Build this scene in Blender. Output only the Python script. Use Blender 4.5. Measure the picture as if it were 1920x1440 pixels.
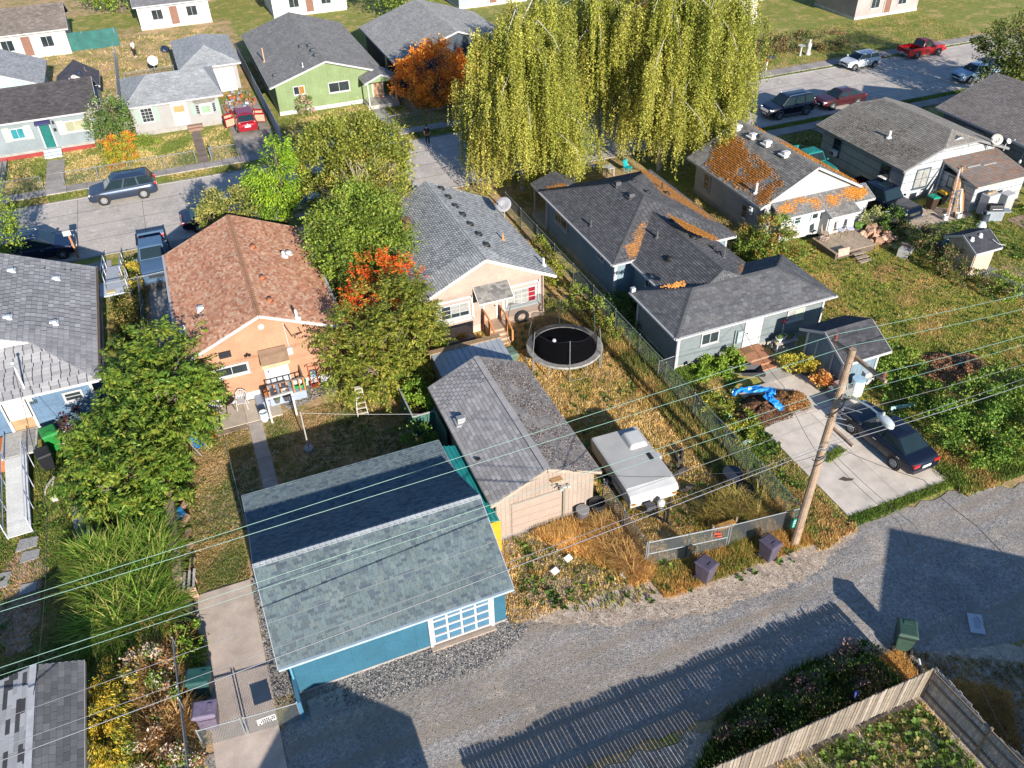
import bpy, math, random
import numpy as np
from mathutils import Vector, Matrix
for _o in list(bpy.data.objects): bpy.data.objects.remove(_o)
SC = bpy.context.scene
COL = SC.collection
random.seed(7)
RN = np.random.default_rng(7)
# ------------------------------------------------------------------ camera (a drone 28 m up), sky, sun, exposure
YAW, PITCH, ROLL, FPX, CAMH = 0.37056772, 0.66955437, -0.02696221, 1561.94, 28.0
_cy, _sy = math.cos(YAW), math.sin(YAW)
_fw = np.array([_sy*math.cos(PITCH), _cy*math.cos(PITCH), -math.sin(PITCH)])
_rt = np.array([_cy, -_sy, 0.0]); _up = np.cross(_rt, _fw)
_r = math.cos(ROLL)*_rt + math.sin(ROLL)*_up; _u = -math.sin(ROLL)*_rt + math.cos(ROLL)*_up
cam = bpy.data.cameras.new('camera'); cam_o = bpy.data.objects.new('camera', cam); COL.objects.link(cam_o)
cam.sensor_width = 36.0; cam.lens = FPX/1920*36.0; cam.clip_start = 0.5; cam.clip_end = 2000
cam_o.matrix_world = Matrix(((_r[0], _u[0], -_fw[0], 0), (_r[1], _u[1], -_fw[1], 0), (_r[2], _u[2], -_fw[2], CAMH), (0, 0, 0, 1)))
SC.camera = cam_o
SUN_AZ, SUN_EL = math.radians(93.0), math.radians(20.5)      # azimuth in which shadows fall, elevation of the sun
ld = Vector((math.cos(SUN_AZ)*math.cos(SUN_EL), math.sin(SUN_AZ)*math.cos(SUN_EL), -math.sin(SUN_EL)))
sun = bpy.data.lights.new('sun', 'SUN'); sun.energy = 5.0; sun.angle = math.radians(0.53); sun.color = (1.0, 0.93, 0.83)
sun_o = bpy.data.objects.new('sun', sun); COL.objects.link(sun_o); sun_o.rotation_euler = ld.to_track_quat('-Z', 'Y').to_euler()
sun_o.location = (0, -60, 60)
w = bpy.data.worlds.new('World'); SC.world = w; w.use_nodes = True
_bg = w.node_tree.nodes['Background']; _sky = w.node_tree.nodes.new('ShaderNodeTexSky')
_sky.sky_type = 'NISHITA'; _sky.sun_disc = False; _sky.sun_elevation = SUN_EL; _sky.sun_rotation = math.atan2(-ld.x, -ld.y)
_sky.altitude = 50; _sky.air_density = 1.0; _sky.dust_density = 0.15; _sky.ozone_density = 5.0
w.node_tree.links.new(_sky.outputs[0], _bg.inputs[0]); _bg.inputs[1].default_value = 0.09
SC.view_settings.view_transform = 'Standard'; SC.view_settings.look = 'None'; SC.view_settings.gamma = 1.0
SC.view_settings.exposure = 0.9
SC.render.engine = 'CYCLES'; SC.cycles.max_bounces = 6; SC.cycles.transparent_max_bounces = 12
# photogrammetry helpers: where the sight line of a photo pixel (1920x1440) meets a plane
def ray(px, py):
    a, b = (px-960)/FPX, (py-720)/FPX
    return _fw + a*_r - b*_u
def G(px, py, z=0.0):
    d = ray(px, py); t = (z-CAMH)/d[2]; return Vector((d[0]*t, d[1]*t, z))
def AY(px, py, y):
    d = ray(px, py); t = y/d[1]; return Vector((d[0]*t, y, CAMH+d[2]*t))
def AX(px, py, x):
    d = ray(px, py); t = x/d[0]; return Vector((x, d[1]*t, CAMH+d[2]*t))
def ONP(px, py, poly):
    p0, p1, p2 = [Vector(q) for q in poly[:3]]; n = (p1-p0).cross(p2-p0); d = Vector(ray(px, py)); c = Vector((0, 0, CAMH))
    return c + d*((p0-c).dot(n)/d.dot(n))
# ------------------------------------------------------------------ materials
MATS = {}
def _nt(name):
    m = bpy.data.materials.new(name); m.use_nodes = True; nt = m.node_tree; return m, nt, nt.nodes['Principled BSDF']
def _noise(nt, scale, detail=4, rough=.6, vec=None, dist=0):
    n = nt.nodes.new('ShaderNodeTexNoise'); n.inputs['Scale'].default_value = scale; n.inputs['Detail'].default_value = detail
    n.inputs['Roughness'].default_value = rough; n.inputs['Distortion'].default_value = dist
    if vec is None: vec = nt.nodes.new('ShaderNodeNewGeometry').outputs['Position']
    nt.links.new(vec, n.inputs['Vector']); return n.outputs['Fac']
def _ramp(nt, fac, a, b, lo, hi):
    n = nt.nodes.new('ShaderNodeMapRange'); nt.links.new(fac, n.inputs[0]); n.inputs[1].default_value = a; n.inputs[2].default_value = b
    n.inputs[3].default_value = lo; n.inputs[4].default_value = hi; return n.outputs[0]
def _mix(nt, fac, a, b, mode='MIX'):
    n = nt.nodes.new('ShaderNodeMix'); n.data_type = 'RGBA'; n.blend_type = mode
    for sock, val in ((n.inputs[0], fac), (n.inputs[6], a), (n.inputs[7], b)):
        if isinstance(val, (int, float)): sock.default_value = val
        elif isinstance(val, (tuple, list)): sock.default_value = (*val[:3], 1)
        else: nt.links.new(val, sock)
    return n.outputs[2]
def M(name, c=(.5, .5, .5), r=.75, v=.15, s=3.0, fine=0.0, fs=60, bump=0.0, bs=60, metal=0.0, spec=.4, coat=0.0, attr=False, trans=0.0, alpha=None):
    """painted / weathered surface: base colour (or per-piece colour), broad dirt variation, fine grain, bump"""
    if name in MATS: return MATS[name]
    m, nt, p = _nt(name)
    if attr:
        a = nt.nodes.new('ShaderNodeAttribute'); a.attribute_name = 'Col'; base = a.outputs['Color']
    else:
        base = nt.nodes.new('ShaderNodeRGB'); base.outputs[0].default_value = (*c, 1); base = base.outputs[0]
    if v > 0:
        base = _mix(nt, 1.0, base, _ramp(nt, _noise(nt, s, 5), .3, .7, 1-v, 1+v), 'MULTIPLY')
    if fine > 0:
        base = _mix(nt, 1.0, base, _ramp(nt, _noise(nt, fs, 2), .3, .7, 1-fine, 1+fine), 'MULTIPLY')
    nt.links.new(base, p.inputs['Base Color'])
    p.inputs['Roughness'].default_value = r; p.inputs['Metallic'].default_value = metal
    p.inputs['Specular IOR Level'].default_value = spec; p.inputs['Coat Weight'].default_value = coat; p.inputs['Coat Roughness'].default_value = .05
    if bump > 0:
        b = nt.nodes.new('ShaderNodeBump'); b.inputs['Strength'].default_value = bump; b.inputs['Distance'].default_value = .03
        nt.links.new(_noise(nt, bs, 3), b.inputs['Height']); nt.links.new(b.outputs[0], p.inputs['Normal'])
    out = nt.nodes['Material Output']
    if trans > 0:
        t = nt.nodes.new('ShaderNodeBsdfTranslucent'); nt.links.new(base, t.inputs[0])
        mx = nt.nodes.new('ShaderNodeMixShader'); mx.inputs[0].default_value = trans
        nt.links.new(p.outputs[0], mx.inputs[1]); nt.links.new(t.outputs[0], mx.inputs[2]); nt.links.new(mx.outputs[0], out.inputs[0])
    if alpha is not None: p.inputs['Alpha'].default_value = alpha
    MATS[name] = m; return m
def MG(name, cols, scales, fine=.35, fs=25, bump=.6, bs=18, r=.95, thr=None, streak=None, K=1.95):
    """ground: several earth / grass colours blended by noises of different size"""
    m, nt, p = _nt(name); cols = [tuple(min(.8, x*K) for x in c) for c in cols]; base = cols[0]
    for i, c in enumerate(cols[1:]):
        f = _noise(nt, scales[i], 6, .65, dist=.4)
        a = .5 if thr is None else thr[i]
        base = _mix(nt, _ramp(nt, f, a-.07, a+.07, 0, 1), base, c)
    base = _mix(nt, 1.0, base, _ramp(nt, _noise(nt, fs, 3, .7), .3, .7, 1-fine, 1+fine), 'MULTIPLY')
    base = _mix(nt, 1.0, base, _ramp(nt, _noise(nt, 7, 4, .75), .35, .65, 1-fine*.6, 1+fine*.6), 'MULTIPLY')
    if streak:   # wheel-worn bands running along the lane
        sep = nt.nodes.new('ShaderNodeSeparateXYZ'); nt.links.new(nt.nodes.new('ShaderNodeNewGeometry').outputs['Position'], sep.inputs[0])
        cmb = nt.nodes.new('ShaderNodeCombineXYZ'); mu = nt.nodes.new('ShaderNodeMath'); mu.operation = 'MULTIPLY'; mu.inputs[1].default_value = .06
        nt.links.new(sep.outputs[0], mu.inputs[0]); nt.links.new(mu.outputs[0], cmb.inputs[0]); nt.links.new(sep.outputs[1], cmb.inputs[1])
        base = _mix(nt, _ramp(nt, _noise(nt, 1.1, 3, .6, cmb.outputs[0]), .42, .62, 0, .75), base, streak)
    nt.links.new(base, p.inputs['Base Color']); p.inputs['Roughness'].default_value = r; p.inputs['Specular IOR Level'].default_value = .2
    if bump:
        b = nt.nodes.new('ShaderNodeBump'); b.inputs['Strength'].default_value = bump; b.inputs['Distance'].default_value = .05
        nt.links.new(_noise(nt, bs, 4, .7), b.inputs['Height']); nt.links.new(b.outputs[0], p.inputs['Normal'])
    MATS[name] = m; return m
# ------------------------------------------------------------------ mesh building
V3 = Vector
class B:
    def __init__(s): s.v, s.f, s.c = [], [], []
    def add(s, vs, fs, col=None):
        n = len(s.v); s.v += [tuple(q) for q in vs]; s.f += [tuple(i+n for i in f) for f in fs]; s.c += [col or (1, 1, 1)]*len(fs); return s
    def par(s, o, a, b, c, col=None):
        o, a, b, c = V3(o), V3(a), V3(b), V3(c)
        if a.cross(b).dot(c) < 0: a, b = b, a
        return s.add([o, o+a, o+a+b, o+b, o+c, o+a+c, o+a+b+c, o+b+c], [(3, 2, 1, 0), (4, 5, 6, 7), (0, 1, 5, 4), (1, 2, 6, 5), (2, 3, 7, 6), (3, 0, 4, 7)], col)
    def box(s, x0, x1, y0, y1, z0, z1, col=None): return s.par((x0, y0, z0), (x1-x0, 0, 0), (0, y1-y0, 0), (0, 0, z1-z0), col)
    def beam(s, a, b, w, h, col=None, up=(0, 0, 1)):
        a, b = V3(a), V3(b); d = (b-a).normalized(); up = V3(up)
        if abs(d.dot(up)) > .98: up = V3((0, 1, 0))
        sd = d.cross(up).normalized(); t = sd.cross(d).normalized()
        return s.par(a-sd*w/2-t*h/2, sd*w, t*h, b-a, col)
    def tube(s, pts, r, n=6, col=None, cap=True):
        pts = [V3(p) for p in pts]; k = len(pts); rr = r if isinstance(r, (list, tuple)) else [r]*k; vs = []; fs = []
        pr = None
        for i, p in enumerate(pts):
            d = (pts[min(i+1, k-1)]-pts[max(i-1, 0)]).normalized(); ref = V3((0, 0, 1)) if abs(d.z) < .95 else V3((1, 0, 0))
            if pr is None: sd = d.cross(ref).normalized()
            else:
                sd = (pr - d*pr.dot(d)); sd = sd.normalized() if sd.length > 1e-6 else d.cross(ref).normalized()
            pr = sd; t = d.cross(sd)
            vs += [p + (sd*math.cos(2*math.pi*j/n) + t*math.sin(2*math.pi*j/n))*rr[i] for j in range(n)]
        for i in range(k-1):
            for j in range(n): fs.append((i*n+j, i*n+(j+1) % n, (i+1)*n+(j+1) % n, (i+1)*n+j))
        if cap: fs += [tuple(range(n))[::-1], tuple(range((k-1)*n, k*n))]
        return s.add(vs, fs, col)
    def lathe(s, prof, n=16, o=(0, 0, 0), ax='z', col=None, cap=True):
        vs = []; fs = []; k = len(prof); o = V3(o)
        for (r, z) in prof:
            for j in range(n):
                a = 2*math.pi*j/n; p = (r*math.cos(a), r*math.sin(a), z)
                if ax == 'y': p = (p[0], p[2], p[1])
                if ax == 'x': p = (p[2], p[0], p[1])
                vs.append(o+V3(p))
        for i in range(k-1):
            for j in range(n): fs.append((i*n+j, i*n+(j+1) % n, (i+1)*n+(j+1) % n, (i+1)*n+j))
        if cap and prof[0][0] > 1e-4: fs.append(tuple(range(n))[::-1])
        if cap and prof[-1][0] > 1e-4: fs.append(tuple(range((k-1)*n, k*n)))
        return s.add(vs, fs, col)
    def prism(s, poly, ext, col=None):
        """closed solid: planar polygon (3D points) swept by ext"""
        ps = [V3(p) for p in poly]; e = V3(ext); n = len(ps)
        nn = sum(((ps[i]).cross(ps[(i+1) % n]) for i in range(n)), V3())
        if nn.dot(e) > 0: ps = ps[::-1]
        return s.add(ps+[p+e for p in ps], [tuple(range(n)), tuple(range(n, 2*n))[::-1]]+[(i, n+i, n+(i+1) % n, (i+1) % n) for i in range(n)], col)
    def blob(s, o, rx, ry, rz, n=8, m=5, jit=.0, col=None):
        vs = []; fs = []; o = V3(o)
        for i in range(m+1):
            th = math.pi*i/m
            for j in range(n):
                ph = 2*math.pi*j/n; k = 1+random.uniform(-jit, jit)
                vs.append(o+V3((rx*math.sin(th)*math.cos(ph)*k, ry*math.sin(th)*math.sin(ph)*k, rz*math.cos(th)*k)))
        for i in range(m):
            for j in range(n): fs.append((i*n+j, (i+1)*n+j, (i+1)*n+(j+1) % n, i*n+(j+1) % n))
        return s.add(vs, fs, col)
    def mesh(s, name, mat, smooth=False):
        me = bpy.data.meshes.new(name); me.from_pydata(s.v, [], s.f); me.materials.append(mat)
        at = me.attributes.new('Col', 'FLOAT_COLOR', 'FACE')
        at.data.foreach_set('color', np.array([(*c[:3], 1) for c in s.c], dtype=np.float32).ravel())
        if smooth: me.shade_smooth()
        me.update(); return me
    def build(s, name, mat, parent=None, world=True, smooth=False, label=None, stuff=False, bevel=0):
        if parent is not None and world:
            L = parent.location if parent.parent is None else parent.parent.location
            if parent.parent is not None and parent.parent.parent is not None: L = parent.parent.parent.location
            s.v = [(a-L.x, b-L.y, c-L.z) for a, b, c in s.v]
        o = bpy.data.objects.new(name, s.mesh(name, mat, smooth)); COL.objects.link(o)
        if parent is not None: o.parent = parent
        if label: o['label'] = label
        if stuff: o['kind'] = 'stuff'
        if bevel:
            b = o.modifiers.new('bevel', 'BEVEL'); b.width = bevel; b.segments = 2; b.limit_method = 'ANGLE'
        return o
def npmesh(name, Vt, F, C, mat, parent=None, stuff=False):
    me = bpy.data.meshes.new(name); nv, nf = len(Vt), len(F); k = F.shape[1]
    if parent is not None:
        L = parent.location; Vt = Vt - np.array([L.x, L.y, L.z])
    me.vertices.add(nv); me.vertices.foreach_set('co', Vt.astype(np.float32).ravel())
    me.loops.add(nf*k); me.loops.foreach_set('vertex_index', F.astype(np.int32).ravel())
    me.polygons.add(nf); me.polygons.foreach_set('loop_start', np.arange(0, nf*k, k, dtype=np.int32))
    me.update(calc_edges=True); me.materials.append(mat)
    at = me.attributes.new('Col', 'FLOAT_COLOR', 'FACE'); at.data.foreach_set('color', np.c_[C, np.ones(nf)].astype(np.float32).ravel())
    o = bpy.data.objects.new(name, me); COL.objects.link(o)
    if parent is not None: o.parent = parent
    if stuff: o['kind'] = 'stuff'
    return o
def thing(name, label, cat, loc=(0, 0, 0), rot=0.0, group=None):
    o = bpy.data.objects.new(name, None); COL.objects.link(o); o.location = loc; o.rotation_euler = (0, 0, rot); o.empty_display_size = .3
    o['label'] = label; o['category'] = cat
    if group: o['group'] = group
    return o
def tag(o, label, cat, group=None):
    o['label'] = label; o['category'] = cat
    if group: o['group'] = group
    return o
def dup(root, loc, rot, label=None, group=None):
    def cp(o, par):
        c = o.copy(); COL.objects.link(c)
        if par is not None: c.parent = par
        for ch in o.children: cp(ch, c)
        return c
    r = cp(root, None); r.location = loc; r.rotation_euler = (0, 0, rot)
    if label: r['label'] = label
    if group: r['group'] = group
    return r
def jc(c, j=.1):
    k = 1+random.uniform(-j, j); return tuple(min(1, x*k) for x in c)
# ------------------------------------------------------------------ shared materials
WHITE = M('white_paint', (.43, .43, .43), .5, .06, 2, fine=.05)
DIRTYW = M('dirty_white', (.36, .35, .33), .6, .18, 1.5, fine=.08)
BLACK = M('black_plastic', (.015, .016, .018), .45, .2, 4)
DARK = M('dark_void', (.012, .012, .014), .6, .1, 3)
GLASS = M('window_glass', (.025, .035, .04), .06, .35, 1.2, spec=.6)
CURTAIN = M('curtained_glass', (.3, .3, .28), .25, .25, 5, spec=.6, coat=.5)
TEALG = M('teal_glass', (.03, .2, .23), .12, .2, 2, spec=.8)
CARGLASS = M('car_glass', (.015, .028, .034), .03, .1, 2, spec=.45)  # teal of the reflections is put into the glass colour
STEEL = M('galvanised_steel', (.23, .25, .26), .6, .15, 8, metal=.3)
CHAIN = M('chain_link_wire', (.17, .185, .19), .6, .1, 8, metal=.2)
ALU = M('aluminium', (.72, .73, .74), .35, .1, 6, metal=.7)
RUBBER = M('rubber', (.02, .02, .02), .85, .2, 6)
WOOD = M('weathered_wood', (1, 1, 1), .85, .22, 6, fine=.15, fs=30, attr=True)
PIECE = M('coloured_piece', (1, 1, 1), .8, .1, 4, fine=.08, attr=True)
GLOSS = M('glossy_piece', (1, 1, 1), .55, .08, 4, attr=True, spec=.25)
SHING = M('asphalt_shingle', (1, 1, 1), .93, .12, .7, fine=.2, fs=110, attr=True, spec=.25)
PAINTB = M('painted_boards', (1, 1, 1), .75, .13, .9, fine=.08, fs=9, attr=True, spec=.25)
CONC = M('concrete', (1, 1, 1), .9, .2, 1.1, fine=.16, fs=45, bump=.12, bs=50, attr=True, spec=.25)
LEAF = M('leaves', (1, 1, 1), .55, .12, .9, attr=True, trans=.28, spec=.35)
GRASSM = M('grass_blades', (1, 1, 1), .8, .2, .5, attr=True, trans=.42, spec=.2)
BARK = M('bark', (.14, .105, .08), .95, .3, 6, fine=.3, fs=25, bump=.4, bs=20)
BIRCHB = M('birch_bark', (.42, .39, .35), .85, .3, 5, fine=.3, fs=14)
UNDER = M('roof_underlay', (.03, .03, .032), .95, .1, 3)
# ------------------------------------------------------------------ courses of shingles, boards, panels on a plane
CAMP = Vector((0, 0, CAMH))
def _frame(poly, u, out):
    ps = [V3(p) for p in poly]; u = V3(u).normalized(); n = V3()
    for i in range(len(ps)): n += (ps[i]-ps[0]).cross(ps[(i+1) % len(ps)]-ps[0])
    n.normalize()
    if n.dot(V3(out)) < 0: n = -n
    v = n.cross(u)
    return ps, u, v, n
def courses(b, poly, u, out, exp, wid, r0, r1, gap, colfn, tgap=0.0, stag=.5, wj=0.0, collect=None):
    """lay rows of overlapping or butted pieces (shingle, board, panel) over a convex polygon"""
    ps, u, v, n = _frame(poly, u, out); o = ps[0]
    if stag is not None and abs(u.z) < .5 and v.z < 0: u, v = -u, -v; v = n.cross(u)
    st = [((p-o).dot(u), (p-o).dot(v)) for p in ps]; t0m = min(t for _, t in st); t1m = max(t for _, t in st)
    def span(t):
        xs = []
        for i in range(len(st)):
            (s0, a), (s1, c) = st[i], st[(i+1) % len(st)]
            if (a-t)*(c-t) <= 0 and abs(a-c) > 1e-9: xs.append(s0+(s1-s0)*(t-a)/(c-a))
        if not xs:
            xs = [s for s, tt in st if abs(tt-t) < 1e-4]
        return (min(xs), max(xs)) if xs else (0, 0)
    k = 0; t = t0m
    while t < t1m-1e-3:
        te = min(t+exp, t1m); a0, a1 = span(t+1e-4); b0, b1 = span(te-1e-4)
        lo, hi = min(a0, b0), max(a1, b1); s = lo - (wid*(stag or 0) if k % 2 else 0) - random.random()*wj*wid
        while s < hi-1e-3:
            w_ = wid*(1+random.uniform(-wj, wj)*.6); e = s+w_
            q0, q1 = max(s+gap/2, a0), min(e-gap/2, a1); p0, p1 = max(s+gap/2, b0), min(e-gap/2, b1)
            full = q0 == s+gap/2 == p0 and q1 == e-gap/2 == p1 and te-t > exp-1e-4
            s = e
            if q1-q0 < .01 and p1-p0 < .01: continue
            q1 = max(q0, q1); p1 = max(p0, p1)
            te2 = te-tgap
            A = o+u*q0+v*t; Bb = o+u*q1+v*t; C = o+u*p1+v*te2; D = o+u*p0+v*te2; col = colfn()
            if collect is not None and full: collect.append((A, u, v, n, q1-q0, te2-t, col)); continue
            vs = [A+n*r0, Bb+n*r0, C+n*r1, D+n*r1, A-n*.005, Bb-n*.005]
            fs = [(0, 1, 2, 3), (4, 5, 1, 0)]
            if r1 > .006 or gap > .004:
                vs += [C-n*.005, D-n*.005]; fs += [(1, 5, 6, 2), (4, 0, 3, 7), (3, 2, 6, 7)]
            b.add(vs, fs, col)
        t = te; k += 1
def place_pieces(name, items, par, r0, r1, mat, limit=300, b=None, pal=6):
    """the pieces that show largest become parts of their own; the rest go back into the joined mesh b"""
    items.sort(key=lambda q: (q[0]-CAMP).length); cache = {}
    cols = [q[6] for q in items[:limit]]; reps = cols[::max(1, len(cols)//pal)][:pal] or [(1, 1, 1)]
    for A, u, v, n, w_, h_, col in items[:limit]:
        ci = min(range(len(reps)), key=lambda i: sum((reps[i][j]-col[j])**2 for j in range(3)))
        key = (round(w_, 2), round(h_, 2), ci)
        if key not in cache:
            m = B(); m.add([(0, 0, r0), (w_, 0, r0), (w_, h_, r1), (0, h_, r1), (0, 0, -.005), (w_, 0, -.005), (w_, h_, -.005), (0, h_, -.005)],
                           [(0, 1, 2, 3), (4, 5, 1, 0), (1, 5, 6, 2), (3, 2, 6, 7), (4, 0, 3, 7), (7, 6, 5, 4)], reps[ci]); cache[key] = m.mesh(name, mat)
        o = bpy.data.objects.new(name, cache[key]); COL.objects.link(o); o.parent = par
        L = par.location if par.parent is None else V3((0, 0, 0))
        P = A-V3(L); o.matrix_local = Matrix(((u.x, v.x, n.x, P.x), (u.y, v.y, n.y, P.y), (u.z, v.z, n.z, P.z), (0, 0, 0, 1)))
    for A, u, v, n, w_, h_, col in items[limit:]:
        C = A+u*w_+v*h_; D = A+v*h_; E = A+u*w_
        b.add([A+n*r0, E+n*r0, C+n*r1, D+n*r1, A-n*.005, E-n*.005], [(0, 1, 2, 3), (4, 5, 1, 0)], col)
def pick(*cols, j=.12): return lambda: jc(random.choice(cols), j)
# ------------------------------------------------------------------ roofs
def roof(par, planes, cols, exp=.2, wid=.33, n_ind=0, fascia=WHITE, caps=True, capcol=None, th=.1, wj=.25, fh=.15, cap_ind=False, r0=.026, gap=.008):
    """planes: polygons whose first edge is the eave. Slab, shingles, fascia boards, ridge caps"""
    slab = B(); sh = B(); fa = B(); cp = B(); coll = [] if n_ind else None; edges = {}
    colfn = pick(*cols)
    for pi, pl in enumerate(planes):
        ps = [V3(p) for p in pl]; slab.prism(ps, (0, 0, -th))
        u = ps[1]-ps[0]; courses(sh, ps, u, (0, 0, 1), exp, wid, r0, .004, gap, colfn, wj=wj, collect=coll)
        cen = sum(ps, V3())/len(ps)
        for i in range(len(ps)):
            a, c = ps[i], ps[(i+1) % len(ps)]; k = frozenset((tuple(round(x, 2) for x in a), tuple(round(x, 2) for x in c)))
            edges.setdefault(k, []).append((a, c, cen))
    capitems = []
    for k, es in edges.items():
        a, c, cen = es[0]
        if len(es) == 1:
            d = (c-a).normalized(); out = V3((a+c)/2-cen); out.z = 0; out -= d*out.dot(d); out.z = 0
            if out.length < 1e-4: continue
            out.normalize(); off = out*.018+V3((0, 0, -fh/2+.0)); fa.beam(a+off, c+off, .03, fh)
        elif caps:
            mid = (a+c)/2
            if (es[0][2].z+es[1][2].z)/2 < mid.z-.01 and (es[0][2]-mid).z < .4 and (es[1][2]-mid).z < .4 and max(es[0][2].z, es[1][2].z) < max(a.z, c.z):
                L = (c-a).length; d = (c-a).normalized(); nseg = max(1, int(L/.22))
                for i in range(nseg):
                    p = a+d*(L*i/nseg); q = a+d*(L*(i+1)/nseg-.012); vs = [p+V3((0, 0, .035)), q+V3((0, 0, .022))]
                    sides = []
                    for e in es[:2]:
                        dn = e[2]-mid; dn -= d*dn.dot(d); dn.normalize(); sides.append(dn)
                    col = jc(capcol or random.choice(cols), .08)
                    vs += [p+sides[0]*.16+V3((0, 0, .03)), q+sides[0]*.16+V3((0, 0, .018)), p+sides[1]*.16+V3((0, 0, .03)), q+sides[1]*.16+V3((0, 0, .018))]
                    vs += [p+sides[0]*.16, q+sides[0]*.16, p+sides[1]*.16, q+sides[1]*.16]
                    fs = [(0, 1, 3, 2), (0, 4, 5, 1), (2, 3, 7, 6), (4, 8, 9, 5), (0, 2, 6), (0, 8, 4), (1, 7, 3), (1, 5, 9)]
                    if cap_ind:
                        o = B().add(vs, fs, col).build('ridge_cap', SHING, par)
                    else: cp.add(vs, fs, col)
    r = slab.build('roof', UNDER, par)
    if coll: place_pieces('shingle', coll, par, r0, .004, SHING, n_ind, sh)
    if sh.f: sh.build('shingles', SHING, par, stuff=True)
    if cp.f: cp.build('ridge_shingles', SHING, par, stuff=True)
    if fa.f: fa.build('fascia', fascia, par)
    return r
def gable_y(x0, x1, y0, y1, ze, zr, xr=None):
    xr = (x0+x1)/2 if xr is None else xr
    return [[(x0, y1, ze), (x0, y0, ze), (xr, y0, zr), (xr, y1, zr)], [(x1, y0, ze), (x1, y1, ze), (xr, y1, zr), (xr, y0, zr)]]
def gable_x(x0, x1, y0, y1, ze, zr, yr=None):
    yr = (y0+y1)/2 if yr is None else yr
    return [[(x0, y0, ze), (x1, y0, ze), (x1, yr, zr), (x0, yr, zr)], [(x1, y1, ze), (x0, y1, ze), (x0, yr, zr), (x1, yr, zr)]]
# ------------------------------------------------------------------ walls
def wall_faces(x0, x1, y0, y1, z0, ze, gable=None, zr=None, xr=None):
    xm = (x0+x1)/2 if xr is None else xr; ym = (y0+y1)/2
    S = [(x0, y0, z0), (x1, y0, z0), (x1, y0, ze)]; N = [(x1, y1, z0), (x0, y1, z0), (x0, y1, ze)]
    W = [(x0, y1, z0), (x0, y0, z0), (x0, y0, ze)]; E = [(x1, y0, z0), (x1, y1, z0), (x1, y1, ze)]
    if gable == 'y': S.append((xm, y0, zr)); N.append((xm, y1, zr))
    if gable == 'x': W.append((x0, ym, zr)); E.append((x1, ym, zr))
    S.append((x0, y0, ze)); N.append((x1, y1, ze)); W.append((x0, y1, ze)); E.append((x1, y0, ze))
    return {'S': (S, (1, 0, 0), (0, -1, 0)), 'N': (N, (-1, 0, 0), (0, 1, 0)), 'W': (W, (0, -1, 0), (-1, 0, 0)), 'E': (E, (0, 1, 0), (1, 0, 0))}
def walls(par, x0, x1, y0, y1, z0, ze, col, gable=None, zr=None, style='lap', exp=.2, bw=3.6, faces='SWEN', fcol=(.5, .5, .48), fh=.0, xr=None, trim=None, j=.04, gap=.006, n_ind=0, wall_mat=None):
    F = wall_faces(x0, x1, y0, y1, z0, ze, gable, zr, xr); b = B()
    k_ = .25 if style == 'panel' else .8
    body = wall_mat or M('wall_%02x%02x%02x%s' % (*[int(255*min(1, c)) for c in col], style), tuple(c*k_ for c in col), .75, .08, 1)
    S, N = F['S'][0], F['N'][0]; W, E = F['W'][0], F['E'][0]
    if gable == 'x': b.prism(W, (x1-x0, 0, 0))
    else: b.prism(S, (0, y1-y0, 0))
    wl = b.build('wall', body, par)
    sd = B(); colfn = (lambda: jc(col, j)); coll = [] if n_ind else None
    for k in faces:
        p, u, out = F[k]
        if style == 'lap': courses(sd, p, u, out, exp, bw, .022, .004, gap, colfn, wj=.3, stag=.37, collect=coll)
        elif style == 'shake': courses(sd, p, u, out, exp, bw, .02, .006, gap, colfn, wj=.15, collect=coll)
        elif style == 'vert': courses(sd, p, (0, 0, 1), out, exp, 9.0, .014, .014, .0, colfn, tgap=gap, stag=None, collect=coll)
        elif style == 'panel': courses(sd, p, u, out, exp, bw, .02, .016, .03, colfn, tgap=.045, stag=.5, collect=coll)
    if coll: place_pieces('siding_panel', coll, par, .016, .012, PAINTB, n_ind, sd)
    if sd.f: sd.build('siding', PAINTB, par, stuff=True)
    if fh > 0:
        B().box(x0-.03, x1+.03, y0-.03, y1+.03, 0, z0+.02).build('foundation', M('foundation_%d' % int(fcol[0]*100), fcol, .9, .2, 2, fine=.1), par)
    if trim:
        for xx in (x0, x1):
            for yy in (y0, y1): B().box(xx-.07, xx+.07, yy-.07, yy+.07, z0-.05, ze).build('corner_trim', trim, par)
    return wl
# windows and doors sit on a wall plane: lower-left corner o, along u, outward n
def window(par, o, u, n, w_, h_, cols=2, rows=1, frame=WHITE, glass=None, fw=.075, sill=True, curtains=None, muntin=.035, ac=False):
    o, u, n = V3(o), V3(u).normalized(), V3(n).normalized(); z = V3((0, 0, 1)); b = B(); o = o+n*.005
    b.par(o, u*w_, n*.055, z*fw); b.par(o+z*(h_-fw), u*w_, n*.055, z*fw)
    b.par(o+z*fw, u*fw, n*.055, z*(h_-2*fw)); b.par(o+u*(w_-fw)+z*fw, u*fw, n*.055, z*(h_-2*fw))
    iw, ih = w_-2*fw, h_-2*fw; pw, ph = iw/cols, ih/rows
    for i in range(1, cols): b.par(o+u*(fw+pw*i-muntin/2)+z*fw, u*muntin, n*.048, z*ih)
    for k in range(1, rows): b.par(o+u*fw+z*(fw+ph*k-muntin/2), u*iw, n*.045, z*muntin)
    fr = b.build('window', frame, par)
    for i in range(cols):
        for k in range(rows):
            g = glass or GLASS
            if curtains: g = curtains[(k*cols+i) % len(curtains)] or g
            B().par(o+u*(fw+pw*i)+z*(fw+ph*k), u*pw, n*.03, z*ph).build('pane', g, fr)
    if sill: B().par(o-u*.05-z*.05, u*(w_+.1), n*.1, z*.05).build('sill', frame, fr)
    return fr
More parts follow.
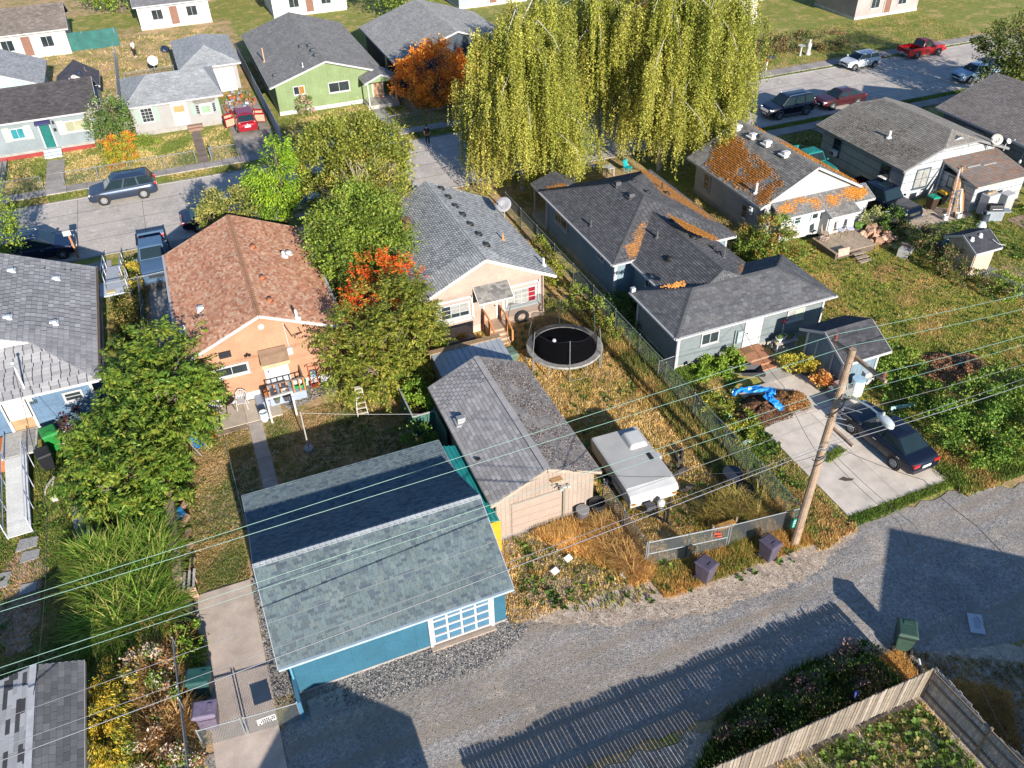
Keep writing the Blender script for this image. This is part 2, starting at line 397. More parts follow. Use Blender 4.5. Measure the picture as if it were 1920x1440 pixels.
def wpx(par, plane, val, ll, ur, **kw):
    """window given by photo pixels of its lower-left and upper-right corner on a south ('y') or west ('x') wall"""
    if plane == 'y':
        a, c = AY(*ll, val), AY(*ur, val); return window(par, (a.x, val-.02, a.z), (1, 0, 0), (0, -1, 0), c.x-a.x, c.z-a.z, **kw)
    a, c = AX(*ll, val), AX(*ur, val); return window(par, (val-.02, a.y, a.z), (0, -1, 0), (-1, 0, 0), a.y-c.y, c.z-a.z, **kw)
def door(par, o, u, n, w_, h_, mat, panels=0, frame=WHITE, handle=True, label=None, side=1):
    o, u, n = V3(o), V3(u).normalized(), V3(n).normalized(); z = V3((0, 0, 1)); b = B(); o = o+n*.02
    d = B().par(o, u*w_, n*.045, z*h_).build('door', mat, par, label=label)
    f = B(); f.par(o-u*.1, u*.098, n*.06, z*(h_+.1)); f.par(o+u*(w_+.002), u*.098, n*.06, z*(h_+.1)); f.par(o+z*(h_+.002), u*w_, n*.06, z*.098)
    f.build('door_frame', frame, d)
    if panels:
        p = B()
        for i in range(2):
            for (a, c) in ((.1, .38), (.44, .68), (.74, .92)): p.par(o+u*(w_*(.12+.42*i))+z*(h_*a)+n*.045, u*w_*.34, n*.012, z*h_*(c-a))
        p.build('door_panel', mat, d)
    if handle: B().blob(o+u*(w_*(.9 if side > 0 else .1))+z*.95+n*.09, .04, .04, .04).build('handle', BLACK, d)
    return d
def vent_box(par, p, col=(.6, .6, .6), w_=.32, d=.3, h=.16, rot=0):
    b = B(); p = V3(p); b.box(-w_*.75, w_*.75, -d*.75, d*.75, -.06, .03, col)
    b.add([(-w_/2, -d/2, .02), (w_/2, -d/2, .02), (w_/2, d/2, .02), (-w_/2, d/2, .02), (-w_*.45, -d*.3, h), (w_*.45, -d*.3, h), (w_*.45, d*.45, h*.9), (-w_*.45, d*.45, h*.9)],
          [(4, 5, 6, 7), (0, 1, 5, 4), (1, 2, 6, 5), (2, 3, 7, 6), (3, 0, 4, 7)], col)
    c, s_ = math.cos(rot), math.sin(rot)
    b.v = [(x*c-y*s_+p.x, x*s_+y*c+p.y, z+p.z) for x, y, z in b.v]
    return b.build('roof_vent', GLOSS, par)
def vent_dome(par, p, col=(.05, .05, .05), r=.2):
    b = B(); p = V3(p); b.lathe([(r*1.25, -.06), (r*1.25, .03), (r*.7, .03), (r*.7, .1), (r, .1), (r*.9, .16), (r*.5, .2), (0.0, .21)], 12, p, 'z', col)
    return b.build('roof_vent', GLOSS, par)
def pipe(par, p, h=.45, r=.05, col=(.3, .3, .3), name='vent_pipe'):
    p = V3(p); b = B(); b.lathe([(r*2.6, -.1), (r*2.6, 0.03), (r, .1), (r, h), (r*.8, h), (r*.8, h-.05)], 10, p, 'z', col)
    return b.build(name, GLOSS, par)
def dish(par, p, r=.42, face=(0, -.6, .6), col=(.75, .75, .73), mast=.5):
    p = V3(p); f = V3(face).normalized(); b = B(); b.tube([p-V3((0, 0, .15)), p+V3((0, 0, mast*.6)), p+V3((0, 0, mast))+f*.08], .03, 6, col)
    o = b.build('satellite_dish', GLOSS, par); c = p+V3((0, 0, mast))+f*.1; q = f.to_track_quat('Z', 'Y').to_matrix()
    d = B(); d.lathe([(0.0, -.0), (r*.5, .03), (r, .12), (r*1.02, .1), (r*.5, .0), (0, -.03)], 18, (0, 0, 0), 'z', col)
    d.v = [tuple(q @ V3(v)+c) for v in d.v]; d.build('reflector', GLOSS, o, smooth=True)
    a = B(); a.tube([c, c+q @ V3((0, -r*.6, .1)), c+q @ V3((0, -r*.35, .55))], .018, 5, col); a.blob(c+q @ V3((0, -r*.35, .58)), .06, .06, .08, 6, 4, 0, (.4, .4, .4)); a.build('feed_arm', GLOSS, o)
    return o
def gutter_run(par, a, b_, mat=WHITE):
    a, b_ = V3(a), V3(b_); return B().beam(a, b_, .1, .1).build('gutter', mat, par)
# ------------------------------------------------------------------ ground
g_dry = MG('ground_dry_grass', [(.24, .16, .085), (.13, .115, .035), (.28, .22, .13)], [.55, 1.7], thr=[.52, .6])
g_lawn = MG('ground_lawn', [(.12, .125, .028), (.23, .17, .07), (.08, .105, .022)], [.6, 2.1], thr=[.55, .56])
g_gold = MG('ground_gold_grass', [(.30, .185, .065), (.17, .15, .04), (.25, .175, .10)], [1.1, 2.6], thr=[.53, .55])
g_field = MG('ground_field', [(.17, .165, .04), (.27, .20, .08), (.12, .14, .03)], [.75, 2.4], thr=[.5, .55])
g_dirt = MG('ground_dirt', [(.24, .19, .145), (.17, .135, .105), (.29, .24, .19)], [1.2, 3.4], thr=[.52, .55])
g_gravel = MG('gravel', [(.17, .155, .145), (.235, .21, .185), (.12, .105, .1)], [1.5, 4], fine=.8, fs=20, bump=1.0, bs=22, thr=[.55, .58])
g_alley = MG('alley_gravel', [(.185, .172, .16), (.145, .137, .13), (.225, .195, .165), (.12, .11, .1)], [.5, .9, .33], fine=.5, fs=22, bump=.9, bs=24, thr=[.5, .6, .66], streak=(.30, .245, .19))
g_street = MG('street_concrete', [(.255, .23, .205), (.205, .187, .17), (.30, .27, .24)], [.35, 1.4], fine=.22, fs=22, bump=.15, bs=40, thr=[.55, .6])
g_mulch = MG('mulch', [(.10, .05, .03), (.06, .032, .02)], [3], fine=.8, fs=40, bump=1, bs=30)
g_path = MG('worn_path', [(.27, .16, .12), (.2, .15, .1)], [1.5], fine=.3)
LVL = [0.0]
def patch(name, pts, mat, z=None, rough=.0, seg=.5):
    """a sheet of ground; ragged outline where the photo shows one"""
    if z is None: LVL[0] += .0015; z = LVL[0]
    P = []
    for i in range(len(pts)):
        a, c = np.array(pts[i][:2], float), np.array(pts[(i+1) % len(pts)][:2], float); L = np.linalg.norm(c-a); n = max(1, int(L/seg)) if rough else 1
        d = (c-a)/max(L, 1e-6); nn = np.array([-d[1], d[0]])
        for j in range(n):
            q = a+(c-a)*j/n
            if rough: q = q+nn*random.gauss(0, rough)
            P.append((q[0], q[1], z))
    b = B(); b.add(P, [tuple(range(len(P)))]); o = b.build(name, mat); o['kind'] = 'structure'
    if o.data.polygons[0].normal.z < 0: o.data.flip_normals()
    return o
def rect(x0, x1, y0, y1): return [(x0, y0), (x1, y0), (x1, y1), (x0, y1)]
patch('ground', rect(-500, 700, -300, 900), g_dry, 0.0)
# lots
patch('lawn', rect(-5.4, 6.5, 27.5, 37.2), g_dry); patch('lawn', rect(-5.4, -1.6, 22.5, 27.6), g_dry)
patch('yard', rect(-17, -5.4, 17.5, 58), g_lawn, rough=.05)
patch('camper_lot', rect(7, 20.2, 18.5, 52), g_gold, rough=.1)
patch('field', [(20.4, 17.6), (46, 17.6), (46, 40), (33, 41), (20.4, 50)], g_field, rough=.1)
patch('yard', rect(33, 47, 40, 56.5), g_lawn, rough=.1)
patch('yard', rect(46, 75, 26, 56.5), g_lawn, rough=.1)
patch('side_yard', rect(5.4, 9.5, 36, 56), g_dirt, rough=.2)
patch('dirt_yard', [(45.2, 36.2), (49.3, 35.2), (50.5, 38.5), (46, 41), (44.5, 39)], g_dirt, rough=.2)
patch('chip_bed', [(36, 36.2), (38.5, 36.4), (43.2, 31), (43, 28.6), (40.5, 29.2)], MG('wood_chips', [(.27, .18, .10), (.2, .13, .07), (.12, .12, .035)], [3, .8], fine=.5, fs=30, bump=.8, thr=[.55, .62]), rough=.25)
patch('front_lawn', rect(-30, 110, 70.3, 125), g_lawn, rough=.05)
patch('back_lawn', rect(-30, 8, 87, 116), g_dry, rough=.3)
patch('shade_verge', [(4, 2), (34, 2), (34, 9.2), (24, 10.6), (20.6, 11.9), (18.2, 12.7), (16, 12.5), (12, 12.1), (4, 12.2)], g_dirt, rough=.15)
patch('alley', [(-40, 13.5), (8, 12.4), (12, 12.3), (20, 12.0), (24, 10.4), (60, 9.0), (60, 15.4), (31, 16.6), (28.7, 17.5), (22.9, 17.55), (19.2, 16.6), (15, 16.7), (12, 17.0), (9.2, 18.7), (6.9, 19.0), (-1.4, 19.0), (-2.2, 17.9), (-40, 19)], g_alley, rough=.09)
patch('alley_verge', [(6.9, 23.2), (13.3, 23.6), (13.3, 18.9), (20.3, 18.4), (22.9, 18), (22.8, 17.2), (19, 16.0), (14, 16.2), (10.5, 17.2), (7.2, 18.9)], g_dirt, rough=.07, seg=.22)
patch('gravel_apron', [(-.6, 18.95), (6.9, 18.98), (7.6, 18.2), (5.6, 17.4), (1.5, 17.6), (-.2, 17.9)], g_gravel, rough=.12)
patch('gravel_strip', rect(-2.3, -1.3, 19.1, 25.2), g_gravel, rough=.03)
patch('gravel_bed', [(1.2, 35.7), (5.6, 36.3), (5.6, 37.4), (.6, 37.4)], g_gravel, rough=.05)
patch('gravel_drive', rect(50, 56, 41.5, 56.5), g_gravel, rough=.15)
patch('street', rect(-120, 200, 57.5, 67.7), g_street)
# concrete, slab by slab, on pavements
def slabs(name, x0, x1, y0, y1, dx, dy, z, col=(.33, .30, .275), gap=.022, th=.1):
    z += .035
    r = thing(name, 'x', 'x', (x0, y0, 0)); del r['label']; del r['category']; r['kind'] = 'structure'
    nx, ny = max(1, round((x1-x0)/dx)), max(1, round((y1-y0)/dy)); sx, sy = (x1-x0)/nx, (y1-y0)/ny
    for i in range(nx):
        for j in range(ny):
            k = random.uniform(.88, 1.1); zz = z+random.uniform(-.008, .008); b = B()
            b.par((x0+i*sx+gap/2, y0+j*sy+gap/2, zz-th), (sx-gap, 0, 0), (0, sy-gap, 0), (0, 0, th), tuple(c*k for c in col))
            b.build('concrete_slab', CONC, r)
    return r
slabs('pavement', -16, 26, 69.3, 70.5, 1.5, 1.2, .075)
slabs('pavement', 46, 84, 68.2, 69.6, 1.9, 1.4, .075)
slabs('pavement', 42, 76, 55.3, 56.5, 1.6, 1.2, .075)
slabs('pavement', -18, -7, 55.2, 56.4, 1.5, 1.2, .075)
for (a, c) in ((-120, 200),):
    for yy in (57.42, 67.72):
        kb = B(); kb.box(a, c, yy-.08, yy+.08, 0, .075, (.3, .28, .26)); o = kb.build('kerb', CONC); o['kind'] = 'structure'
sj = B()
for yy in (60.1, 62.5, 65.1): sj.box(-60, 120, yy-.018, yy+.018, LVL[0]+.001, LVL[0]+.003)
for i in range(-14, 28): sj.box(i*4.6-.012, i*4.6+.012, 57.6, 67.6, LVL[0]+.001, LVL[0]+.0028)
o = sj.build('street_joints', M('tar', (.05, .048, .045), .9)); o['kind'] = 'structure'
# verge strips between kerb and pavement
for n, (a, c, d, e) in enumerate(((-30, 26, 67.8, 69.3), (30, 110, 67.8, 68.2), (-30, 8, 56.4, 57.35), (40, 110, 56.5, 57.35))):
    patch('verge', rect(a, c, d, e), g_lawn, rough=.06)
# drives and paths
slabs('garden_path', -.92, -.22, 28, 35.3, .7, 1.45, .05, (.37, .33, .29))
slabs('patio', -4.6, .9, 35.35, 37.2, 1.85, 1.85, .06, (.43, .37, .30))
slabs('patio_edging', -4.4, -.95, 34.98, 35.3, .43, .32, .045, (.27, .2, .15))
slabs('drive', -4.6, -2.3, 14.5, 25.1, 2.3, 10.6, .04, (.56, .46, .385))
slabs('garage_step', -1.2, .1, 17.75, 18.6, 1.3, .85, .05, (.3, .27, .25))
slabs('driveway', 22.9, 28.8, 18.1, 24.6, 2.95, 3.25, .05, (.62, .54, .455))
slabs('driveway', 23.4, 27.9, 24.62, 27.5, 2.25, 2.9, .05, (.55, .48, .405))
slabs('entry_path', 25.2, 27.0, 27.5, 29.2, 1.8, 1.7, .05, (.40, .365, .32))
slabs('carport_drive', -4.9, -3.35, 38, 56.4, 1.55, 3.1, .045, (.35, .325, .3))
slabs('drive_apron', -5.2, -2.2, 56.4, 57.5, 3, 1.1, .06)
slabs('entry_path', -11.6, -10.2, 70.5, 76.5, 1.4, 1.5, .05)
slabs('brick_path', .2, 1.0, 70.5, 78, .8, .62, .05, (.2, .155, .13))
slabs('driveway', 3.5, 6.9, 69.4, 84, 3.4, 3, .05, (.3, .275, .24))
slabs('entry_path', 16.3, 17.5, 70.5, 77, 1.2, 1.3, .05, (.34, .32, .3))
slabs('side_path', -15.6, -14.7, 67.7, 79, .9, 1.9, .05, (.3, .27, .25))
slabs('entry_path', 52.2, 53.2, 50, 55.3, 1, 1.3, .05)
slabs('yard_path', 43.6, 45.6, 31.2, 34, 2, 1.4, .05, (.24, .23, .22))
patch('broken_paving', [(45.6, 29.3), (47.3, 30.2), (46.6, 31.6), (44.6, 31.2)], g_path, rough=.12)
patch('worn_path', [(-11.7, 25), (-10.7, 25.2), (-10.3, 29), (-11.2, 31.5), (-12.4, 29)], g_path, rough=.12)
# ------------------------------------------------------------------ grass blades (uncountable: one object per lawn)
def inpoly(x, y, poly):
    r = np.zeros(len(x), bool); n = len(poly); j = n-1
    for i in range(n):
        xi, yi = poly[i][:2]; xj, yj = poly[j][:2]
        r ^= ((yi > y) != (yj > y)) & (x < (xj-xi)*(y-yi)/((yj-yi) or 1e-9)+xi); j = i
    return r
def clump(x, y, s, seed):     # cheap smooth noise for patchiness
    k = np.random.default_rng(seed); f = np.zeros(len(x))
    for i in range(7):
        a = k.uniform(0, 6.28); w_ = s*k.uniform(.5, 2.2); f += np.sin((x*math.cos(a)+y*math.sin(a))*w_+k.uniform(0, 6.28))
    return f/3.2
def blades(name, poly, n, h, cols, w_=.02, patchy=.0, ps=1.2, lean=.5, per=4, seed=1, excl=(), weights=None, z=.05, spread=.05, label=None):
    R_ = np.random.default_rng(seed); P = np.array([p[:2] for p in poly]); lo, hi = P.min(0), P.max(0)
    x = R_.uniform(lo[0], hi[0], n*3); y = R_.uniform(lo[1], hi[1], n*3); k = inpoly(x, y, poly)
    for e in excl: k &= ~((x > e[0]) & (x < e[1]) & (y > e[2]) & (y < e[3]))
    x, y = x[k], y[k]; cl = clump(x, y, ps, seed)
    if patchy: k = cl > R_.normal(patchy-.5, .35, len(x)); x, y, cl = x[k], y[k], cl[k]
    x, y, cl = x[:n], y[:n], cl[:n]; m = len(x)
    cc = np.array(cols); t = np.clip((cl+R_.normal(0, .45, m)+1)/2, 0, .999); ci = (t*len(cols)).astype(int)
    xs = np.repeat(x, per)+R_.normal(0, spread, m*per); ys = np.repeat(y, per)+R_.normal(0, spread, m*per); q = m*per
    hh = h*R_.uniform(.45, 1.25, q); a = R_.uniform(0, 6.28, q); ln = np.abs(R_.normal(lean, .25, q)); la = a+R_.normal(1.57, .5, q)
    dx, dy = np.cos(a)*w_, np.sin(a)*w_; tx, ty = xs+np.cos(la)*ln*hh, ys+np.sin(la)*ln*hh; zz = np.full(q, z)
    Vt = np.stack([np.c_[xs-dx, ys-dy, zz-.02], np.c_[xs+dx, ys+dy, zz-.02], np.c_[tx, ty, zz+hh]], 1).reshape(-1, 3)
    F = np.arange(q*3).reshape(-1, 3); C = cc[np.repeat(ci, per)]*R_.uniform(.7, 1.3, (q, 1))*np.repeat(R_.uniform(.75, 1.3, m), per)[:, None]*2.15
    return npmesh(name, Vt, F, C, GRASSM, None, True)
GREEN = [(.09, .13, .022), (.12, .155, .03), (.06, .1, .018)]; TAN = [(.33, .245, .11), (.28, .2, .08), (.36, .28, .14)]; MIXG = [TAN[0], (.2, .16, .05), GREEN[1], GREEN[0]]
blades('grass', rect(7, 20.2, 18.6, 38), 34000, .065, [TAN[0], TAN[1], TAN[2], (.26, .18, .055), (.17, .16, .035)], seed=3, ps=1.6, excl=[(7.8, 13, 22.8, 32)])
blades('grass', rect(-5.4, 7, 27.9, 35.3), 13000, .045, [(.24, .17, .08), (.18, .14, .055), (.10, .115, .03), (.06, .085, .02)], seed=4, ps=1.0, excl=[(-1, -.15, 28, 37)])
blades('grass', rect(-5.3, -2.3, 25.2, 28), 2600, .045, [(.24, .17, .08), (.18, .14, .055), (.08, .10, .025)], seed=5)
blades('grass', rect(-14, -5.6, 18, 37), 22000, .07, [(.24, .165, .075), (.12, .12, .03), (.07, .10, .02), (.05, .085, .016)], seed=6, ps=.9)
blades('grass', rect(-7, -5.2, 38, 55), 4000, .09, GREEN, seed=7)
blades('grass', [(28.4, 17.9), (44, 17.9), (44.5, 34), (37.5, 39.5), (33, 40), (31.5, 30), (28.6, 26)], 52000, .06, [TAN[1], (.24, .19, .06), (.16, .17, .035), (.11, .145, .025), (.2, .19, .045)], seed=8, ps=1.3)
blades('grass', [(20.6, 18), (22.8, 18), (22.9, 24.4), (23.3, 27.4), (25, 29.8), (21.3, 30.1), (20.5, 29)], 9000, .1, [TAN[0], (.16, .15, .04), (.09, .13, .025), (.065, .11, .02)], seed=9, ps=1.1)
blades('grass', [(33.2, 41), (34, 41), (34, 50), (30.5, 50), (30.3, 40)], 1800, .06, TAN, seed=10)
blades('grass', rect(44.5, 60, 27, 37.5), 12000, .09, [(.09, .125, .025), (.13, .15, .03), (.2, .16, .05), (.07, .11, .02)], seed=11)
blades('grass', rect(41.8, 50, 46, 55.2), 4000, .07, [(.05, .07, .018), (.16, .12, .05), (.08, .09, .02)], seed=12)
blades('grass', rect(-14.6, 3.3, 70.6, 78), 9000, .08, [TAN[0], TAN[2], (.12, .13, .03), (.08, .11, .022)], seed=13, excl=[(-11.6, -10.2, 70, 77), (.2, 1, 70, 78)])
blades('grass', rect(7.3, 24, 70.7, 78), 6000, .08, [TAN[0], TAN[2], (.13, .14, .03), (.08, .11, .022)], seed=14, excl=[(16.3, 17.5, 70, 77)])
blades('grass', rect(-30, 26, 67.85, 69.25), 6000, .08, [(.10, .12, .025), (.07, .10, .02), TAN[1]], seed=15, excl=[(3.2, 7, 67, 70), (-15.6, -14.7, 67, 70)])
blades('grass', rect(42, 76, 56.55, 57.35), 3500, .08, GREEN, seed=16)
blades('grass', rect(46, 84, 67.8, 68.15), 1500, .08, GREEN, seed=17)
blades('grass', rect(-14, 6, 87, 112), 7000, .12, [TAN[0], TAN[2], (.16, .15, .04), (.10, .12, .025)], seed=18, per=3)
blades('grass', rect(48, 84, 69.7, 80), 7000, .1, [(.10, .12, .025), (.07, .10, .02), TAN[1], (.2, .16, .05)], seed=19, per=3)
# tall dry grass and weeds along fences and the alley
blades('tall_dry_grass', [(9.5, 22.6), (13.4, 22.9), (13.4, 18.6), (12.3, 18.3), (11.2, 20.4)], 3800, .38, [(.33, .2, .065), (.28, .165, .05), (.38, .26, .10)], seed=21, w_=.014, lean=.7, patchy=.35)
blades('tall_dry_grass', rect(17.0, 20.6, 18.0, 20.0), 2600, .45, [(.34, .21, .07), (.29, .175, .055), (.16, .15, .035)], seed=22, w_=.014, lean=.6)
blades('tall_dry_grass', rect(13.2, 20.6, 17.4, 18.8), 3200, .2, [(.33, .2, .065), (.28, .165, .05), (.13, .13, .03)], seed=23, w_=.014, lean=.8)
blades('weeds', [(20.6, 17.0), (22.8, 17.4), (22.6, 18.5), (20.6, 23)], 2200, .16, [(.07, .11, .02), (.1, .135, .025), (.28, .18, .07)], seed=24, w_=.03, lean=.9)
blades('weeds', rect(18.9, 20.3, 20, 38), 3600, .38, [(.10, .12, .03), (.2, .15, .05), (.07, .1, .02), (.28, .19, .07)], seed=25, w_=.02, lean=.6)
blades('weeds', rect(20.4, 21.3, 20, 36), 2600, .28, [(.10, .13, .025), (.07, .11, .02), (.2, .15, .05)], seed=26, w_=.03, lean=.7)
blades('weeds', [(7.4, 19.4), (9, 22.6), (13, 19), (13.5, 17.5), (10.5, 17.9)], 420, .1, [(.07, .10, .02), (.1, .13, .025), (.2, .14, .05)], seed=27, w_=.03, lean=1, patchy=.5)
blades('weeds', [(22.9, 17.5), (28.8, 17.7), (28.8, 18.1), (22.8, 18.1)], 1500, .1, GREEN, seed=28, w_=.02)
blades('weeds', rect(28.6, 33, 17.0, 20), 3000, .2, [(.07, .10, .02), (.1, .13, .025), (.24, .16, .06)], seed=29, w_=.03)
blades('weeds', [(10.5, 10.8), (19.2, 10.7), (18.6, 12.6), (16, 12.6), (12.5, 12.2)], 4200, .35, [(.04, .07, .015), (.06, .09, .02), (.14, .10, .06)], seed=30, w_=.03, lean=.6)
blades('tall_dry_grass', [(18.9, 10.4), (20.2, 10.6), (22.5, 9), (21, 7), (19.9, 9.9), (20.1, 11.9), (18.7, 11.9)], 2400, .16, [(.33, .2, .065), (.26, .15, .05)], seed=31, w_=.014, lean=1.2)
blades('weeds', [(24.3, 21.2), (25.6, 21.6), (25.5, 21.9), (24.3, 21.55)], 380, .16, GREEN, seed=32, w_=.025)
blades('weeds', [(21.3, 29.2), (25.1, 29.3), (25, 30.3), (21.3, 30.4)], 2400, .26, [(.09, .14, .022), (.12, .16, .03), (.07, .12, .02)], seed=33, w_=.04, lean=.9)
def rosettes(name, poly, n, cols, s=.11, seed=1, patchy=.2, ps=1.0, excl=()):
    """low broad-leaved weeds: a ring of leaves each"""
    R_ = np.random.default_rng(seed); P = np.array([p[:2] for p in poly]); lo, hi = P.min(0), P.max(0); x = R_.uniform(lo[0], hi[0], n*4); y = R_.uniform(lo[1], hi[1], n*4); k = inpoly(x, y, poly)
    for e in excl: k &= ~((x > e[0]) & (x < e[1]) & (y > e[2]) & (y < e[3]))
    k &= clump(x, y, ps, seed) > R_.normal(patchy-.3, .3, len(x)); x, y = x[k][:n], y[k][:n]; m = len(x); q = 9; sz = np.repeat(s*R_.uniform(.6, 1.6, m), q)*R_.uniform(.7, 1.2, m*q); a = np.tile(np.arange(q)*2.4, m)+np.repeat(R_.uniform(0, 6, m), q); e = R_.uniform(.1, .9, m*q)
    c, d, h = np.cos(a)*sz, np.sin(a)*sz, e*sz; X, Y_ = np.repeat(x, q), np.repeat(y, q); z = np.full(m*q, .06)
    Vt = np.stack([np.c_[X, Y_, z], np.c_[X+c*.6-d*.3, Y_+d*.6+c*.3, z+h], np.c_[X+c, Y_+d, z+h*.8], np.c_[X+c*.6+d*.3, Y_+d*.6-c*.3, z+h]], 1).reshape(-1, 3)
    C = np.repeat(np.array(cols)[R_.integers(0, len(cols), m)]*R_.uniform(.7, 1.3, (m, 1)), q, 0)*1.7
    return npmesh(name, Vt, np.arange(m*q*4).reshape(-1, 4), C, LEAF, None, True)
WD = [(.07, .12, .02), (.10, .15, .024), (.05, .09, .016)]
rosettes('weeds', rect(7.5, 20.2, 18.8, 38), 380, WD+[(.14, .14, .03)], .11, 101, .35, .9, [(7.8, 13, 22.8, 32)])
rosettes('weeds', [(28.4, 17.9), (44, 17.9), (44.5, 34), (37.5, 39.5), (33, 40), (31.5, 30), (28.6, 26)], 1000, WD+[(.13, .16, .03)], .1, 102, .15, .7)
rosettes('weeds', [(20.6, 17.4), (22.8, 17.6), (22.9, 24.4), (23.3, 27.4), (25, 29.8), (21.3, 30.1), (20.5, 29)], 380, WD, .13, 103, .2)
rosettes('weeds', [(7.4, 19.2), (9, 22.6), (13, 19.4), (20.2, 17.9), (19.5, 16.9), (13.5, 17.2), (10.5, 18)], 170, WD, .13, 104, .3)
rosettes('weeds', rect(-14, -5.6, 18, 37), 700, WD, .12, 105, .3, .8)
rosettes('weeds', rect(-5.3, 7, 27.9, 35.2), 150, WD, .07, 106, .3, .8, [(-1, -.1, 28, 37)])
rosettes('weeds', rect(9, 19.3, 2, 9.8), 900, WD+[(.2, .16, .06)], .14, 107, .1, .8)
rosettes('weeds', rect(44.5, 60, 27, 37.5), 1200, WD+[(.16, .19, .03)], .13, 108, .1, .8)
blades('grass', rect(8, 19.4, 2, 9.9), 9000, .12, [TAN[0], (.14, .14, .03), (.09, .13, .025)], seed=109)
blades('tall_dry_grass', [(19.9, 9.9), (20.2, 11.8), (24, 9.6), (34, 9), (34, 3), (20.3, 3)], 9000, .12, [TAN[1], (.2, .13, .06), (.13, .11, .04)], seed=110)
blades('tussock_grass', rect(7, 20.2, 18.8, 37), 1500, .15, [TAN[0], TAN[2], (.28, .2, .06)], seed=111, per=14, spread=.07, patchy=.3, excl=[(7.8, 13, 22.8, 32)])
blades('tussock_grass', [(28.4, 17.9), (44, 17.9), (44.5, 34), (37.5, 39.5), (33, 40), (31.5, 30), (28.6, 26)], 1600, .12, [TAN[0], (.2, .2, .045), (.14, .17, .03)], seed=112, per=14, spread=.08, patchy=.2)
# fallen leaves
def litter(name, poly, n, cols, s=.06, seed=1, z=.08, mat=None, zj=.03, patchy=0, ps=2):
    R_ = np.random.default_rng(seed); P = np.array([p[:2] for p in poly]); lo, hi = P.min(0), P.max(0)
    x = R_.uniform(lo[0], hi[0], n*4); y = R_.uniform(lo[1], hi[1], n*4); k = inpoly(x, y, poly); x, y = x[k], y[k]
    if patchy: k = clump(x, y, ps, seed) > R_.normal(patchy-.5, .3, len(x)); x, y = x[k], y[k]
    x, y = x[:n], y[:n]; m = len(x); a = R_.uniform(0, 6.28, m); sz = s*R_.uniform(.6, 1.4, m); c, d = np.cos(a)*sz, np.sin(a)*sz
    zz = z+R_.uniform(0, zj, m); j = lambda: R_.normal(0, .25, m)*sz
    Vt = np.stack([np.c_[x-c, y-d, zz+np.abs(j())], np.c_[x+d*.5, y-c*.5, zz+np.abs(j())], np.c_[x+c, y+d, zz+np.abs(j())], np.c_[x-d*.5, y+c*.5, zz+np.abs(j())]], 1).reshape(-1, 3)
    C = np.array(cols)[R_.integers(0, len(cols), m)]*R_.uniform(.7, 1.25, (m, 1))
    return npmesh(name, Vt, np.arange(m*4).reshape(-1, 4), C, mat or LEAF, None, True)
ORL = [(.5, .26, .04), (.45, .2, .03), (.55, .36, .08)]
litter('fallen_leaves', rect(-5.2, -.9, 28, 35.2), 60, ORL, .075, 41, patchy=.3); litter('fallen_leaves', rect(-5.4, -4.2, 25, 33), 26, ORL, .08, 42)
litter('fallen_leaves', rect(18.6, 25.5, 38, 54), 1500, [(.22, .12, .05), (.3, .17, .06)], .07, 43)
litter('gravel_stones', [(-.6, 18.9), (6.9, 18.9), (7.6, 18.2), (5.6, 17.2), (1.5, 17.4), (-1.3, 18.2)], 5200, [(.33, .31, .29), (.2, .19, .18), (.42, .39, .35), (.13, .12, .12)], .035, 44, .065, PIECE)
litter('gravel_stones', [(7.3, 19.4), (10.5, 18), (14, 17), (19, 16.7), (22.9, 17.6), (23, 16.6), (19, 15.5), (14, 15.8), (10.5, 16.8), (7, 18.4)], 1300, [(.30, .27, .23), (.24, .21, .18), (.2, .18, .165), (.3, .25, .19)], .028, 49, .07, PIECE, .01)
litter('gravel_stones', rect(-3, 30, 12.6, 17.2), 5000, [(.33, .31, .29), (.2, .19, .18), (.42, .39, .35)], .022, 45, .065, PIECE, .01)
litter('gravel_stones', rect(-2.25, -1.4, 18.6, 25), 1400, [(.36, .33, .28), (.24, .21, .17), (.14, .13, .12), (.42, .4, .36)], .04, 46, .07, PIECE)
litter('gravel_stones', [(1.2, 35.7), (5.6, 36.3), (5.6, 37.2), (.9, 37.2)], 1600, [(.42, .37, .29), (.3, .26, .2), (.2, .17, .14)], .045, 47, .08, PIECE)
litter('gravel_stones', [(7.5, 20), (9.6, 22.7), (12, 22.7), (11.5, 19.6), (8.6, 18.8)], 1500, [(.4, .36, .31), (.27, .23, .19), (.17, .14, .12)], .035, 48, .08, PIECE)
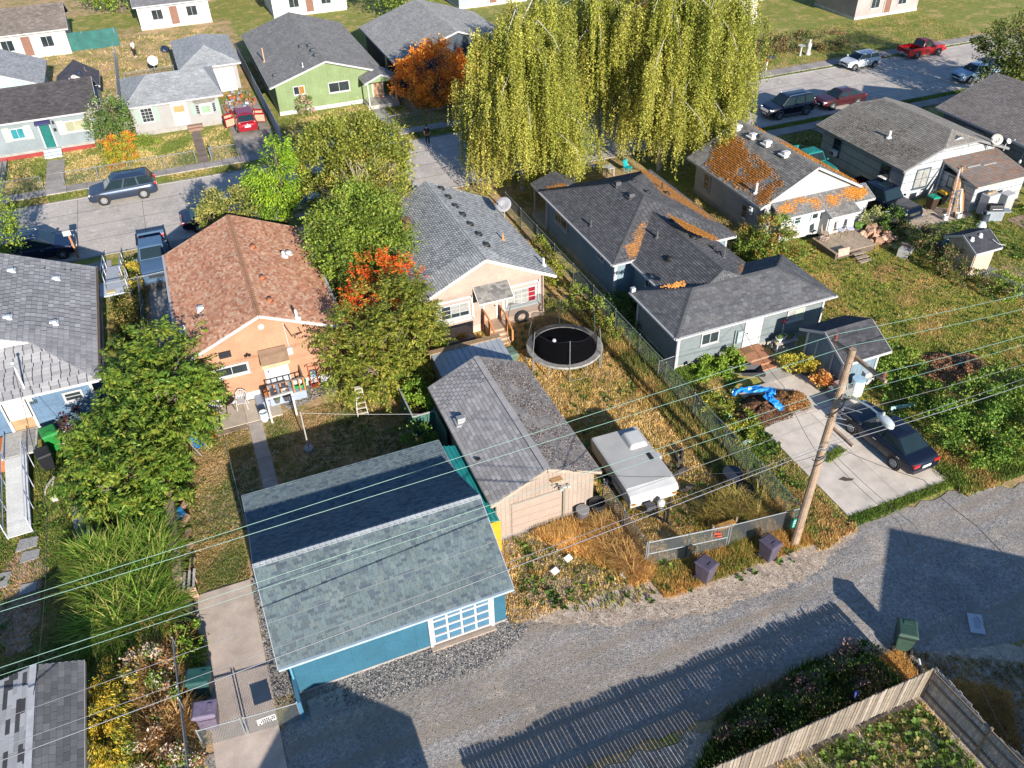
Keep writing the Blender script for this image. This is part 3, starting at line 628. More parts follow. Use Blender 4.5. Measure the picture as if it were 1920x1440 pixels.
# ------------------------------------------------------------------ houses
X, Y = (1, 0, 0), (0, 1, 0); SO, WE = (0, -1, 0), (-1, 0, 0)
def roof_litter(par, plane, poly_px, n, s=.055, seed=1, cols=((.46, .185, .03), (.40, .145, .022), (.52, .25, .05), (.3, .13, .03)), name='leaf_litter', lift=.018, patchy=0, ps=1.5, mat=None, rows=0):
    """dead leaves or moss lying on a roof plane inside a photo polygon"""
    R_ = np.random.default_rng(seed); ps_, u, v, nn = _frame(plane, V3(plane[1])-V3(plane[0]), (0, 0, 1)); o = ps_[0]; u, v, nn, o = [np.array(x) for x in (u, v, nn, o)]
    st = [((np.array(ONP(*p, plane))-o) @ u, (np.array(ONP(*p, plane))-o) @ v) for p in poly_px]
    sx = [p[0] for p in st]; ty = [p[1] for p in st]
    x = R_.uniform(min(sx), max(sx), n*3); y = R_.uniform(min(ty), max(ty), n*3); k = inpoly(x, y, st); x, y = x[k], y[k]
    if patchy: k = clump(x, y, ps, seed) > R_.normal(patchy-.5, .35, len(x)); x, y = x[k], y[k]
    x = x+R_.normal(0, .16, len(x)); y = y+R_.normal(0, .12, len(y)); k = (y > .02) & (y < max(t for _, t in [((V3(p)-V3(o)).dot(V3(u)), (V3(p)-V3(o)).dot(V3(v))) for p in plane])-.03); x, y = x[k], y[k]
    if rows: y = np.round(y/rows)*rows+R_.normal(0, rows*.12, len(y))
    x, y = x[:n], y[:n]; m = len(x); a = R_.uniform(0, 6.28, m); sz = s*R_.uniform(.5, 1.5, m); c, d = np.cos(a)*sz, np.sin(a)*sz
    base = o+np.outer(x, u)+np.outer(y, v); hz = lift+R_.uniform(0, lift, m)
    q = lambda da, db, dh: base+np.outer(da, u)+np.outer(db, v)+np.outer(hz*dh, nn)
    Vt = np.stack([q(-c, -d, .2), q(d, -c, .2), q(c, d, .2), q(-d, c, .2), q(0*c, 0*c, 1.6)], 1).reshape(-1, 3)
    F = (np.arange(m)[:, None, None]*5+np.array([[0, 1, 4], [1, 2, 4], [2, 3, 4], [3, 0, 4]])[None]).reshape(-1, 3)
    C = np.repeat(np.array(cols)[R_.integers(0, len(cols), m)]*R_.uniform(.7, 1.25, (m, 1)), 4, 0)
    return npmesh(name, Vt, F, C, mat or PIECE, par, True)
# 1 teal garage by the alley
h = thing('garage', 'teal garage with a two-level grey-green shingle roof and a white-ribbed door on the alley', 'garage', (2.7, 22, 0))
walls(h, -1.35, 6.85, 19.0, 27.5, .12, 2.2, (.03, .11, .165), style='vert', exp=1.22, j=.03, gap=.012, faces='SWE', fh=.1, fcol=(.3, .28, .26))
B().prism([(-1.35, 19.02, 2.2), (-1.35, 25.4, 2.2), (-1.35, 22.2, 3.85)], (8.2, 0, 0)).build('gable_wall', M('teal_gable', (.1, .3, .4), .7), h)
GRN = [(.135, .175, .185), (.125, .165, .175), (.145, .185, .19), (.11, .14, .158), (.09, .115, .14), (.155, .19, .19), (.13, .17, .18)]
xa, xb = -1.78, 7.1
roof(h, [[(xa, 18.72, 2.3), (xb, 18.72, 2.3), (xb, 22.2, 4.0), (xa, 22.2, 4.0)],
         [(xb, 25.42, 2.42), (xa, 25.42, 2.42), (xa, 22.2, 4.0), (xb, 22.2, 4.0)]], GRN, .125, .19, 300, capcol=(.27, .29, .31), wj=.55, cap_ind=True, fascia=M('fascia_grey', (.3, .34, .37), .5))
roof(h, [[(xb, 27.85, 2.24), (xa, 27.85, 2.24), (xa, 25.38, 2.40), (xb, 25.38, 2.40)]], GRN, .125, .19, 0, wj=.55, caps=False, fascia=M('fascia_grey'))
B().beam((xa, 18.66, 2.27), (xb, 18.66, 2.27), .1, .1).build('gutter', M('gutter_blue', (.33, .4, .45), .4), h)
B().tube([(xa+.35, 18.7, 2.2), (-1.42, 18.93, 1.95), (-1.42, 18.93, .1)], .045, 6).build('downspout', M('downspout_teal', (.1, .3, .42), .5), h)
gd = B().box(3.82, 6.2, 18.935, 18.975, .22, 2.12).build('garage_door', M('door_blue', (.055, .15, .235), .5), h)
for i in range(4):
    for k in range(4):
        B().box(3.94+i*.575, 3.94+i*.575+.49, 18.905, 18.934, .36+k*.46, .36+k*.46+.335).build('door_panel', M('door_blue'), gd)
b = B()
for i in range(5): b.box(3.82+i*.573, 3.82+i*.573+.085, 18.89, 18.936, .22, 2.12)
for k in range(5): b.box(3.9, 6.19, 18.888, 18.934, .22+k*.46, .22+k*.46+.09)
b.box(6.2, 6.34, 18.88, 18.98, .1, 2.15); b.box(3.7, 3.82, 18.88, 18.98, .1, 2.15)
b.build('door_ribs', WHITE, gd)
B().box(3.7, 6.34, 18.7, 19, .0, .14).build('threshold', M('threshold', (.35, .28, .22), .9, .2), h)
# metal lean-to roof in the gap beside it
h = thing('lean_to', 'green ribbed metal lean-to roof squeezed between the teal garage and the beige garage', 'lean-to', (7.5, 24, 0))
b = B(); b.prism([(7.13, 22.3, 2.3), (7.95, 22.3, 2.05), (7.95, 27.3, 2.05), (7.13, 27.3, 2.3)], (0, 0, -.05)); b.build('roof', M('green_metal', (.02, .24, .23), .35, .1, 2, spec=.6), h)
for i in range(4):
    B().beam((7.2+i*.22, 22.3, 2.31-i*.067), (7.2+i*.22, 27.3, 2.31-i*.067), .035, .04).build('roof_rib', M('green_metal'), h)
B().box(7.0, 8.0, 22.32, 22.36, .1, 2.0).build('panel', M('orange_board', (.75, .30, .02), .6, .1), h)
B().box(7.05, 7.95, 22.36, 27.2, 0, .1).build('floor', M('g_dirtfloor', (.14, .1, .07), .9), h)
# 2 beige garage
h = thing('garage', 'beige board-sided garage with a worn grey three-tab shingle roof behind the camper lot fence', 'garage', (10.3, 27, 0))
BEI = (.315, .25, .205)
walls(h, 8.07, 12.68, 23.05, 31.3, .1, 2.42, BEI, gable='y', zr=3.43, style='vert', exp=.2, j=.03, gap=.012, fh=.1, fcol=(.3, .27, .24), xr=10.37)
GRY = [(.35, .33, .33), (.31, .295, .295), (.38, .36, .35), (.28, .265, .26)]
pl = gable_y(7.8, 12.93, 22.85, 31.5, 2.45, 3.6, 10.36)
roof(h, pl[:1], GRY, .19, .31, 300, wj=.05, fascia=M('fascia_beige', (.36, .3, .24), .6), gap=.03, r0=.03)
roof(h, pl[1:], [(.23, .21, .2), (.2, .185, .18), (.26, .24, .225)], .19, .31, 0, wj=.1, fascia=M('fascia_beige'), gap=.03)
roof_litter(h, pl[1], [(905, 682), (985, 682), (1120, 880), (1030, 875)], 2600, .05, 58, ((.12, .10, .085), (.3, .27, .25), (.18, .13, .1)), 'roof_debris', .02, .35, 2.5)
for i in range(38): B().par((10.21, 22.86+i*.227, 3.585), (.15, 0, .03), (0, .21, 0), (0, 0, .03), jc((.36, .34, .33), .08)).build('ridge_cap', SHING, h); B().par((10.36, 22.86+i*.227, 3.615), (.15, 0, -.03), (0, .21, 0), (0, 0, .03), jc((.33, .31, .3), .08)).build('ridge_cap', SHING, h)
vent_box(h, ONP(864, 790, pl[0]), (.3, .31, .31), .4, .4, .25)
B().lathe([(.1, .02), (.13, .05), (.1, .07)], 10, tuple(ONP(896, 862, pl[0]))).build('roof_ring', RUBBER, h)
gd = B().box(8.75, 11.1, 22.99, 23.03, .12, 1.98).build('garage_door', M('beige_door', (.325, .255, .21), .6, .05), h)
for k in range(4): B().box(8.78, 11.07, 22.975, 22.992, .15+k*.455, .15+k*.455+.435).build('door_panel', M('beige_door'), gd)
b = B(); b.box(11.16, 11.27, 22.93, 23.03, .1, 2.0); b.build('door_post', M('grey_green_post', (.2, .19, .15), .6), h)
b = B(); b.box(11.0, 11.42, 22.86, 23.02, 2.08, 2.2); b.box(10.95, 11.1, 22.8, 22.9, 2.05, 2.2); b.box(11.3, 11.45, 22.8, 22.9, 2.1, 2.25); b.build('floodlight', DIRTYW, h)
b = B(); b.box(10.55, 11.05, 22.75, 23.0, 2.72, 2.8); b.build('lamp_shelf', M('tan_wood', (.42, .25, .12), .8), h)
b = B(); b.tube([(10.8, 22.9, 2.6), (10.8, 22.8, 2.5), (10.62, 22.75, 2.45)], .03); b.tube([(10.8, 22.8, 2.5), (10.95, 22.75, 2.42)], .05); b.build('lamp', BLACK, h)
# 3 salmon house
h = thing('house', 'peach house with a mottled salmon shingle roof and a small porch facing its back lawn', 'house', (.9, 43, 0))
PEA = (.38, .205, .125)
walls(h, -2.85, 4.7, 37.35, 48.6, .5, 3.42, PEA, gable='y', zr=5.03, style='shake', exp=.3, bw=.62, j=.03, fh=.5, fcol=(.5, .49, .47), xr=.93)
SAL = [(.60, .29, .17), (.62, .33, .2), (.54, .24, .14), (.60, .35, .23), (.50, .24, .14), (.52, .26, .155), (.42, .18, .11), (.64, .42, .28)]
pl = gable_y(-3.22, 5.06, 37.0, 48.95, 3.42, 5.22, .94)
roof(h, pl, SAL, .135, .2, 300, capcol=(.36, .19, .11), wj=.3, gap=.01)
gutter_run(h, (-3.3, 37, 3.38), (-3.3, 48.95, 3.38)); gutter_run(h, (5.14, 37, 3.38), (5.14, 48.95, 3.38))
for q in ((474, 465), (492, 523), (506, 565)): vent_dome(h, ONP(*q, pl[1]), (.32, .12, .06), .17)
vent_dome(h, ONP(541, 476, pl[1]), (.5, .5, .5), .2); pipe(h, ONP(532, 481, pl[1]), .3, .1, (.6, .6, .6))
vent_box(h, ONP(377, 579, pl[0]), (.62, .64, .66), .3, .35, .14); pipe(h, ONP(346, 620, pl[0]), .3, .09, (.55, .57, .6)); pipe(h, ONP(557, 597, pl[1]), .5, .08, (.6, .6, .58))
yw = 37.35
wpx(h, 'y', yw, (405, 711), (464, 676), cols=2, fw=.11)
d0 = AY(503, 712, yw); d1 = AY(534, 690, yw)
door(h, (d0.x, yw, .62), X, SO, d1.x-d0.x+.1, 1.95, WHITE, handle=True, side=-1)
aw = thing  # awning over the door
a0, a1 = AY(485, 660, yw), AY(531, 652, yw); b = B()
zt = 3.0
for i in range(9):
    t = i/9; B().par((a0.x-.05, yw-.95+.85*t, zt-.45+.42*t), (1.42, 0, 0), (0, .085, .042), (0, 0, .025)).build('awning_slat', M('awning_brown', (.26, .17, .11), .7, .15, 3), h)
b.box(a0.x-.05, a0.x, yw-.95, yw, zt-.5, zt-.42); b.box(a0.x+1.32, a0.x+1.37, yw-.95, yw, zt-.5, zt-.42); b.box(a0.x-.05, a0.x+1.37, yw-.99, yw-.95, zt-.62, zt-.4); b.build('awning_frame', M('awning_tan', (.5, .33, .2), .7), h)
b = B()
m0 = AY(543, 655, yw); b.box(m0.x-.13, m0.x+.13, yw-.14, yw-.02, m0.z-.25, m0.z+.2); b.lathe([(.11, 0), (.11, .09), (0, .1)], 12, (m0.x, yw-.22, m0.z-.02), 'y'); b.tube([(m0.x, yw-.06, m0.z+.2), (m0.x-.05, yw-.05, 4.3)], .022); b.build('electric_meter', M('meter_grey', (.45, .47, .48), .4), h)
b = B(); q = AY(421, 662, yw); b.par((q.x-.3, yw-.32, q.z-.1), (.6, 0, 0), (0, .28, .2), (0, -.02, .03)); b.build('solar_panel', M('solar_black', (.03, .03, .035), .3), h)
b = B(); q = AY(463, 664, yw); b.blob((q.x-.08, yw-.14, q.z), .09, .1, .07); b.blob((q.x+.1, yw-.14, q.z), .09, .1, .07); b.box(q.x-.05, q.x+.05, yw-.1, yw-.02, q.z-.02, q.z+.1); b.build('wall_light', BLACK, h)
b = B(); b.tube([AY(532, 607, yw)+V3((0, -.06, 0)), AY(545, 622, yw)+V3((0, -.3, -.1)), AY(563, 620, yw)+V3((0, -.2, 0)), AY(558, 612, yw)+V3((0, -.05, 0))], .03); b.tube([AY(580, 640, yw)+V3((0, -.05, 0)), AY(577, 655, yw)+V3((0, -.05, 0)), AY(583, 662, yw)+V3((0, -.05, 0)), AY(588, 656, yw)+V3((0, -.05, 0))], .025); b.build('cable', BLACK, h)
q = AY(489, 612, yw); B().lathe([(.16, 0), (.16, .04), (0, .05)], 12, (q.x, yw-.06, q.z), 'y').build('gable_vent', M('vent_peach', (.6, .5, .4)), h)
# porch: blue-grey platform, steps, rails
b = B(); p0 = G(500, 770); b.box(d0.x-.2, d1.x+.75, 36.2, 37.3, .1, .6); b.build('porch_floor', M('porch_blue', (.27, .32, .4), .7, .1), h)
B().box(d0.x-.55, d0.x-.22, 36.3, 37.25, .1, .42).build('step', M('porch_blue'), h); B().box(d0.x-.9, d0.x-.56, 36.3, 37.25, .1, .26).build('step', M('porch_blue'), h)
for i in range(6): B().beam((d0.x-.15+.32*i, 36.18, .6), (d0.x-.15+.32*i, 36.18, 1.45), .07, .07).build('baluster', M('orange_wood', (.5, .2, .07), .7), h)
for i in range(3): B().beam((d1.x+.72, 36.2+.5*i, .6), (d1.x+.72, 36.2+.5*i, 1.45), .07, .07).build('baluster', M('orange_wood'), h)
B().beam((d0.x-.2, 36.18, 1.48), (d1.x+.75, 36.18, 1.48), .08, .05).build('handrail', M('rail_brown', (.16, .12, .1), .7), h); B().beam((d1.x+.72, 36.2, 1.48), (d1.x+.72, 37.3, 1.48), .08, .05).build('handrail', M('rail_brown'), h)
# 4 grey-roofed cream house
h = thing('house', 'cream clapboard house with a grey shingle roof, trampoline behind its back steps', 'house', (13.4, 43, 0))
CRE = (.36, .275, .225); yw = 38.45
walls(h, 9.55, 17.1, yw, 48.8, .45, 2.98, CRE, gable='y', zr=4.72, style='lap', exp=.13, j=.025, fh=.45, fcol=(.58, .44, .34), xr=13.42)
GR2 = [(.36, .37, .37), (.31, .32, .325), (.40, .41, .405), (.26, .27, .285), (.35, .36, .36)]
pl = gable_y(9.1, 17.72, 38.05, 49.1, 2.82, 4.88, 13.43)
roof(h, pl, GR2, .145, .25, 300, capcol=(.30, .31, .31), wj=.08, gap=.045, r0=.04, fascia=M('fascia_cream', (.7, .62, .54), .6))
for q in ((827, 355), (840, 371), (853, 388), (867, 404), (881, 422), (897, 441), (912, 461)): vent_dome(h, ONP(*q, pl[1]), (.035, .035, .035), .2)
pipe(h, ONP(943, 450, pl[1]), .4, .06, (.5, .25, .12)); pipe(h, ONP(1019, 498, pl[1]), .5, .07, (.6, .6, .6)); B().box(10.6, 11.2, 45.2, 45.8, 3.2, 4.4).build('chimney', M('brick_brown', (.2, .09, .06), .9, .3, 8), h)
dish(h, ONP(938, 407, pl[1])+V3((.3, 0, 0)), .5, (-.45, -.55, .75), (.3, .3, .31), .75)
TEALTR = M('sage_trim', (.45, .52, .5), .6, .08)
CT = [CURTAIN, CURTAIN, CURTAIN]
q = wpx(h, 'y', yw, (826, 603), (880, 562), cols=3, rows=3, fw=.1, frame=WHITE, curtains=[GLASS, GLASS, GLASS, GLASS, CURTAIN, CURTAIN, GLASS, CURTAIN, CURTAIN])
RED = M('red_curtain', (.25, .02, .03), .3, .2, 5, coat=.4)
wpx(h, 'y', yw, (948, 576), (1005, 532), cols=4, rows=3, fw=.1, frame=WHITE, curtains=[CURTAIN, CURTAIN, CURTAIN, RED])
for (ll, ur) in (((823, 608), (883, 557)), ((945, 580), (1008, 527))):
    a, c = AY(*ll, yw), AY(*ur, yw); b = B()
    for (p, q_, r_, s_) in ((a.x-.06, c.x+.06, a.z-.12, a.z), (a.x-.06, c.x+.06, c.z, c.z+.12), (a.x-.12, a.x, a.z-.12, c.z+.12), (c.x, c.x+.12, a.z-.12, c.z+.12)): b.box(p, q_, yw-.06, yw-.015, r_, s_)
    b.build('window_trim', TEALTR, h)
a = AY(909, 610, yw); c = AY(930, 603, yw)
door(h, (a.x, yw, .62), X, SO, c.x-a.x, 1.9, M('cream_door', (.38, .29, .235), .6), frame=TEALTR, handle=True)
A0, A1 = AY(896, 566, yw), AY(935, 555, yw); zt = max(A0.z, 2.75); x0, x1 = A0.x-.25, A1.x+.55
ap = [[(x0, yw-.95, zt-.3), (x1, yw-.95, zt-.3), (x1, yw-.02, zt+.3), (x0, yw-.02, zt+.3)]]
roof(h, ap, [(.2, .19, .18), (.15, .145, .14), (.24, .23, .21)], .14, .25, 0, fascia=M('fascia_cream'), wj=.3, th=.06, fh=.08)
b = B(); b.prism([(x0+.03, yw-.93, zt-.36), (x0+.03, yw-.02, zt-.36), (x0+.03, yw-.02, zt+.22)], (.03, 0, 0)); b.prism([(x1-.06, yw-.93, zt-.36), (x1-.06, yw-.02, zt-.36), (x1-.06, yw-.02, zt+.22)], (.03, 0, 0)); b.build('awning_side', M('brown_board', (.2, .12, .09), .8), h)
b = B(); b.box(a.x-.1, c.x+.2, 37.3, yw-.02, .05, .6); b.build('landing', M('landing_wood', (.42, .29, .2), .8, .2, 3), h)
for i in range(3): B().box(a.x-.05, c.x+.15, 37.3-.28*(i+1), 37.3-.28*i-.01, .02, .46-.15*i).build('step', M('landing_wood'), h)
for xx in (a.x-.12, c.x+.22):
    for yy, zz in ((38.2, 1.55), (37.3, 1.45), (36.4, 1.0)): B().beam((xx, yy, .05), (xx, yy, zz), .1, .1).build('rail_post', M('orange_wood'), h)
    B().tube([(xx, 38.2, 1.5), (xx, 37.3, 1.4), (xx, 36.4, .95)], .055).build('handrail', M('orange_wood'), h)
b = B(); q = AY(977, 592, yw); b.lathe([(.28, -.06), (.4, -.08), (.46, 0), (.4, .08), (.28, .06), (.28, -.06)], 18, (q.x, yw-.16, q.z), 'y', cap=False); b.build('hose_reel', M('hose_black', (.05, .05, .05), .7), h)
b = B(); b.tube([(16.98, yw-.08, 2.8), (17.0, yw-.08, .3)], .03); b.tube([AY(1013, 568, yw)+V3((0, -.08, 0)), AY(1009, 575, yw)+V3((0, -.1, 0)), AY(1011, 582, yw)+V3((0, -.08, 0)), AY(1016, 580, yw)+V3((0, -.06, 0))], .035); b.build('cable', M('cable_brown', (.15, .1, .08), .7), h)
b = B(); b.box(10.6, 12.2, 36.9, 38.3, .0, .75, (.22, .16, .13)); b.build('porch_bench', WOOD, h)
# 5 blue-grey house, three joined roofs
h = thing('house', 'long slate blue house with dark joined hip roofs and orange leaf litter in the valleys', 'house', (26, 36, 0))
BLU = (.17, .235, .27); DK = [(.105, .105, .11), (.085, .085, .092), (.125, .125, .13), (.095, .096, .102)]
walls(h, 21.62, 29.3, 38.0, 47.9, .4, 2.9, BLU, style='lap', exp=.16, j=.03, fh=.4, fcol=(.32, .29, .25), trim=WHITE)
walls(h, 22.85, 28.0, 32.5, 38.2, .4, 2.75, BLU, style='lap', exp=.16, j=.03, faces='WE', fh=.4, fcol=(.32, .29, .25))
walls(h, 21.4, 30.8, 30.4, 34.7, .35, 2.62, (.155, .18, .185), style='lap', exp=.16, j=.03, fh=.35, fcol=(.32, .29, .25), trim=WHITE)
x0, x1, y0, y1, ze, zr = 21.2, 29.75, 37.6, 48.3, 2.95, 4.6; xm = 25.5; hr = 4.25
main = [[(x0, y1, ze), (x0, y0, ze), (xm, y0+hr, zr), (xm, y1-hr, zr)], [(x1, y0, ze), (x1, y1, ze), (xm, y1-hr, zr), (xm, y0+hr, zr)],
        [(x0, y0, ze), (x1, y0, ze), (xm, y0+hr, zr)], [(x1, y1, ze), (x0, y1, ze), (xm, y1-hr, zr)]]
roof(h, main, DK, .15, .28, 0, wj=.06, gap=.035, r0=.035, capcol=(.075, .077, .083))
wl, wr, ws, wz = 22.45, 28.45, 31.9, 4.12; wm = 25.45
wing = [[(wl, 38.3, 2.83), (wl, ws, 2.83), (wm, ws+.9, wz), (wm, 40.9, wz)], [(wr, ws, 2.83), (wr, 38.3, 2.83), (wm, 40.9, wz), (wm, ws+.9, wz)], [(wl, ws, 2.83), (wr, ws, 2.83), (wm, ws+.9, wz)]]
roof(h, wing, DK, .15, .28, 0, wj=.06, gap=.035, r0=.035, capcol=(.075, .077, .083))
x0, x1, y0, y1, ze, zr = 20.95, 31.25, 30.0, 35.0, 2.62, 3.68
blk = [[(x0, y0, ze), (x1, y0, ze), (x1-2.4, 32.5, zr), (x0+2.4, 32.5, zr)], [(x1, y1, ze), (x0, y1, ze), (x0+2.4, 32.5, zr), (x1-2.4, 32.5, zr)],
       [(x0, y1, ze), (x0, y0, ze), (x0+2.4, 32.5, zr)], [(x1, y0, ze), (x1, y1, ze), (x1-2.4, 32.5, zr)]]
DK2 = [(.115, .116, .124), (.1, .101, .108), (.13, .131, .137), (.145, .145, .148)]
roof(h, blk, DK2, .145, .3, 300, wj=.3, gap=.01, capcol=(.075, .077, .083))
gutter_run(h, (20.88, 29.95, 2.56), (31.3, 29.95, 2.56)); gutter_run(h, (20.88, 30, 2.56), (20.88, 35, 2.56)); gutter_run(h, (21.1, 37.6, 2.9), (21.1, 48.3, 2.9)); gutter_run(h, (21.1, 37.52, 2.9), (22.4, 37.52, 2.9)); gutter_run(h, (22.37, 32, 2.78), (22.37, 37.5, 2.78))
B().tube([(21.25, 30.1, 2.5), (21.3, 30.3, 2.2), (21.3, 30.3, .2)], .05).build('downspout', WHITE, h); B().tube([(21.3, 37.7, 2.8), (21.5, 37.9, 2.5), (21.5, 37.9, .2)], .05).build('downspout', WHITE, h); B().tube([(21.3, 48.2, 2.8), (21.5, 47.9, 2.5), (21.5, 47.9, .2)], .05).build('downspout', WHITE, h)
for q in ((1158, 347), (1183, 369)): vent_box(h, ONP(*q, main[0]), (.07, .07, .075), .4, .4, .25)
for q in ((1188, 341), (1214, 362), (1250, 364)): vent_dome(h, ONP(*q, main[1]), (.04, .04, .045), .17)
pipe(h, ONP(1241, 355, main[1]), .45, .05, (.05, .05, .055)); pipe(h, ONP(1108, 424, main[0]), .45, .06, (.08, .08, .085)); pipe(h, ONP(1232, 446, wing[0]), .5, .06, (.1, .1, .1))
vent_dome(h, ONP(1256, 487, wing[0]), (.03, .03, .03), .2)
for q in ((1259, 416), (1300, 448), (1337, 467), (1348, 477)): vent_dome(h, ONP(*q, wing[1]), (.04, .04, .045), .17)
pipe(h, ONP(1357, 484, wing[1]), .55, .05, (.1, .1, .1))
wpx(h, 'x', 21.6, (1042, 413), (1065, 406), cols=2, fw=.06); wpx(h, 'x', 21.6, (1121, 480), (1134.5, 473), cols=2, fw=.06)
wpx(h, 'x', 22.83, (1211, 535), (1220, 535-19), cols=1, fw=.06)
yw = 30.4
wpx(h, 'y', yw, (1312, 648), (1349, 617), cols=2, fw=.07); wpx(h, 'y', yw, (1472, 604), (1509, 574), cols=2, fw=.07, curtains=[CURTAIN, M('green_shade', (.35, .42, .33), .3, .1)])
a = AY(1392, 648, yw); c = AY(1419, 640, yw); door(h, (a.x, yw, .42), X, SO, c.x-a.x, 2.05, WHITE, side=-1)
b = B(); q = AY(1384, 628, yw); b.box(q.x-.17, q.x+.17, yw-.2, yw-.02, q.z-.45, q.z+.35); b.tube([(q.x-.25, yw-.1, .1), (q.x-.25, yw-.1, q.z+.4)], .035); b.build('electric_meter', M('meter_bluegrey', (.3, .35, .37), .4), h)
for i in range(7): B().box(25.15, 26.75, 30.3-.17*(i+1)+.008, 30.3-.17*i, .34, .4, (.36, .17, .09)).build('deck_board', WOOD, h)
B().box(25.15, 26.75, 29.12, 30.3, .05, .335).build('deck_frame', M('deck_brown', (.3, .14, .08), .7), h)
for i in range(2): B().box(25.2, 26.8, 28.78-.36*i, 29.11-.36*i, .03, .27-.12*i, (.34, .16, .085)).build('step', WOOD, h)
B().box(25.45, 26.1, 29.75, 30.2, .402, .42).build('doormat', M('mat_brown', (.2, .11, .05), .9), h)
b = B(); q = AX(1192, 542, 21.9); b.box(20.9, 21.15, 34.75, 34.95, 2.7, 2.95); b.build('antenna_box', WHITE, h)
roof_litter(h, main[1], [(1202, 318), (1215, 322), (1250, 348), (1345, 415), (1330, 412), (1285, 385), (1245, 365), (1222, 340)], 9000, .04, 51)
roof_litter(h, main[1], [(1228, 395), (1250, 402), (1300, 425), (1342, 446), (1335, 449), (1290, 431), (1245, 409)], 3200, .04, 52)
roof_litter(h, main[2], [(1203, 418), (1207, 418), (1195, 465), (1184, 487), (1180, 470), (1174, 462), (1190, 458)], 2200, .04, 53)
roof_litter(h, wing[1], [(1386, 502), (1399, 494), (1398, 505), (1387, 515)], 500, .04, 54)
roof_litter(h, wing[2], [(1240, 534), (1281, 529), (1280, 531), (1240, 535)], 240, .05, 55)
# street-side porch of the blue-grey house
pp = [[(21.5, 50.6, 2.55), (21.5, 48.2, 2.55), (23.2, 48.2, 3.1), (23.2, 50.6, 3.1)], [(24.9, 48.2, 2.55), (24.9, 50.6, 2.55), (23.2, 50.6, 3.1), (23.2, 48.2, 3.1)]]
roof(h, pp, DK, .145, .3, 0, gap=.012); roof_litter(h, pp[0], [(1027, 352), (1083, 342), (1082, 346), (1030, 358)], 600, .06, 56); roof_litter(h, pp[1], [(1090, 342), (1105, 330), (1112, 334), (1100, 344)], 400, .06, 57)
b = B(); b.beam((21.7, 50.4, 0), (21.7, 50.4, 2.5), .1, .1); b.beam((24.7, 50.4, 0), (24.7, 50.4, 2.5), .1, .1); b.box(21.5, 24.9, 48, 50.5, 0, .35); b.build('porch', M('porch_tan', (.45, .36, .28), .8), h)
# 6 mossy white house
h = thing('house', 'white house with an orange mossy roof and a low lean-to facing a wooden deck', 'house', (37.6, 45, 0))
WH = (.36, .36, .37)
walls(h, 34.15, 41.1, 40.65, 49.0, .35, 2.85, WH, gable='y', zr=4.72, style='vert', exp=1.2, j=.015, gap=.008, fh=.35, fcol=(.3, .28, .26), xr=37.6)
MG1 = [(.215, .205, .19), (.185, .178, .168), (.245, .23, .215), (.16, .155, .15)]
pl = gable_y(33.48, 41.7, 40.28, 49.35, 2.78, 4.9, 37.6)
roof(h, pl, MG1, .15, .28, 0, gap=.02, wj=.12, capcol=(.26, .25, .23))
MOSS = ((.48, .18, .02), (.42, .145, .015), (.55, .24, .035), (.36, .15, .03))
roof_litter(h, pl[0], [(1330, 300), (1355, 262), (1390, 262), (1402, 280), (1425, 300), (1455, 330), (1465, 345), (1440, 372), (1430, 388), (1420, 372), (1390, 350), (1362, 338)], 5200, .05, 61, MOSS, 'moss', .04, .72, 4.5, rows=.15)
roof_litter(h, pl[0], [(1325, 315), (1350, 262), (1380, 258), (1400, 285), (1380, 320), (1390, 350)], 3600, .05, 62, MOSS, 'moss', .045, .72, 5.0, rows=.15)
roof_litter(h, pl[1], [(1412, 236), (1440, 252), (1540, 306), (1620, 346), (1600, 340), (1500, 290)], 3200, .06, 63, MOSS, 'moss', .05, .3, rows=.15)
for q in ((1384, 240), (1412, 256), (1439, 270), (1473, 290)): vent_box(h, ONP(*q, pl[0]), (.72, .71, .68), .5, .5, .24)
vent_dome(h, ONP(1426, 257, pl[0]), (.08, .08, .08), .16); pipe(h, ONP(1417, 362, pl[0]), .7, .07, (.75, .75, .73))
xw = 34.13
wpx(h, 'x', xw, (1319, 351), (1334, 330), cols=1, rows=2, fw=.07); wpx(h, 'x', xw, (1389, 404), (1404, 386), cols=1, rows=2, fw=.07)
b = B(); q = AX(1410, 394, xw); b.box(xw-.2, xw-.02, q.y-.15, q.y+.15, q.z-.25, q.z+.25); b.lathe([(.12, -.1), (.12, 0)], 10, (xw-.2, q.y, q.z), 'x'); b.build('electric_meter', M('meter_grey'), h)
lt = [[(34.6, 39.35, 2.2), (38.05, 39.35, 2.2), (38.05, 40.6, 2.78), (34.6, 40.6, 2.78)], [(38.05, 38.55, 1.95), (40.4, 38.55, 1.95), (40.4, 40.6, 2.78), (38.05, 40.6, 2.78)], [(40.4, 39.35, 2.2), (42.2, 39.35, 2.2), (42.2, 40.6, 2.78), (40.4, 40.6, 2.78)]]
roof(h, lt, MG1, .15, .28, 0, gap=.02, caps=False, th=.07)
roof_litter(h, lt[0], [(1455, 395), (1480, 372), (1540, 376), (1536, 390), (1470, 398)], 1500, .05, 64, MOSS, 'moss', .03, .55, 2.5, rows=.15)
roof_litter(h, lt[1], [(1550, 372), (1600, 352), (1612, 368), (1560, 385)], 800, .05, 65, MOSS, 'moss', .03, .65, 2.5, rows=.15); roof_litter(h, lt[2], [(1600, 356), (1622, 355), (1620, 366), (1604, 368)], 260, .07, 66, MOSS, 'moss', .04, .4)
b = B(); b.box(34.8, 38.06, 39.6, 40.7, .3, 2.2); b.box(38.06, 40.3, 38.9, 40.7, .3, 2.05); b.box(40.3, 41.9, 39.6, 40.7, .3, 2.2); b.build('lean_to_wall', M('lean_white', (.44, .44, .43), .7, .06), h)
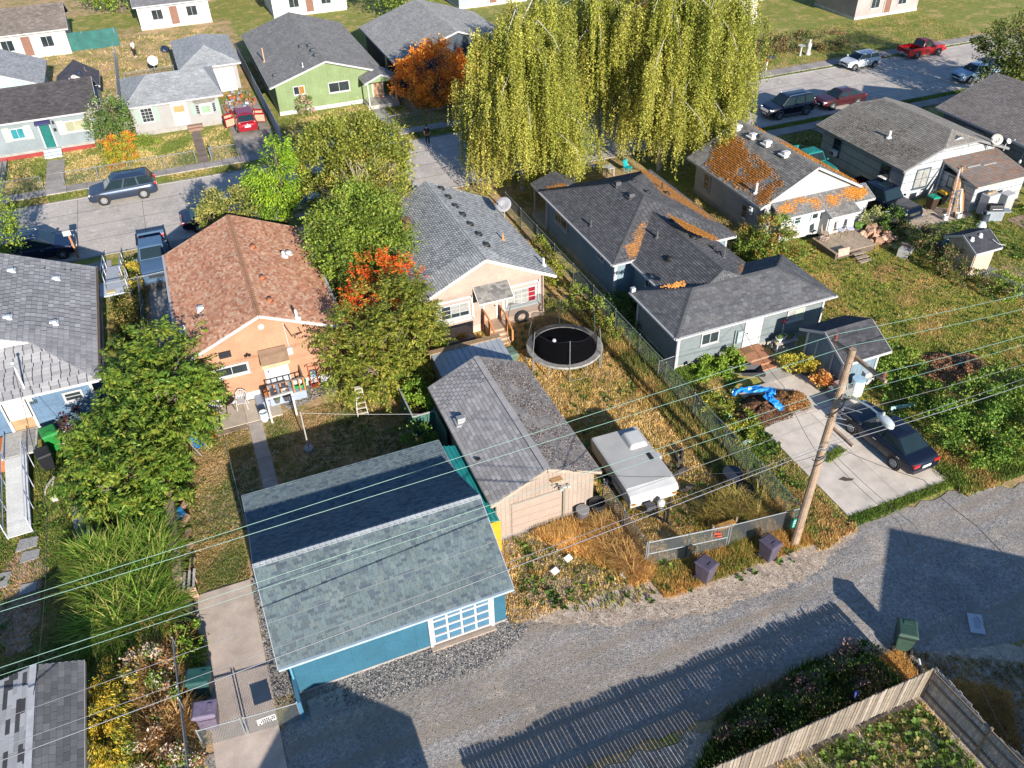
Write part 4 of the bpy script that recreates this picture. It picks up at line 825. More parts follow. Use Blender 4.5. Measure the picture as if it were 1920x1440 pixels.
wpx(h, 'y', 39.6, (1486, 421), (1503, 403), cols=1, rows=2, fw=.07, frame=M('pale_blue_trim', (.5, .58, .64), .5)); wpx(h, 'y', 39.6, (1519, 412), (1536, 393), cols=1, rows=1, fw=.08, frame=M('pale_blue_trim'))
door(h, (38.25, 38.9, .4), X, SO, .8, 1.55, M('cream_door2', (.6, .56, .5), .6))
# 7 white house, grey roof, right
h = thing('house', 'white panelled house with a clipped grey gable roof and a rusty lean-to, junk around it', 'house', (50.9, 45, 0))
WH2 = (.37, .385, .40)
walls(h, 46.55, 55.1, 41.35, 50.2, .3, 2.75, WH2, gable='y', zr=4.3, style='panel', exp=.62, bw=2.4, j=.03, fh=.3, fcol=(.3, .3, .3), n_ind=120, xr=50.85)
GB = [(.235, .215, .19), (.205, .19, .17), (.265, .245, .215), (.225, .205, .18)]
x0, x1, y0, y1, ze, zr, xm = 45.95, 55.75, 40.95, 50.6, 2.75, 4.5, 50.85; hx = 1.6; zc = ze+(zr-ze)*(1-hx/4.9)
pl = [[(x0, y1, ze), (x0, y0, ze), (xm-hx, y0, zc), (xm, y0+1.3, zr), (xm, y1-1.3, zr), (xm-hx, y1, zc)], [(x1, y0, ze), (x1, y1, ze), (xm+hx, y1, zc), (xm, y1-1.3, zr), (xm, y0+1.3, zr), (xm+hx, y0, zc)],
      [(xm-hx, y0, zc), (xm+hx, y0, zc), (xm, y0+1.3, zr)], [(xm+hx, y1, zc), (xm-hx, y1, zc), (xm, y1-1.3, zr)]]
roof(h, pl, GB, .16, .3, 0, gap=.02, wj=.15, fascia=M('fascia_darkgrey', (.2, .2, .2), .6))
roof_litter(h, pl[0], [(1560, 250), (1600, 215), (1700, 230), (1760, 270), (1700, 318)], 900, .05, 71, ((.08, .07, .05), (.12, .1, .07)), 'moss', .02, .5)
pipe(h, ONP(1667, 258, pl[0]), .5, .09, (.7, .7, .68)); 
lt = [[(49.9, 37.9, 2.05), (54.9, 37.9, 2.05), (54.9, 41.3, 2.75), (49.9, 41.3, 2.75)]]
roof(h, lt, [(.2, .165, .145), (.22, .145, .11), (.18, .165, .155), (.225, .15, .115)], .15, .4, 0, gap=.01, th=.08, fascia=M('fascia_weathered', (.4, .37, .33), .8))
for i in range(2): B().par(V3(ONP(1845+i*(-30), 312+i*4, lt[0]))+V3((0, 0, .03)), (1.2, 0, 0), (0, .12, .025), (0, 0, .02)).build('metal_strip', DIRTYW, h)
walls(h, 50.1, 54.7, 38.2, 41.3, .3, 1.98, WH2, style='panel', exp=.5, bw=2.4, faces='SWE', fh=.3)
for (ya, yb) in ((48.0, 48.85), (42.65, 43.6)):
    w_ = window(h, (46.53, yb, .95), (0, -1, 0), WE, yb-ya, 1.55, cols=1, rows=2, fw=.08, frame=M('dark_trim', (.07, .09, .11), .5))
    b = B(); b.box(46.1, 46.5, ya+.15, ya+.7, 1.0, 1.4, (.7, .7, .68)); b.box(46.08, 46.1, ya+.2, ya+.65, 1.05, 1.35, (.12, .12, .12)); b.build('air_conditioner', GLOSS, h)
window(h, (47.6, 41.33, .9), X, SO, 1.3, 1.5, cols=2, rows=2, fw=.08, frame=M('dark_trim'), curtains=[CURTAIN]); window(h, (50.08, 40.6, 1.0), (0, -1, 0), WE, 1.0, .85, cols=2, fw=.07, frame=M('dark_trim'), curtains=[CURTAIN])
dish(h, (54.0, 40.9, 3.1), .4, (-.4, -.6, .6), (.42, .4, .36), .55); dish(h, (55.3, 41.0, 2.75), .2, (0, -.6, .5), (.6, .6, .58), .5)
B().tube([(49.95, 41.2, 2.7), (49.9, 41.2, 1.2), (49.8, 41.1, .3)], .06).build('downspout', WHITE, h)
# 8 grey house far right
h = thing('house', 'grey sided house with a brown-grey roof half in tree shade at the right edge', 'house', (62, 45, 0))
walls(h, 57.1, 67, 38.5, 48.6, .3, 2.95, (.17, .19, .205), gable='y', zr=4.75, style='panel', exp=.62, bw=2.4, j=.03, faces='WS', fh=.3)
pl = gable_y(56.5, 67.6, 38.1, 49.1, 2.98, 4.95); roof(h, pl, [(.215, .19, .175), (.19, .17, .16), (.24, .215, .195)], .15, .28, 0, gap=.02, wj=.1)
window(h, (57.08, 46.2, 1.0), (0, -1, 0), WE, 1.75, 1.35, cols=2, fw=.09, glass=M('green_glass', (.04, .09, .08), .1))
b = B(); b.tube([(57.0, 40.6, 1.0), (57.0, 40.6, 2.7)], .03, 6, (.4, .4, .4)); b.blob((56.95, 40.6, 1.6), .12, .12, .16, 8, 5, 0, (.5, .5, .5)); b.build('electric_meter', GLOSS, h)
# 9 pale blue house, left edge
h = thing('house', 'pale blue house numbered 268 with a grey shingle roof, at the left edge', 'house', (-12.5, 44, 0))
LB = (.10, .165, .25)
walls(h, -17.3, -7.72, 38.5, 49.6, .35, 3.02, LB, style='shake', exp=.36, bw=.4, j=.02, fh=.35, fcol=(.5, .42, .34), trim=WHITE)
GL = [(.33, .325, .33), (.30, .295, .305), (.36, .355, .36), (.27, .265, .275)]
x0, x1, y0, y1, ze, zg, zr, xm = -17.75, -7.22, 38.05, 50.0, 3.0, 4.22, 5.32, -12.48
hd = 2.78
pl = [[(x1, y0, ze), (x1, y1, ze), (xm, y1, zr), (xm, y0+hd, zr), (x1-hd, y0+hd, zg)], [(x0, y1, ze), (x0, y0, ze), (x0+hd, y0+hd, zg), (xm, y0+hd, zr), (xm, y1, zr)],
      [(x0, y0, ze), (x1, y0, ze), (x1-hd, y0+hd, zg), (x0+hd, y0+hd, zg)]]
roof(h, pl, GL, .26, .42, 300, gap=.042, r0=.035, wj=.06, capcol=(.36, .35, .355))
B().prism([(x0+hd+.1, y0+hd+.02, zg), (x1-hd-.1, y0+hd+.02, zg), (xm, y0+hd+.02, zr-.06)], (0, .3, 0)).build('gable_wall', WHITE, h)
gutter_run(h, (-7.12, 38.05, 2.95), (-7.12, 50, 2.95)); B().box(-7.18, -7.06, 38.1, 49.9, 3.0, 3.02).build('gutter_leaves', M('leaf_brown', (.13, .08, .05), .9), h)
for q in ((20, 508), (104, 523), (13, 596), (100, 606)): vent_box(h, ONP(*q, pl[0]), (.55, .6, .63), .34, .3, .14)
for q in ((82, 503), (120, 506), (131, 507)): B().box(*[c for a in zip(V3(ONP(*q, pl[0]))-V3((.09, .09, .01)), V3(ONP(*q, pl[0]))+V3((.09, .09, .03))) for c in a]).build('roof_patch', M('patch_dark', (.08, .08, .08), .9), h)
pm = ONP(46, 728, pl[2]); b = B(); b.tube([pm-V3((0, 0, .3)), pm+V3((0, 0, 1.5))], .045, 8, (.6, .62, .63)); b.blob(pm+V3((0, 0, 1.52)), .09, .09, .08, 8, 4, 0, (.5, .6, .65)); b.build('service_mast', GLOSS, h)
yw = 38.48
wpx(h, 'y', yw, (123, 754), (152, 728), cols=1, rows=2, fw=.1)
b = B(); a, c = AY(30, 808, yw), AY(70, 797, yw); b.box(a.x, c.x, yw-.012, yw+.01, .35, 2.6); b.build('doorway', M('recess_tan', (.34, .22, .12), .9, .2, 3), h)
b = B(); b.box(a.x-.14, a.x, yw-.09, yw-.0, .3, 2.75); b.box(c.x, c.x+.14, yw-.09, yw, .3, 2.75); b.box(a.x, c.x, yw-.085, yw, 2.6, 2.75); b.build('door_frame', WHITE, h)
door(h, (a.x+.05, yw-.01, 1.5), X, SO, (c.x-a.x)-.1, 1.08, M('pale_door', (.55, .55, .52), .6), frame=WHITE, handle=False, label='pale upper door panel above a plywood lower half')
def text(name, s_, par, loc, size, mat, rot=(math.pi/2, 0, 0), depth=.006):
    c = bpy.data.curves.new(name, 'FONT'); c.body = s_; c.size = size; c.extrude = depth; c.align_x = 'CENTER'; c.materials.append(mat)
    o = bpy.data.objects.new(name, c); COL.objects.link(o); o.parent = par
    L = V3(par.location) if par and par.parent is None else V3((0, 0, 0)); o.location = V3(loc)-L; o.rotation_euler = rot
    me = bpy.data.meshes.new_from_object(o); m = bpy.data.objects.new(name, me); COL.objects.link(m); m.parent = par; m.location = o.location; m.rotation_euler = rot; bpy.data.objects.remove(o); return m
q = AY(60, 754, yw); text('house_number', '268', h, (q.x, yw-.04, q.z-.1), .33, BLACK)
b = B(); q = AY(56, 747, yw); b.box(q.x-.12, q.x+.12, yw-.16, yw-.02, q.z-.08, q.z+.14); b.build('porch_light', DIRTYW, h)
# 10 pale grey house, teal door
h = thing('house', 'pale grey house with a dark roof, teal front door and red foundation band', 'house', (-11, 81.5, 0))
PG = (.20, .235, .25); yw = 78.15
walls(h, -18, -7.05, yw, 84.6, .55, 3.2, PG, gable='x', zr=4.75, style='lap', exp=.22, j=.01, faces='SE', fh=.55, fcol=(.3, .32, .37))
B().box(-18, -7.0, yw-.07, yw-.035, .02, .36).build('painted_band', M('red_band', (.26, .035, .03), .8, .1), h)
pl = gable_x(-18.5, -6.62, 77.75, 85, 3.22, 4.95); roof(h, pl, [(.075, .068, .072), (.062, .056, .06), (.09, .082, .084)], .145, .3, 0, gap=.006)
def shutters(par, o, w_, h_, yv, col, sw=.5, mat=None, n=5):
    for x0_ in (o[0]-sw-.03, o[0]+w_+.03):
        s = B().box(x0_, x0_+sw, yv-.05, yv-.02, o[2], o[2]+h_, col).build('shutter', GLOSS, par)
        b = B()
        for i in range(n): b.box(x0_+.03+i*(sw-.06)/n, x0_+.03+(i+.75)*(sw-.06)/n, yv-.065, yv-.05, o[2]+.04, o[2]+h_-.04, jc(col, .03))
        b.build('shutter_slats', GLOSS, s)
for (ll, ur, g) in (((24, 263), (43, 238), TEALG), ((125, 249), (156, 222), M('beige_glass', (.3, .3, .2), .12, .2, 1, coat=.5))):
    a, c = AY(*ll, yw), AY(*ur, yw); w_ = window(h, (a.x, yw, a.z), X, SO, c.x-a.x, c.z-a.z, cols=2, fw=.1, glass=g); shutters(h, (a.x, 0, a.z-.1), c.x-a.x, c.z-a.z+.2, yw, (.5, .47, .38))
a, c = AY(86, 272, yw), AY(103, 268, yw); door(h, (a.x, yw, .6), X, SO, c.x-a.x+.05, 2.0, M('teal_door', (.01, .12, .11), .4), panels=6)
b = B(); b.add([(a.x-.2, yw-.7, 2.85), (c.x+.25, yw-.7, 2.85), (c.x+.25, yw-.03, 3.12), (a.x-.2, yw-.03, 3.12), (a.x-.2, yw-.7, 2.75), (c.x+.25, yw-.7, 2.75)], [(0, 1, 2, 3), (4, 5, 1, 0), (0, 3, 4), (1, 5, 2)]); b.build('awning', M('awning_navy', (.04, .04, .11), .6), h)
for i in range(3): B().box(a.x-.3, c.x+.35, yw-.45-.3*i, yw-.08-.3*i, .02, .56-.17*i).build('step', M('step_bluegrey', (.42, .47, .5), .8, .1), h)
b = B(); q = AY(103, 243, yw); b.box(q.x-.1, q.x+.12, yw-.1, yw-.02, q.z-.13, q.z+.13); q = AY(99, 229, yw); b.box(q.x-.08, q.x+.08, yw-.12, yw-.02, q.z-.14, q.z+.14); b.build('letter_box', BLACK, h)
pipe(h, (-8.3, 82.2, 4.6), .5, .06, (.05, .05, .05))
# dark-roofed shed behind it, teal bungalow behind left
h = thing('shed', 'small shed with a dark slate roof behind the pale grey house', 'shed', (-8.2, 90, 0))
walls(h, -10.1, -7.0, 87.6, 91.8, .1, 2.35, (.5, .5, .48), gable='y', zr=3.5, style='vert', exp=.3, faces='SE')
pl = gable_y(-10.4, -6.6, 87.3, 92.1, 2.35, 3.65); roof(h, pl, [(.085, .08, .095), (.07, .066, .08)], .16, .3, 0)
pipe(h, ONP(160, 133, pl[1]), .4, .06, (.1, .1, .1)); vent_dome(h, ONP(148, 138, pl[1]), (.03, .05, .1), .2)
h = thing('bungalow', 'pale teal bungalow with a light grey roof at the top left edge', 'house', (-15.5, 92, 0))
walls(h, -19.5, -11.9, 89.5, 97, .3, 2.6, (.35, .5, .47), gable='y', zr=4.2, style='lap', exp=.25, faces='SE')
pl = gable_y(-20, -11.4, 89.1, 97.4, 2.6, 4.35); roof(h, pl, [(.33, .34, .35), (.29, .3, .31), (.37, .37, .38)], .16, .3, 0)
# 11 white house with grey hip roof
h = thing('house', 'white stucco house with a pale grey hip roof, green shutters and a bay window', 'house', (-.5, 83, 0))
OW = (.37, .36, .35); yw = 79.0
walls(h, -4.25, 3.2, yw, 86.7, .35, 2.78, OW, style='none', fh=.35, fcol=(.3, .33, .36))
PGR = [(.31, .325, .335), (.275, .29, .3), (.345, .355, .36), (.295, .305, .315)]
x0, x1, y0, y1, ze, zr = -4.7, 3.65, 78.55, 87.1, 2.75, 4.05
roof(h, [[(x0, y0, ze), (x1, y0, ze), (x1-1.0, 82.8, zr), (x0+2.4, 82.8, zr)], [(x1, y1, ze), (x0, y1, ze), (x0+2.4, 82.8, zr), (x1-1.0, 82.8, zr)], [(x0, y1, ze), (x0, y0, ze), (x0+2.4, 82.8, zr)], [(x1, y0, ze), (x1, y1, ze), (x1-1.0, 82.8, zr)]], PGR, .145, .3, 0, wj=.3)
gutter_run(h, (x0, y0-.06, 2.68), (x1, y0-.06, 2.68))
SG = (.27, .35, .31)
a, c = AY(268, 231, yw), AY(284, 200, yw); window(h, (a.x, yw, a.z), X, SO, c.x-a.x, c.z-a.z, cols=3, rows=4, fw=.09, muntin=.03); shutters(h, (a.x, 0, a.z), c.x-a.x, c.z-a.z, yw, SG, .4, n=1)
a, c = AY(331, 234, yw), AY(348, 200, yw); door(h, (a.x, yw, .45), X, SO, c.x-a.x, 1.9, WHITE); B().box(a.x+.12, c.x-.15, yw-.085, yw-.06, 1.65, 2.2).build('door_glass', M('amber_glass', (.4, .26, .12), .2), h)
a, c = AY(370, 217, yw), AY(401, 187, yw); xl, xr2, za, zb = a.x, c.x, a.z+.1, c.z
b = B(); b.prism([(xl, yw, za), (xl+.35, yw-.4, za), (xr2-.35, yw-.4, za), (xr2, yw, za)], (0, 0, zb-za)); bw_ = b.build('bay_window', WHITE, h)
window(bw_, (xl+.4, yw-.4, za+.1), X, SO, xr2-xl-.8, zb-za-.25, cols=1, fw=.1, glass=M('pale_green_glass', (.25, .36, .24), .15), sill=False)
dl = V3((.35, -.4, 0)).normalized(); window(bw_, (xl+.04, yw-.05, za+.1), (.35, -.4, 0), (-.4, -.35, 0), .48, zb-za-.25, cols=1, rows=4, fw=.06, sill=False); window(bw_, (xr2-.33, yw-.37, za+.1), (.35, .4, 0), (.4, -.35, 0), .48, zb-za-.25, cols=1, rows=4, fw=.06, sill=False)
B().add([(xl-.1, yw, zb+.25), (xr2+.1, yw, zb+.25), (xr2-.3, yw-.5, zb), (xl+.3, yw-.5, zb), (xl-.1, yw, zb), (xr2+.1, yw, zb)], [(0, 3, 2, 1), (0, 4, 3), (1, 2, 5)]).build('bay_roof', M('bay_brown', (.25, .23, .2), .9), h)
shutters(h, (xl, 0, za), xr2-xl, zb-za, yw, SG, .35, n=1)
for i in range(2): B().box(.05, 1.35, yw-.5-.3*i, yw-.05-.3*i, .02, .4-.16*i).build('step', M('brick_step', (.24, .15, .11), .9, .3, 6), h)
walls(h, 2.1, 6.0, 87.6, 94, .2, 2.75, OW, style='none')
x0, x1, y0, y1, ze, zr = .6, 6.4, 87.2, 97.5, 2.75, 3.9; xm = 3.5
roof(h, [[(x0, y1, ze), (x0, y0, ze), (xm, y0+3, zr), (xm, y1-3, zr)], [(x1, y0, ze), (x1, y1, ze), (xm, y1-3, zr), (xm, y0+3, zr)], [(x0, y0, ze), (x1, y0, ze), (xm, y0+3, zr)], [(x1, y1, ze), (x0, y1, ze), (xm, y1-3, zr)]], PGR, .145, .3, 0, wj=.3)
B().box(2.5, 5.6, 87.52, 87.58, .1, 2.3).build('garage_door', M('pale_door2', (.62, .62, .6), .6), h)
# 12 green house
h = thing('house', 'light green board-sided house with a grey roof and gabled porch over a wooden door', 'house', (13, 86, 0))
GN = (.19, .25, .12); yw = 78.65
walls(h, 8.3, 17.9, yw, 96, .35, 2.85, GN, gable='y', zr=4.32, style='vert', exp=.3, j=.03, gap=.012, fh=.35, fcol=(.5, .47, .42), faces='SWE', xr=13.1)
GK = [(.215, .21, .2), (.185, .18, .175), (.24, .235, .225), (.2, .195, .19)]
pl = gable_y(7.75, 18.4, 78.2, 96.5, 2.78, 4.45, 13.08); roof(h, pl, GK, .16, .3, 0, gap=.02, wj=.12)
for q in ((565, 87), (581, 86), (587, 95), (593, 104)): vent_box(h, ONP(*q, pl[0]), (.05, .06, .07), .4, .4, .2)
vent_box(h, ONP(516, 142, pl[0]), (.05, .06, .07), .35, .35, .18); pipe(h, ONP(496, 116, pl[0]), 1.3, .06, (.5, .3, .2)); pipe(h, ONP(568, 126, pl[0]), .4, .05, (.5, .5, .5))
wpx(h, 'y', yw, (551, 179), (570, 159), cols=2, fw=.08, curtains=[GLASS, M('orange_glass', (.3, .15, .04), .2)]); wpx(h, 'y', yw, (617, 175), (654, 149), cols=2, fw=.09)
pr = [[(16.0, 78.7, 2.5), (16.0, 76.4, 2.5), (17.6, 76.4, 3.15), (17.6, 80.5, 3.15)], [(19.2, 76.4, 2.5), (19.2, 78.7, 2.5), (17.6, 80.5, 3.15), (17.6, 76.4, 3.15)]]
roof(h, pr, GK, .16, .3, 0, gap=.02)
B().prism([(16.2, 76.5, 2.45), (19.0, 76.5, 2.45), (17.6, 76.5, 3.0)], (0, .1, 0)).build('porch_gable', M('green_gable', GN, .7), h)
for xx in (16.3, 18.9): B().beam((xx, 76.6, .3), (xx, 76.6, 2.45), .12, .12).build('porch_post', WHITE, h)
B().box(16.1, 19.1, 76.4, yw, .02, .4).build('porch_floor', M('conc_porch', (.4, .37, .34), .9, .15), h)
door(h, (17.2, yw, .42), X, SO, .95, 2.0, M('plywood', (.5, .31, .19), .7, .15, 2))
# 13 dark house behind the maple
h = thing('house', 'dark navy house with a broad pale grey roof behind the orange maple', 'house', (25, 88, 0))
walls(h, 20.3, 32.5, 80.2, 93, .3, 2.9, (.05, .065, .085), gable='y', zr=4.8, style='lap', exp=.25, faces='SW')
pl = gable_y(19.8, 33, 79.8, 93.5, 2.85, 5.0); roof(h, pl, [(.33, .32, .3), (.29, .285, .27), (.36, .35, .33)], .16, .3, 0)
window(h, (20.28, 85.2, 1.0), (0, -1, 0), WE, .9, 1.2, cols=1, rows=2, fw=.08)
h = thing('house', 'white house mostly hidden behind the left weeping birch', 'house', (33, 78, 0))
walls(h, 27.5, 33.5, 74.5, 78.8, .3, 2.6, (.62, .62, .6), style='lap', exp=.25, faces='SW'); roof(h, gable_x(27, 34, 74, 79.2, 2.6, 3.8), [(.3, .3, .29), (.26, .26, .25)], .16, .3, 0)
# houses beyond the top of the photo
for (x, y, w_, d_, wc, rc, lab) in ((-14, 112, 9, 8, (.55, .5, .42), (.2, .17, .15), 'tan house in the farthest row at the left, beyond the mowed back lawn'), (2, 118, 9, 8, (.5, .55, .58), (.16, .16, .17), 'pale blue house in the farthest row behind the man in white'),
    (18, 116, 10, 8, (.6, .58, .55), (.25, .24, .23), 'off-white house in the farthest row behind the green house'), (40, 110, 10, 9, (.3, .34, .36), (.2, .19, .18), 'blue-grey house in the farthest row behind the birches'),
    (60, 88, 10, 8, (.6, .55, .45), (.22, .18, .16), 'cream house beyond the shaded street corner'), (80, 84, 10, 8, (.35, .3, .28), (.16, .15, .15), 'brown house at the far right beyond the red pickup')):
    h = thing('house', lab, 'house', (x, y, 0)); walls(h, x-w_/2+.4, x+w_/2-.4, y-d_/2+.4, y+d_/2-.4, .3, 2.8, wc, gable='x', zr=4.4, style='lap', exp=.25, faces='SWE', fh=.3)
    roof(h, gable_x(x-w_/2, x+w_/2, y-d_/2, y+d_/2, 2.75, 4.6), [jc(rc), jc(rc), jc(rc, .2)], .18, .35, 0)
    for dx in (-2.6, 1.4): window(h, (x+dx, y-d_/2+.38, 1.0), X, SO, 1.3, 1.2, cols=2)
    door(h, (x-.5, y-d_/2+.38, .35), X, SO, .9, 2, M('door_far', (.2, .1, .07), .5))
# 15 blue shed beside the driveway
h = thing('shed', 'slate blue storage shed with white corner trim and a dark roof beside the driveway', 'shed', (29.5, 27, 0))
SB = (.15, .21, .25)
sx0, sx1, sy0, sy1 = 28.35, 30.55, 25.55, 28.4
pl = gable_x(27.95, 30.95, 25.15, 28.75, 2.1, 3.0); 
walls(h, sx0, sx1, sy0, sy1, .12, 2.2, SB, gable='x', zr=2.86, style='vert', exp=.3, j=.04, gap=.012, faces='SW', trim=WHITE, fh=.12, fcol=(.2, .18, .16))
roof(h, pl, [(.07, .07, .078), (.058, .058, .066), (.085, .085, .092)], .145, .3, 0, gap=.01)
b = B()
for (y0_, z0_, y1_, z1_) in ((26.35, .15, 26.35, 1.95), (27.6, .15, 27.6, 1.95), (26.35, 1.95, 26.97, 2.5), (27.6, 1.95, 26.97, 2.5)): b.beam((sx0-.035, y0_, z0_), (sx0-.035, y1_, z1_), .09, .05)
b.build('door_trim', WHITE, h)
# 16 beige shed at the right
h = thing('shed', 'small beige shed with a dark shingle roof beyond the shrub hedge', 'shed', (44.3, 32.6, 0))
walls(h, 43.1, 44.65, 31.35, 33.4, .1, 1.95, (.43, .36, .27), gable='x', zr=2.5, style='lap', exp=.2, faces='SW', fh=.08)
a = [G(1784, 447, 2.0), G(1826, 477, 2.0)]
pl = [[(42.85, 31.1, 1.95), (44.95, 31.1, 1.95), (44.95, 32.4, 2.62), (42.85, 32.4, 2.62)], [(44.95, 33.7, 1.95), (42.85, 33.7, 1.95), (42.85, 32.4, 2.62), (44.95, 32.4, 2.62)]]
roof(h, pl, [(.06, .062, .075), (.05, .052, .062)], .2, .33, 0, gap=.015)
for q in ((1822, 450), (1838, 443)): vent_dome(h, ONP(*q, pl[0]), (.75, .75, .73), .12)
B().box(43.15, 44.6, 31.28, 31.31, .15, 1.9).build('door', M('beige_panel', (.5, .4, .29), .6, .08), h)
# 17 corrugated metal shed behind the beige garage
h = thing('shed', 'low plank shed with a corrugated metal roof behind the beige garage', 'shed', (11, 33.3, 0))
zz = 2.0
b = B(); b.prism([(8.85, 32.0, 1.85), (12.75, 32.0, 1.85), (12.75, 34.4, 2.15), (8.85, 34.4, 2.15)], (0, 0, -.05)); b.build('roof', M('metal_sheet', (.4, .43, .46), .38, .1, 2, metal=.35), h)
for i in range(12): B().beam((8.9+i*.33, 32.0, 1.87), (8.9+i*.33, 34.4, 2.17), .05, .03).build('roof_rib', M('metal_sheet'), h)
b = B(); b.box(8.8, 12.8, 34.4, 34.75, 2.0, 2.2, (.3, .2, .11)); b.box(8.8, 12.8, 34.41, 34.44, 1.6, 2.0, (.3, .2, .11)); b.build('ridge_board', WOOD, h)
for i in range(13): B().box(8.9+i*.3, 9.18+i*.3, 34.35, 34.4, .05, 1.9, jc((.2, .14, .09), .15)).build('wall_board', WOOD, h)
for i in range(8): B().box(8.86, 8.9, 32.05+i*.29, 32.32+i*.29, .05, 1.85, jc((.2, .15, .1), .15)).build('wall_board', WOOD, h)
b = B(); b.box(8.92, 12.7, 32.1, 34.3, .02, 1.8, (.1, .08, .06)); b.build('body', WOOD, h)
# 18 old shingled shed, bottom left
h = thing('shed', 'old shed with a striped grey and black shingle roof in the bottom left corner', 'shed', (-9.5, 20, 0))
zz = 2.4
P = [G(66, 1253, 2.5), G(140, 1245, 2.3)]
xr_, xe0, xe1, ya, yb = G(66, 1253, 2.6).x, -12.3, -8.15, 16.8, G(66, 1253, 2.6).y
pl = gable_y(xe0, xe1, ya, yb, 2.2, 2.75, xr_)
roof(h, [pl[1]], [(.14, .14, .145), (.12, .12, .125), (.165, .165, .17)], .2, .3, 0, gap=.02, caps=False, fascia=M('fascia_weathered'))
roof(h, [pl[0]], [(.35, .35, .36), (.06, .06, .065), (.3, .3, .31), (.38, .38, .39)], .16, .6, 0, gap=.02, caps=False, fascia=M('fascia_weathered'))
walls(h, xe0+.3, xe1-.3, ya+.2, yb-.2, .05, 2.15, (.3, .3, .3), style='vert', exp=.25, faces='SWEN')
B().beam((xr_, ya, 2.79), (xr_, yb, 2.79), .22, .03).build('ridge_cap', M('ridge_white', (.45, .45, .46), .7), h)
# two houses just outside the frame whose shadows fall into the alley
for (xa, xb_, yf, ze, zr, d_, lab) in ((20.95, 28.6, 4.2, 3.35, 4.65, 9, 'house south of the alley at the right, its gable shade across the gravel'), (-3.0, 2.6, 7.2, 3.4, 4.65, 9, 'house south of the alley at the left, its gable shade touching the teal garage')):
    h = thing('house', lab, 'house', ((xa+xb_)/2, yf-4, 0)); walls(h, xa+.3, xb_-.3, yf-d_, yf, .3, ze, (.5, .45, .38), gable='y', zr=zr-.15, style='lap', exp=.25, faces='N', fh=.3)
    roof(h, gable_y(xa, xb_, yf-d_-.3, yf+.3, ze, zr), [(.2, .19, .18), (.17, .16, .155)], .2, .35, 0)
    window(h, ((xa+xb_)/2+.7, yf, 1.2), (-1, 0, 0), (0, 1, 0), 1.4, 1.1)
# ------------------------------------------------------------------ trees and shrubs
def unit(a): return a/np.maximum(np.linalg.norm(a, axis=1, keepdims=True), 1e-9)
def leafmesh(name, Pn, D, L, wr, C, par, mat=LEAF, Nn=None, fold=.12):
    """one leaf each: a folded rhombus at Pn pointing along D"""
    R_ = RN; n = len(Pn); D = unit(D); Nn = unit(R_.normal(0, 1, (n, 3))+np.array([0, 0, .9])) if Nn is None else Nn
    S = unit(np.cross(D, Nn)); Q = np.cross(S, D); L = L[:, None]
    Vt = np.stack([Pn, Pn+D*L*.45+S*L*wr-Q*L*fold, Pn+D*L, Pn+D*L*.45-S*L*wr-Q*L*fold], 1).reshape(-1, 3)
    return npmesh(name, Vt, np.arange(n*4).reshape(-1, 4), C, mat, par)
def lobes_points(lobes, n, clumps, R_, shell=.8, sig=.16, flat=1.0):
    """points in clumps spread through the lobes; returns points and outward directions"""
    vol = np.array([l[1][0]*l[1][1]*l[1][2] for l in lobes])**.67; vol /= vol.sum(); out = []; nor = []; cid = []
    for i, (c, r) in enumerate(lobes):
        m = int(n*vol[i]); k = max(4, int(clumps*vol[i])); u = unit(R_.normal(0, 1, (k, 3))); rad = R_.uniform(shell**3, 1.06, k)**(1/3)
        cc = u*rad[:, None]; j = R_.integers(0, k, m); sg = sig*R_.uniform(.6, 1.5, k)
        p = cc[j]+R_.normal(0, 1, (m, 3))*sg[j][:, None]; out.append(p*np.array(r)+np.array(c)); nor.append(u[j]/np.array(r)); cid.append(j+1000*i)
    return np.vstack(out), unit(np.vstack(nor)), np.concatenate(cid)
def pal(cols, n, R_, cid=None, j=.22):
    cols = np.array(cols); k = R_.integers(0, len(cols), n)
    if cid is not None:
        t = (np.sin(cid*12.9898)*43758.5453) % 1; k = np.clip((t*len(cols)*.75+R_.random(n)*len(cols)*.4).astype(int), 0, len(cols)-1)
    return cols[k]*R_.uniform(1-j, 1+j, (n, 1))*1.9
def limbs(root, base, lobes, r=.2, h=None, mat=BARK, seed=1, name='trunk', fork=.45):
    base = V3(base); cs = [V3(l[0]) for l in lobes]; top = sum(cs, V3())/len(cs); b = B(); rr = random.Random(seed)
    f = base.lerp(V3((base.x*.6+top.x*.4, base.y*.6+top.y*.4, top.z)), fork); b.tube([base-V3((0, 0, .1)), base.lerp(f, .5)+V3((rr.uniform(-.1, .1), rr.uniform(-.1, .1), 0)), f], [r*1.25, r, r*.8], 8); tr = b.build(name, mat, root)
    for l in lobes:
        c = V3(l[0])
        for k in range(3):
            e = c+V3((rr.uniform(-.6, .6)*l[1][0], rr.uniform(-.6, .6)*l[1][1], rr.uniform(-.1, .7)*l[1][2]))
            B().tube([f-V3((0, 0, .1)), f.lerp(e, .5)+V3((rr.uniform(-.2, .2), rr.uniform(-.2, .2), .15)), e], [r*.5, r*.3, r*.1], 5).build('limb', mat, root)
    return tr
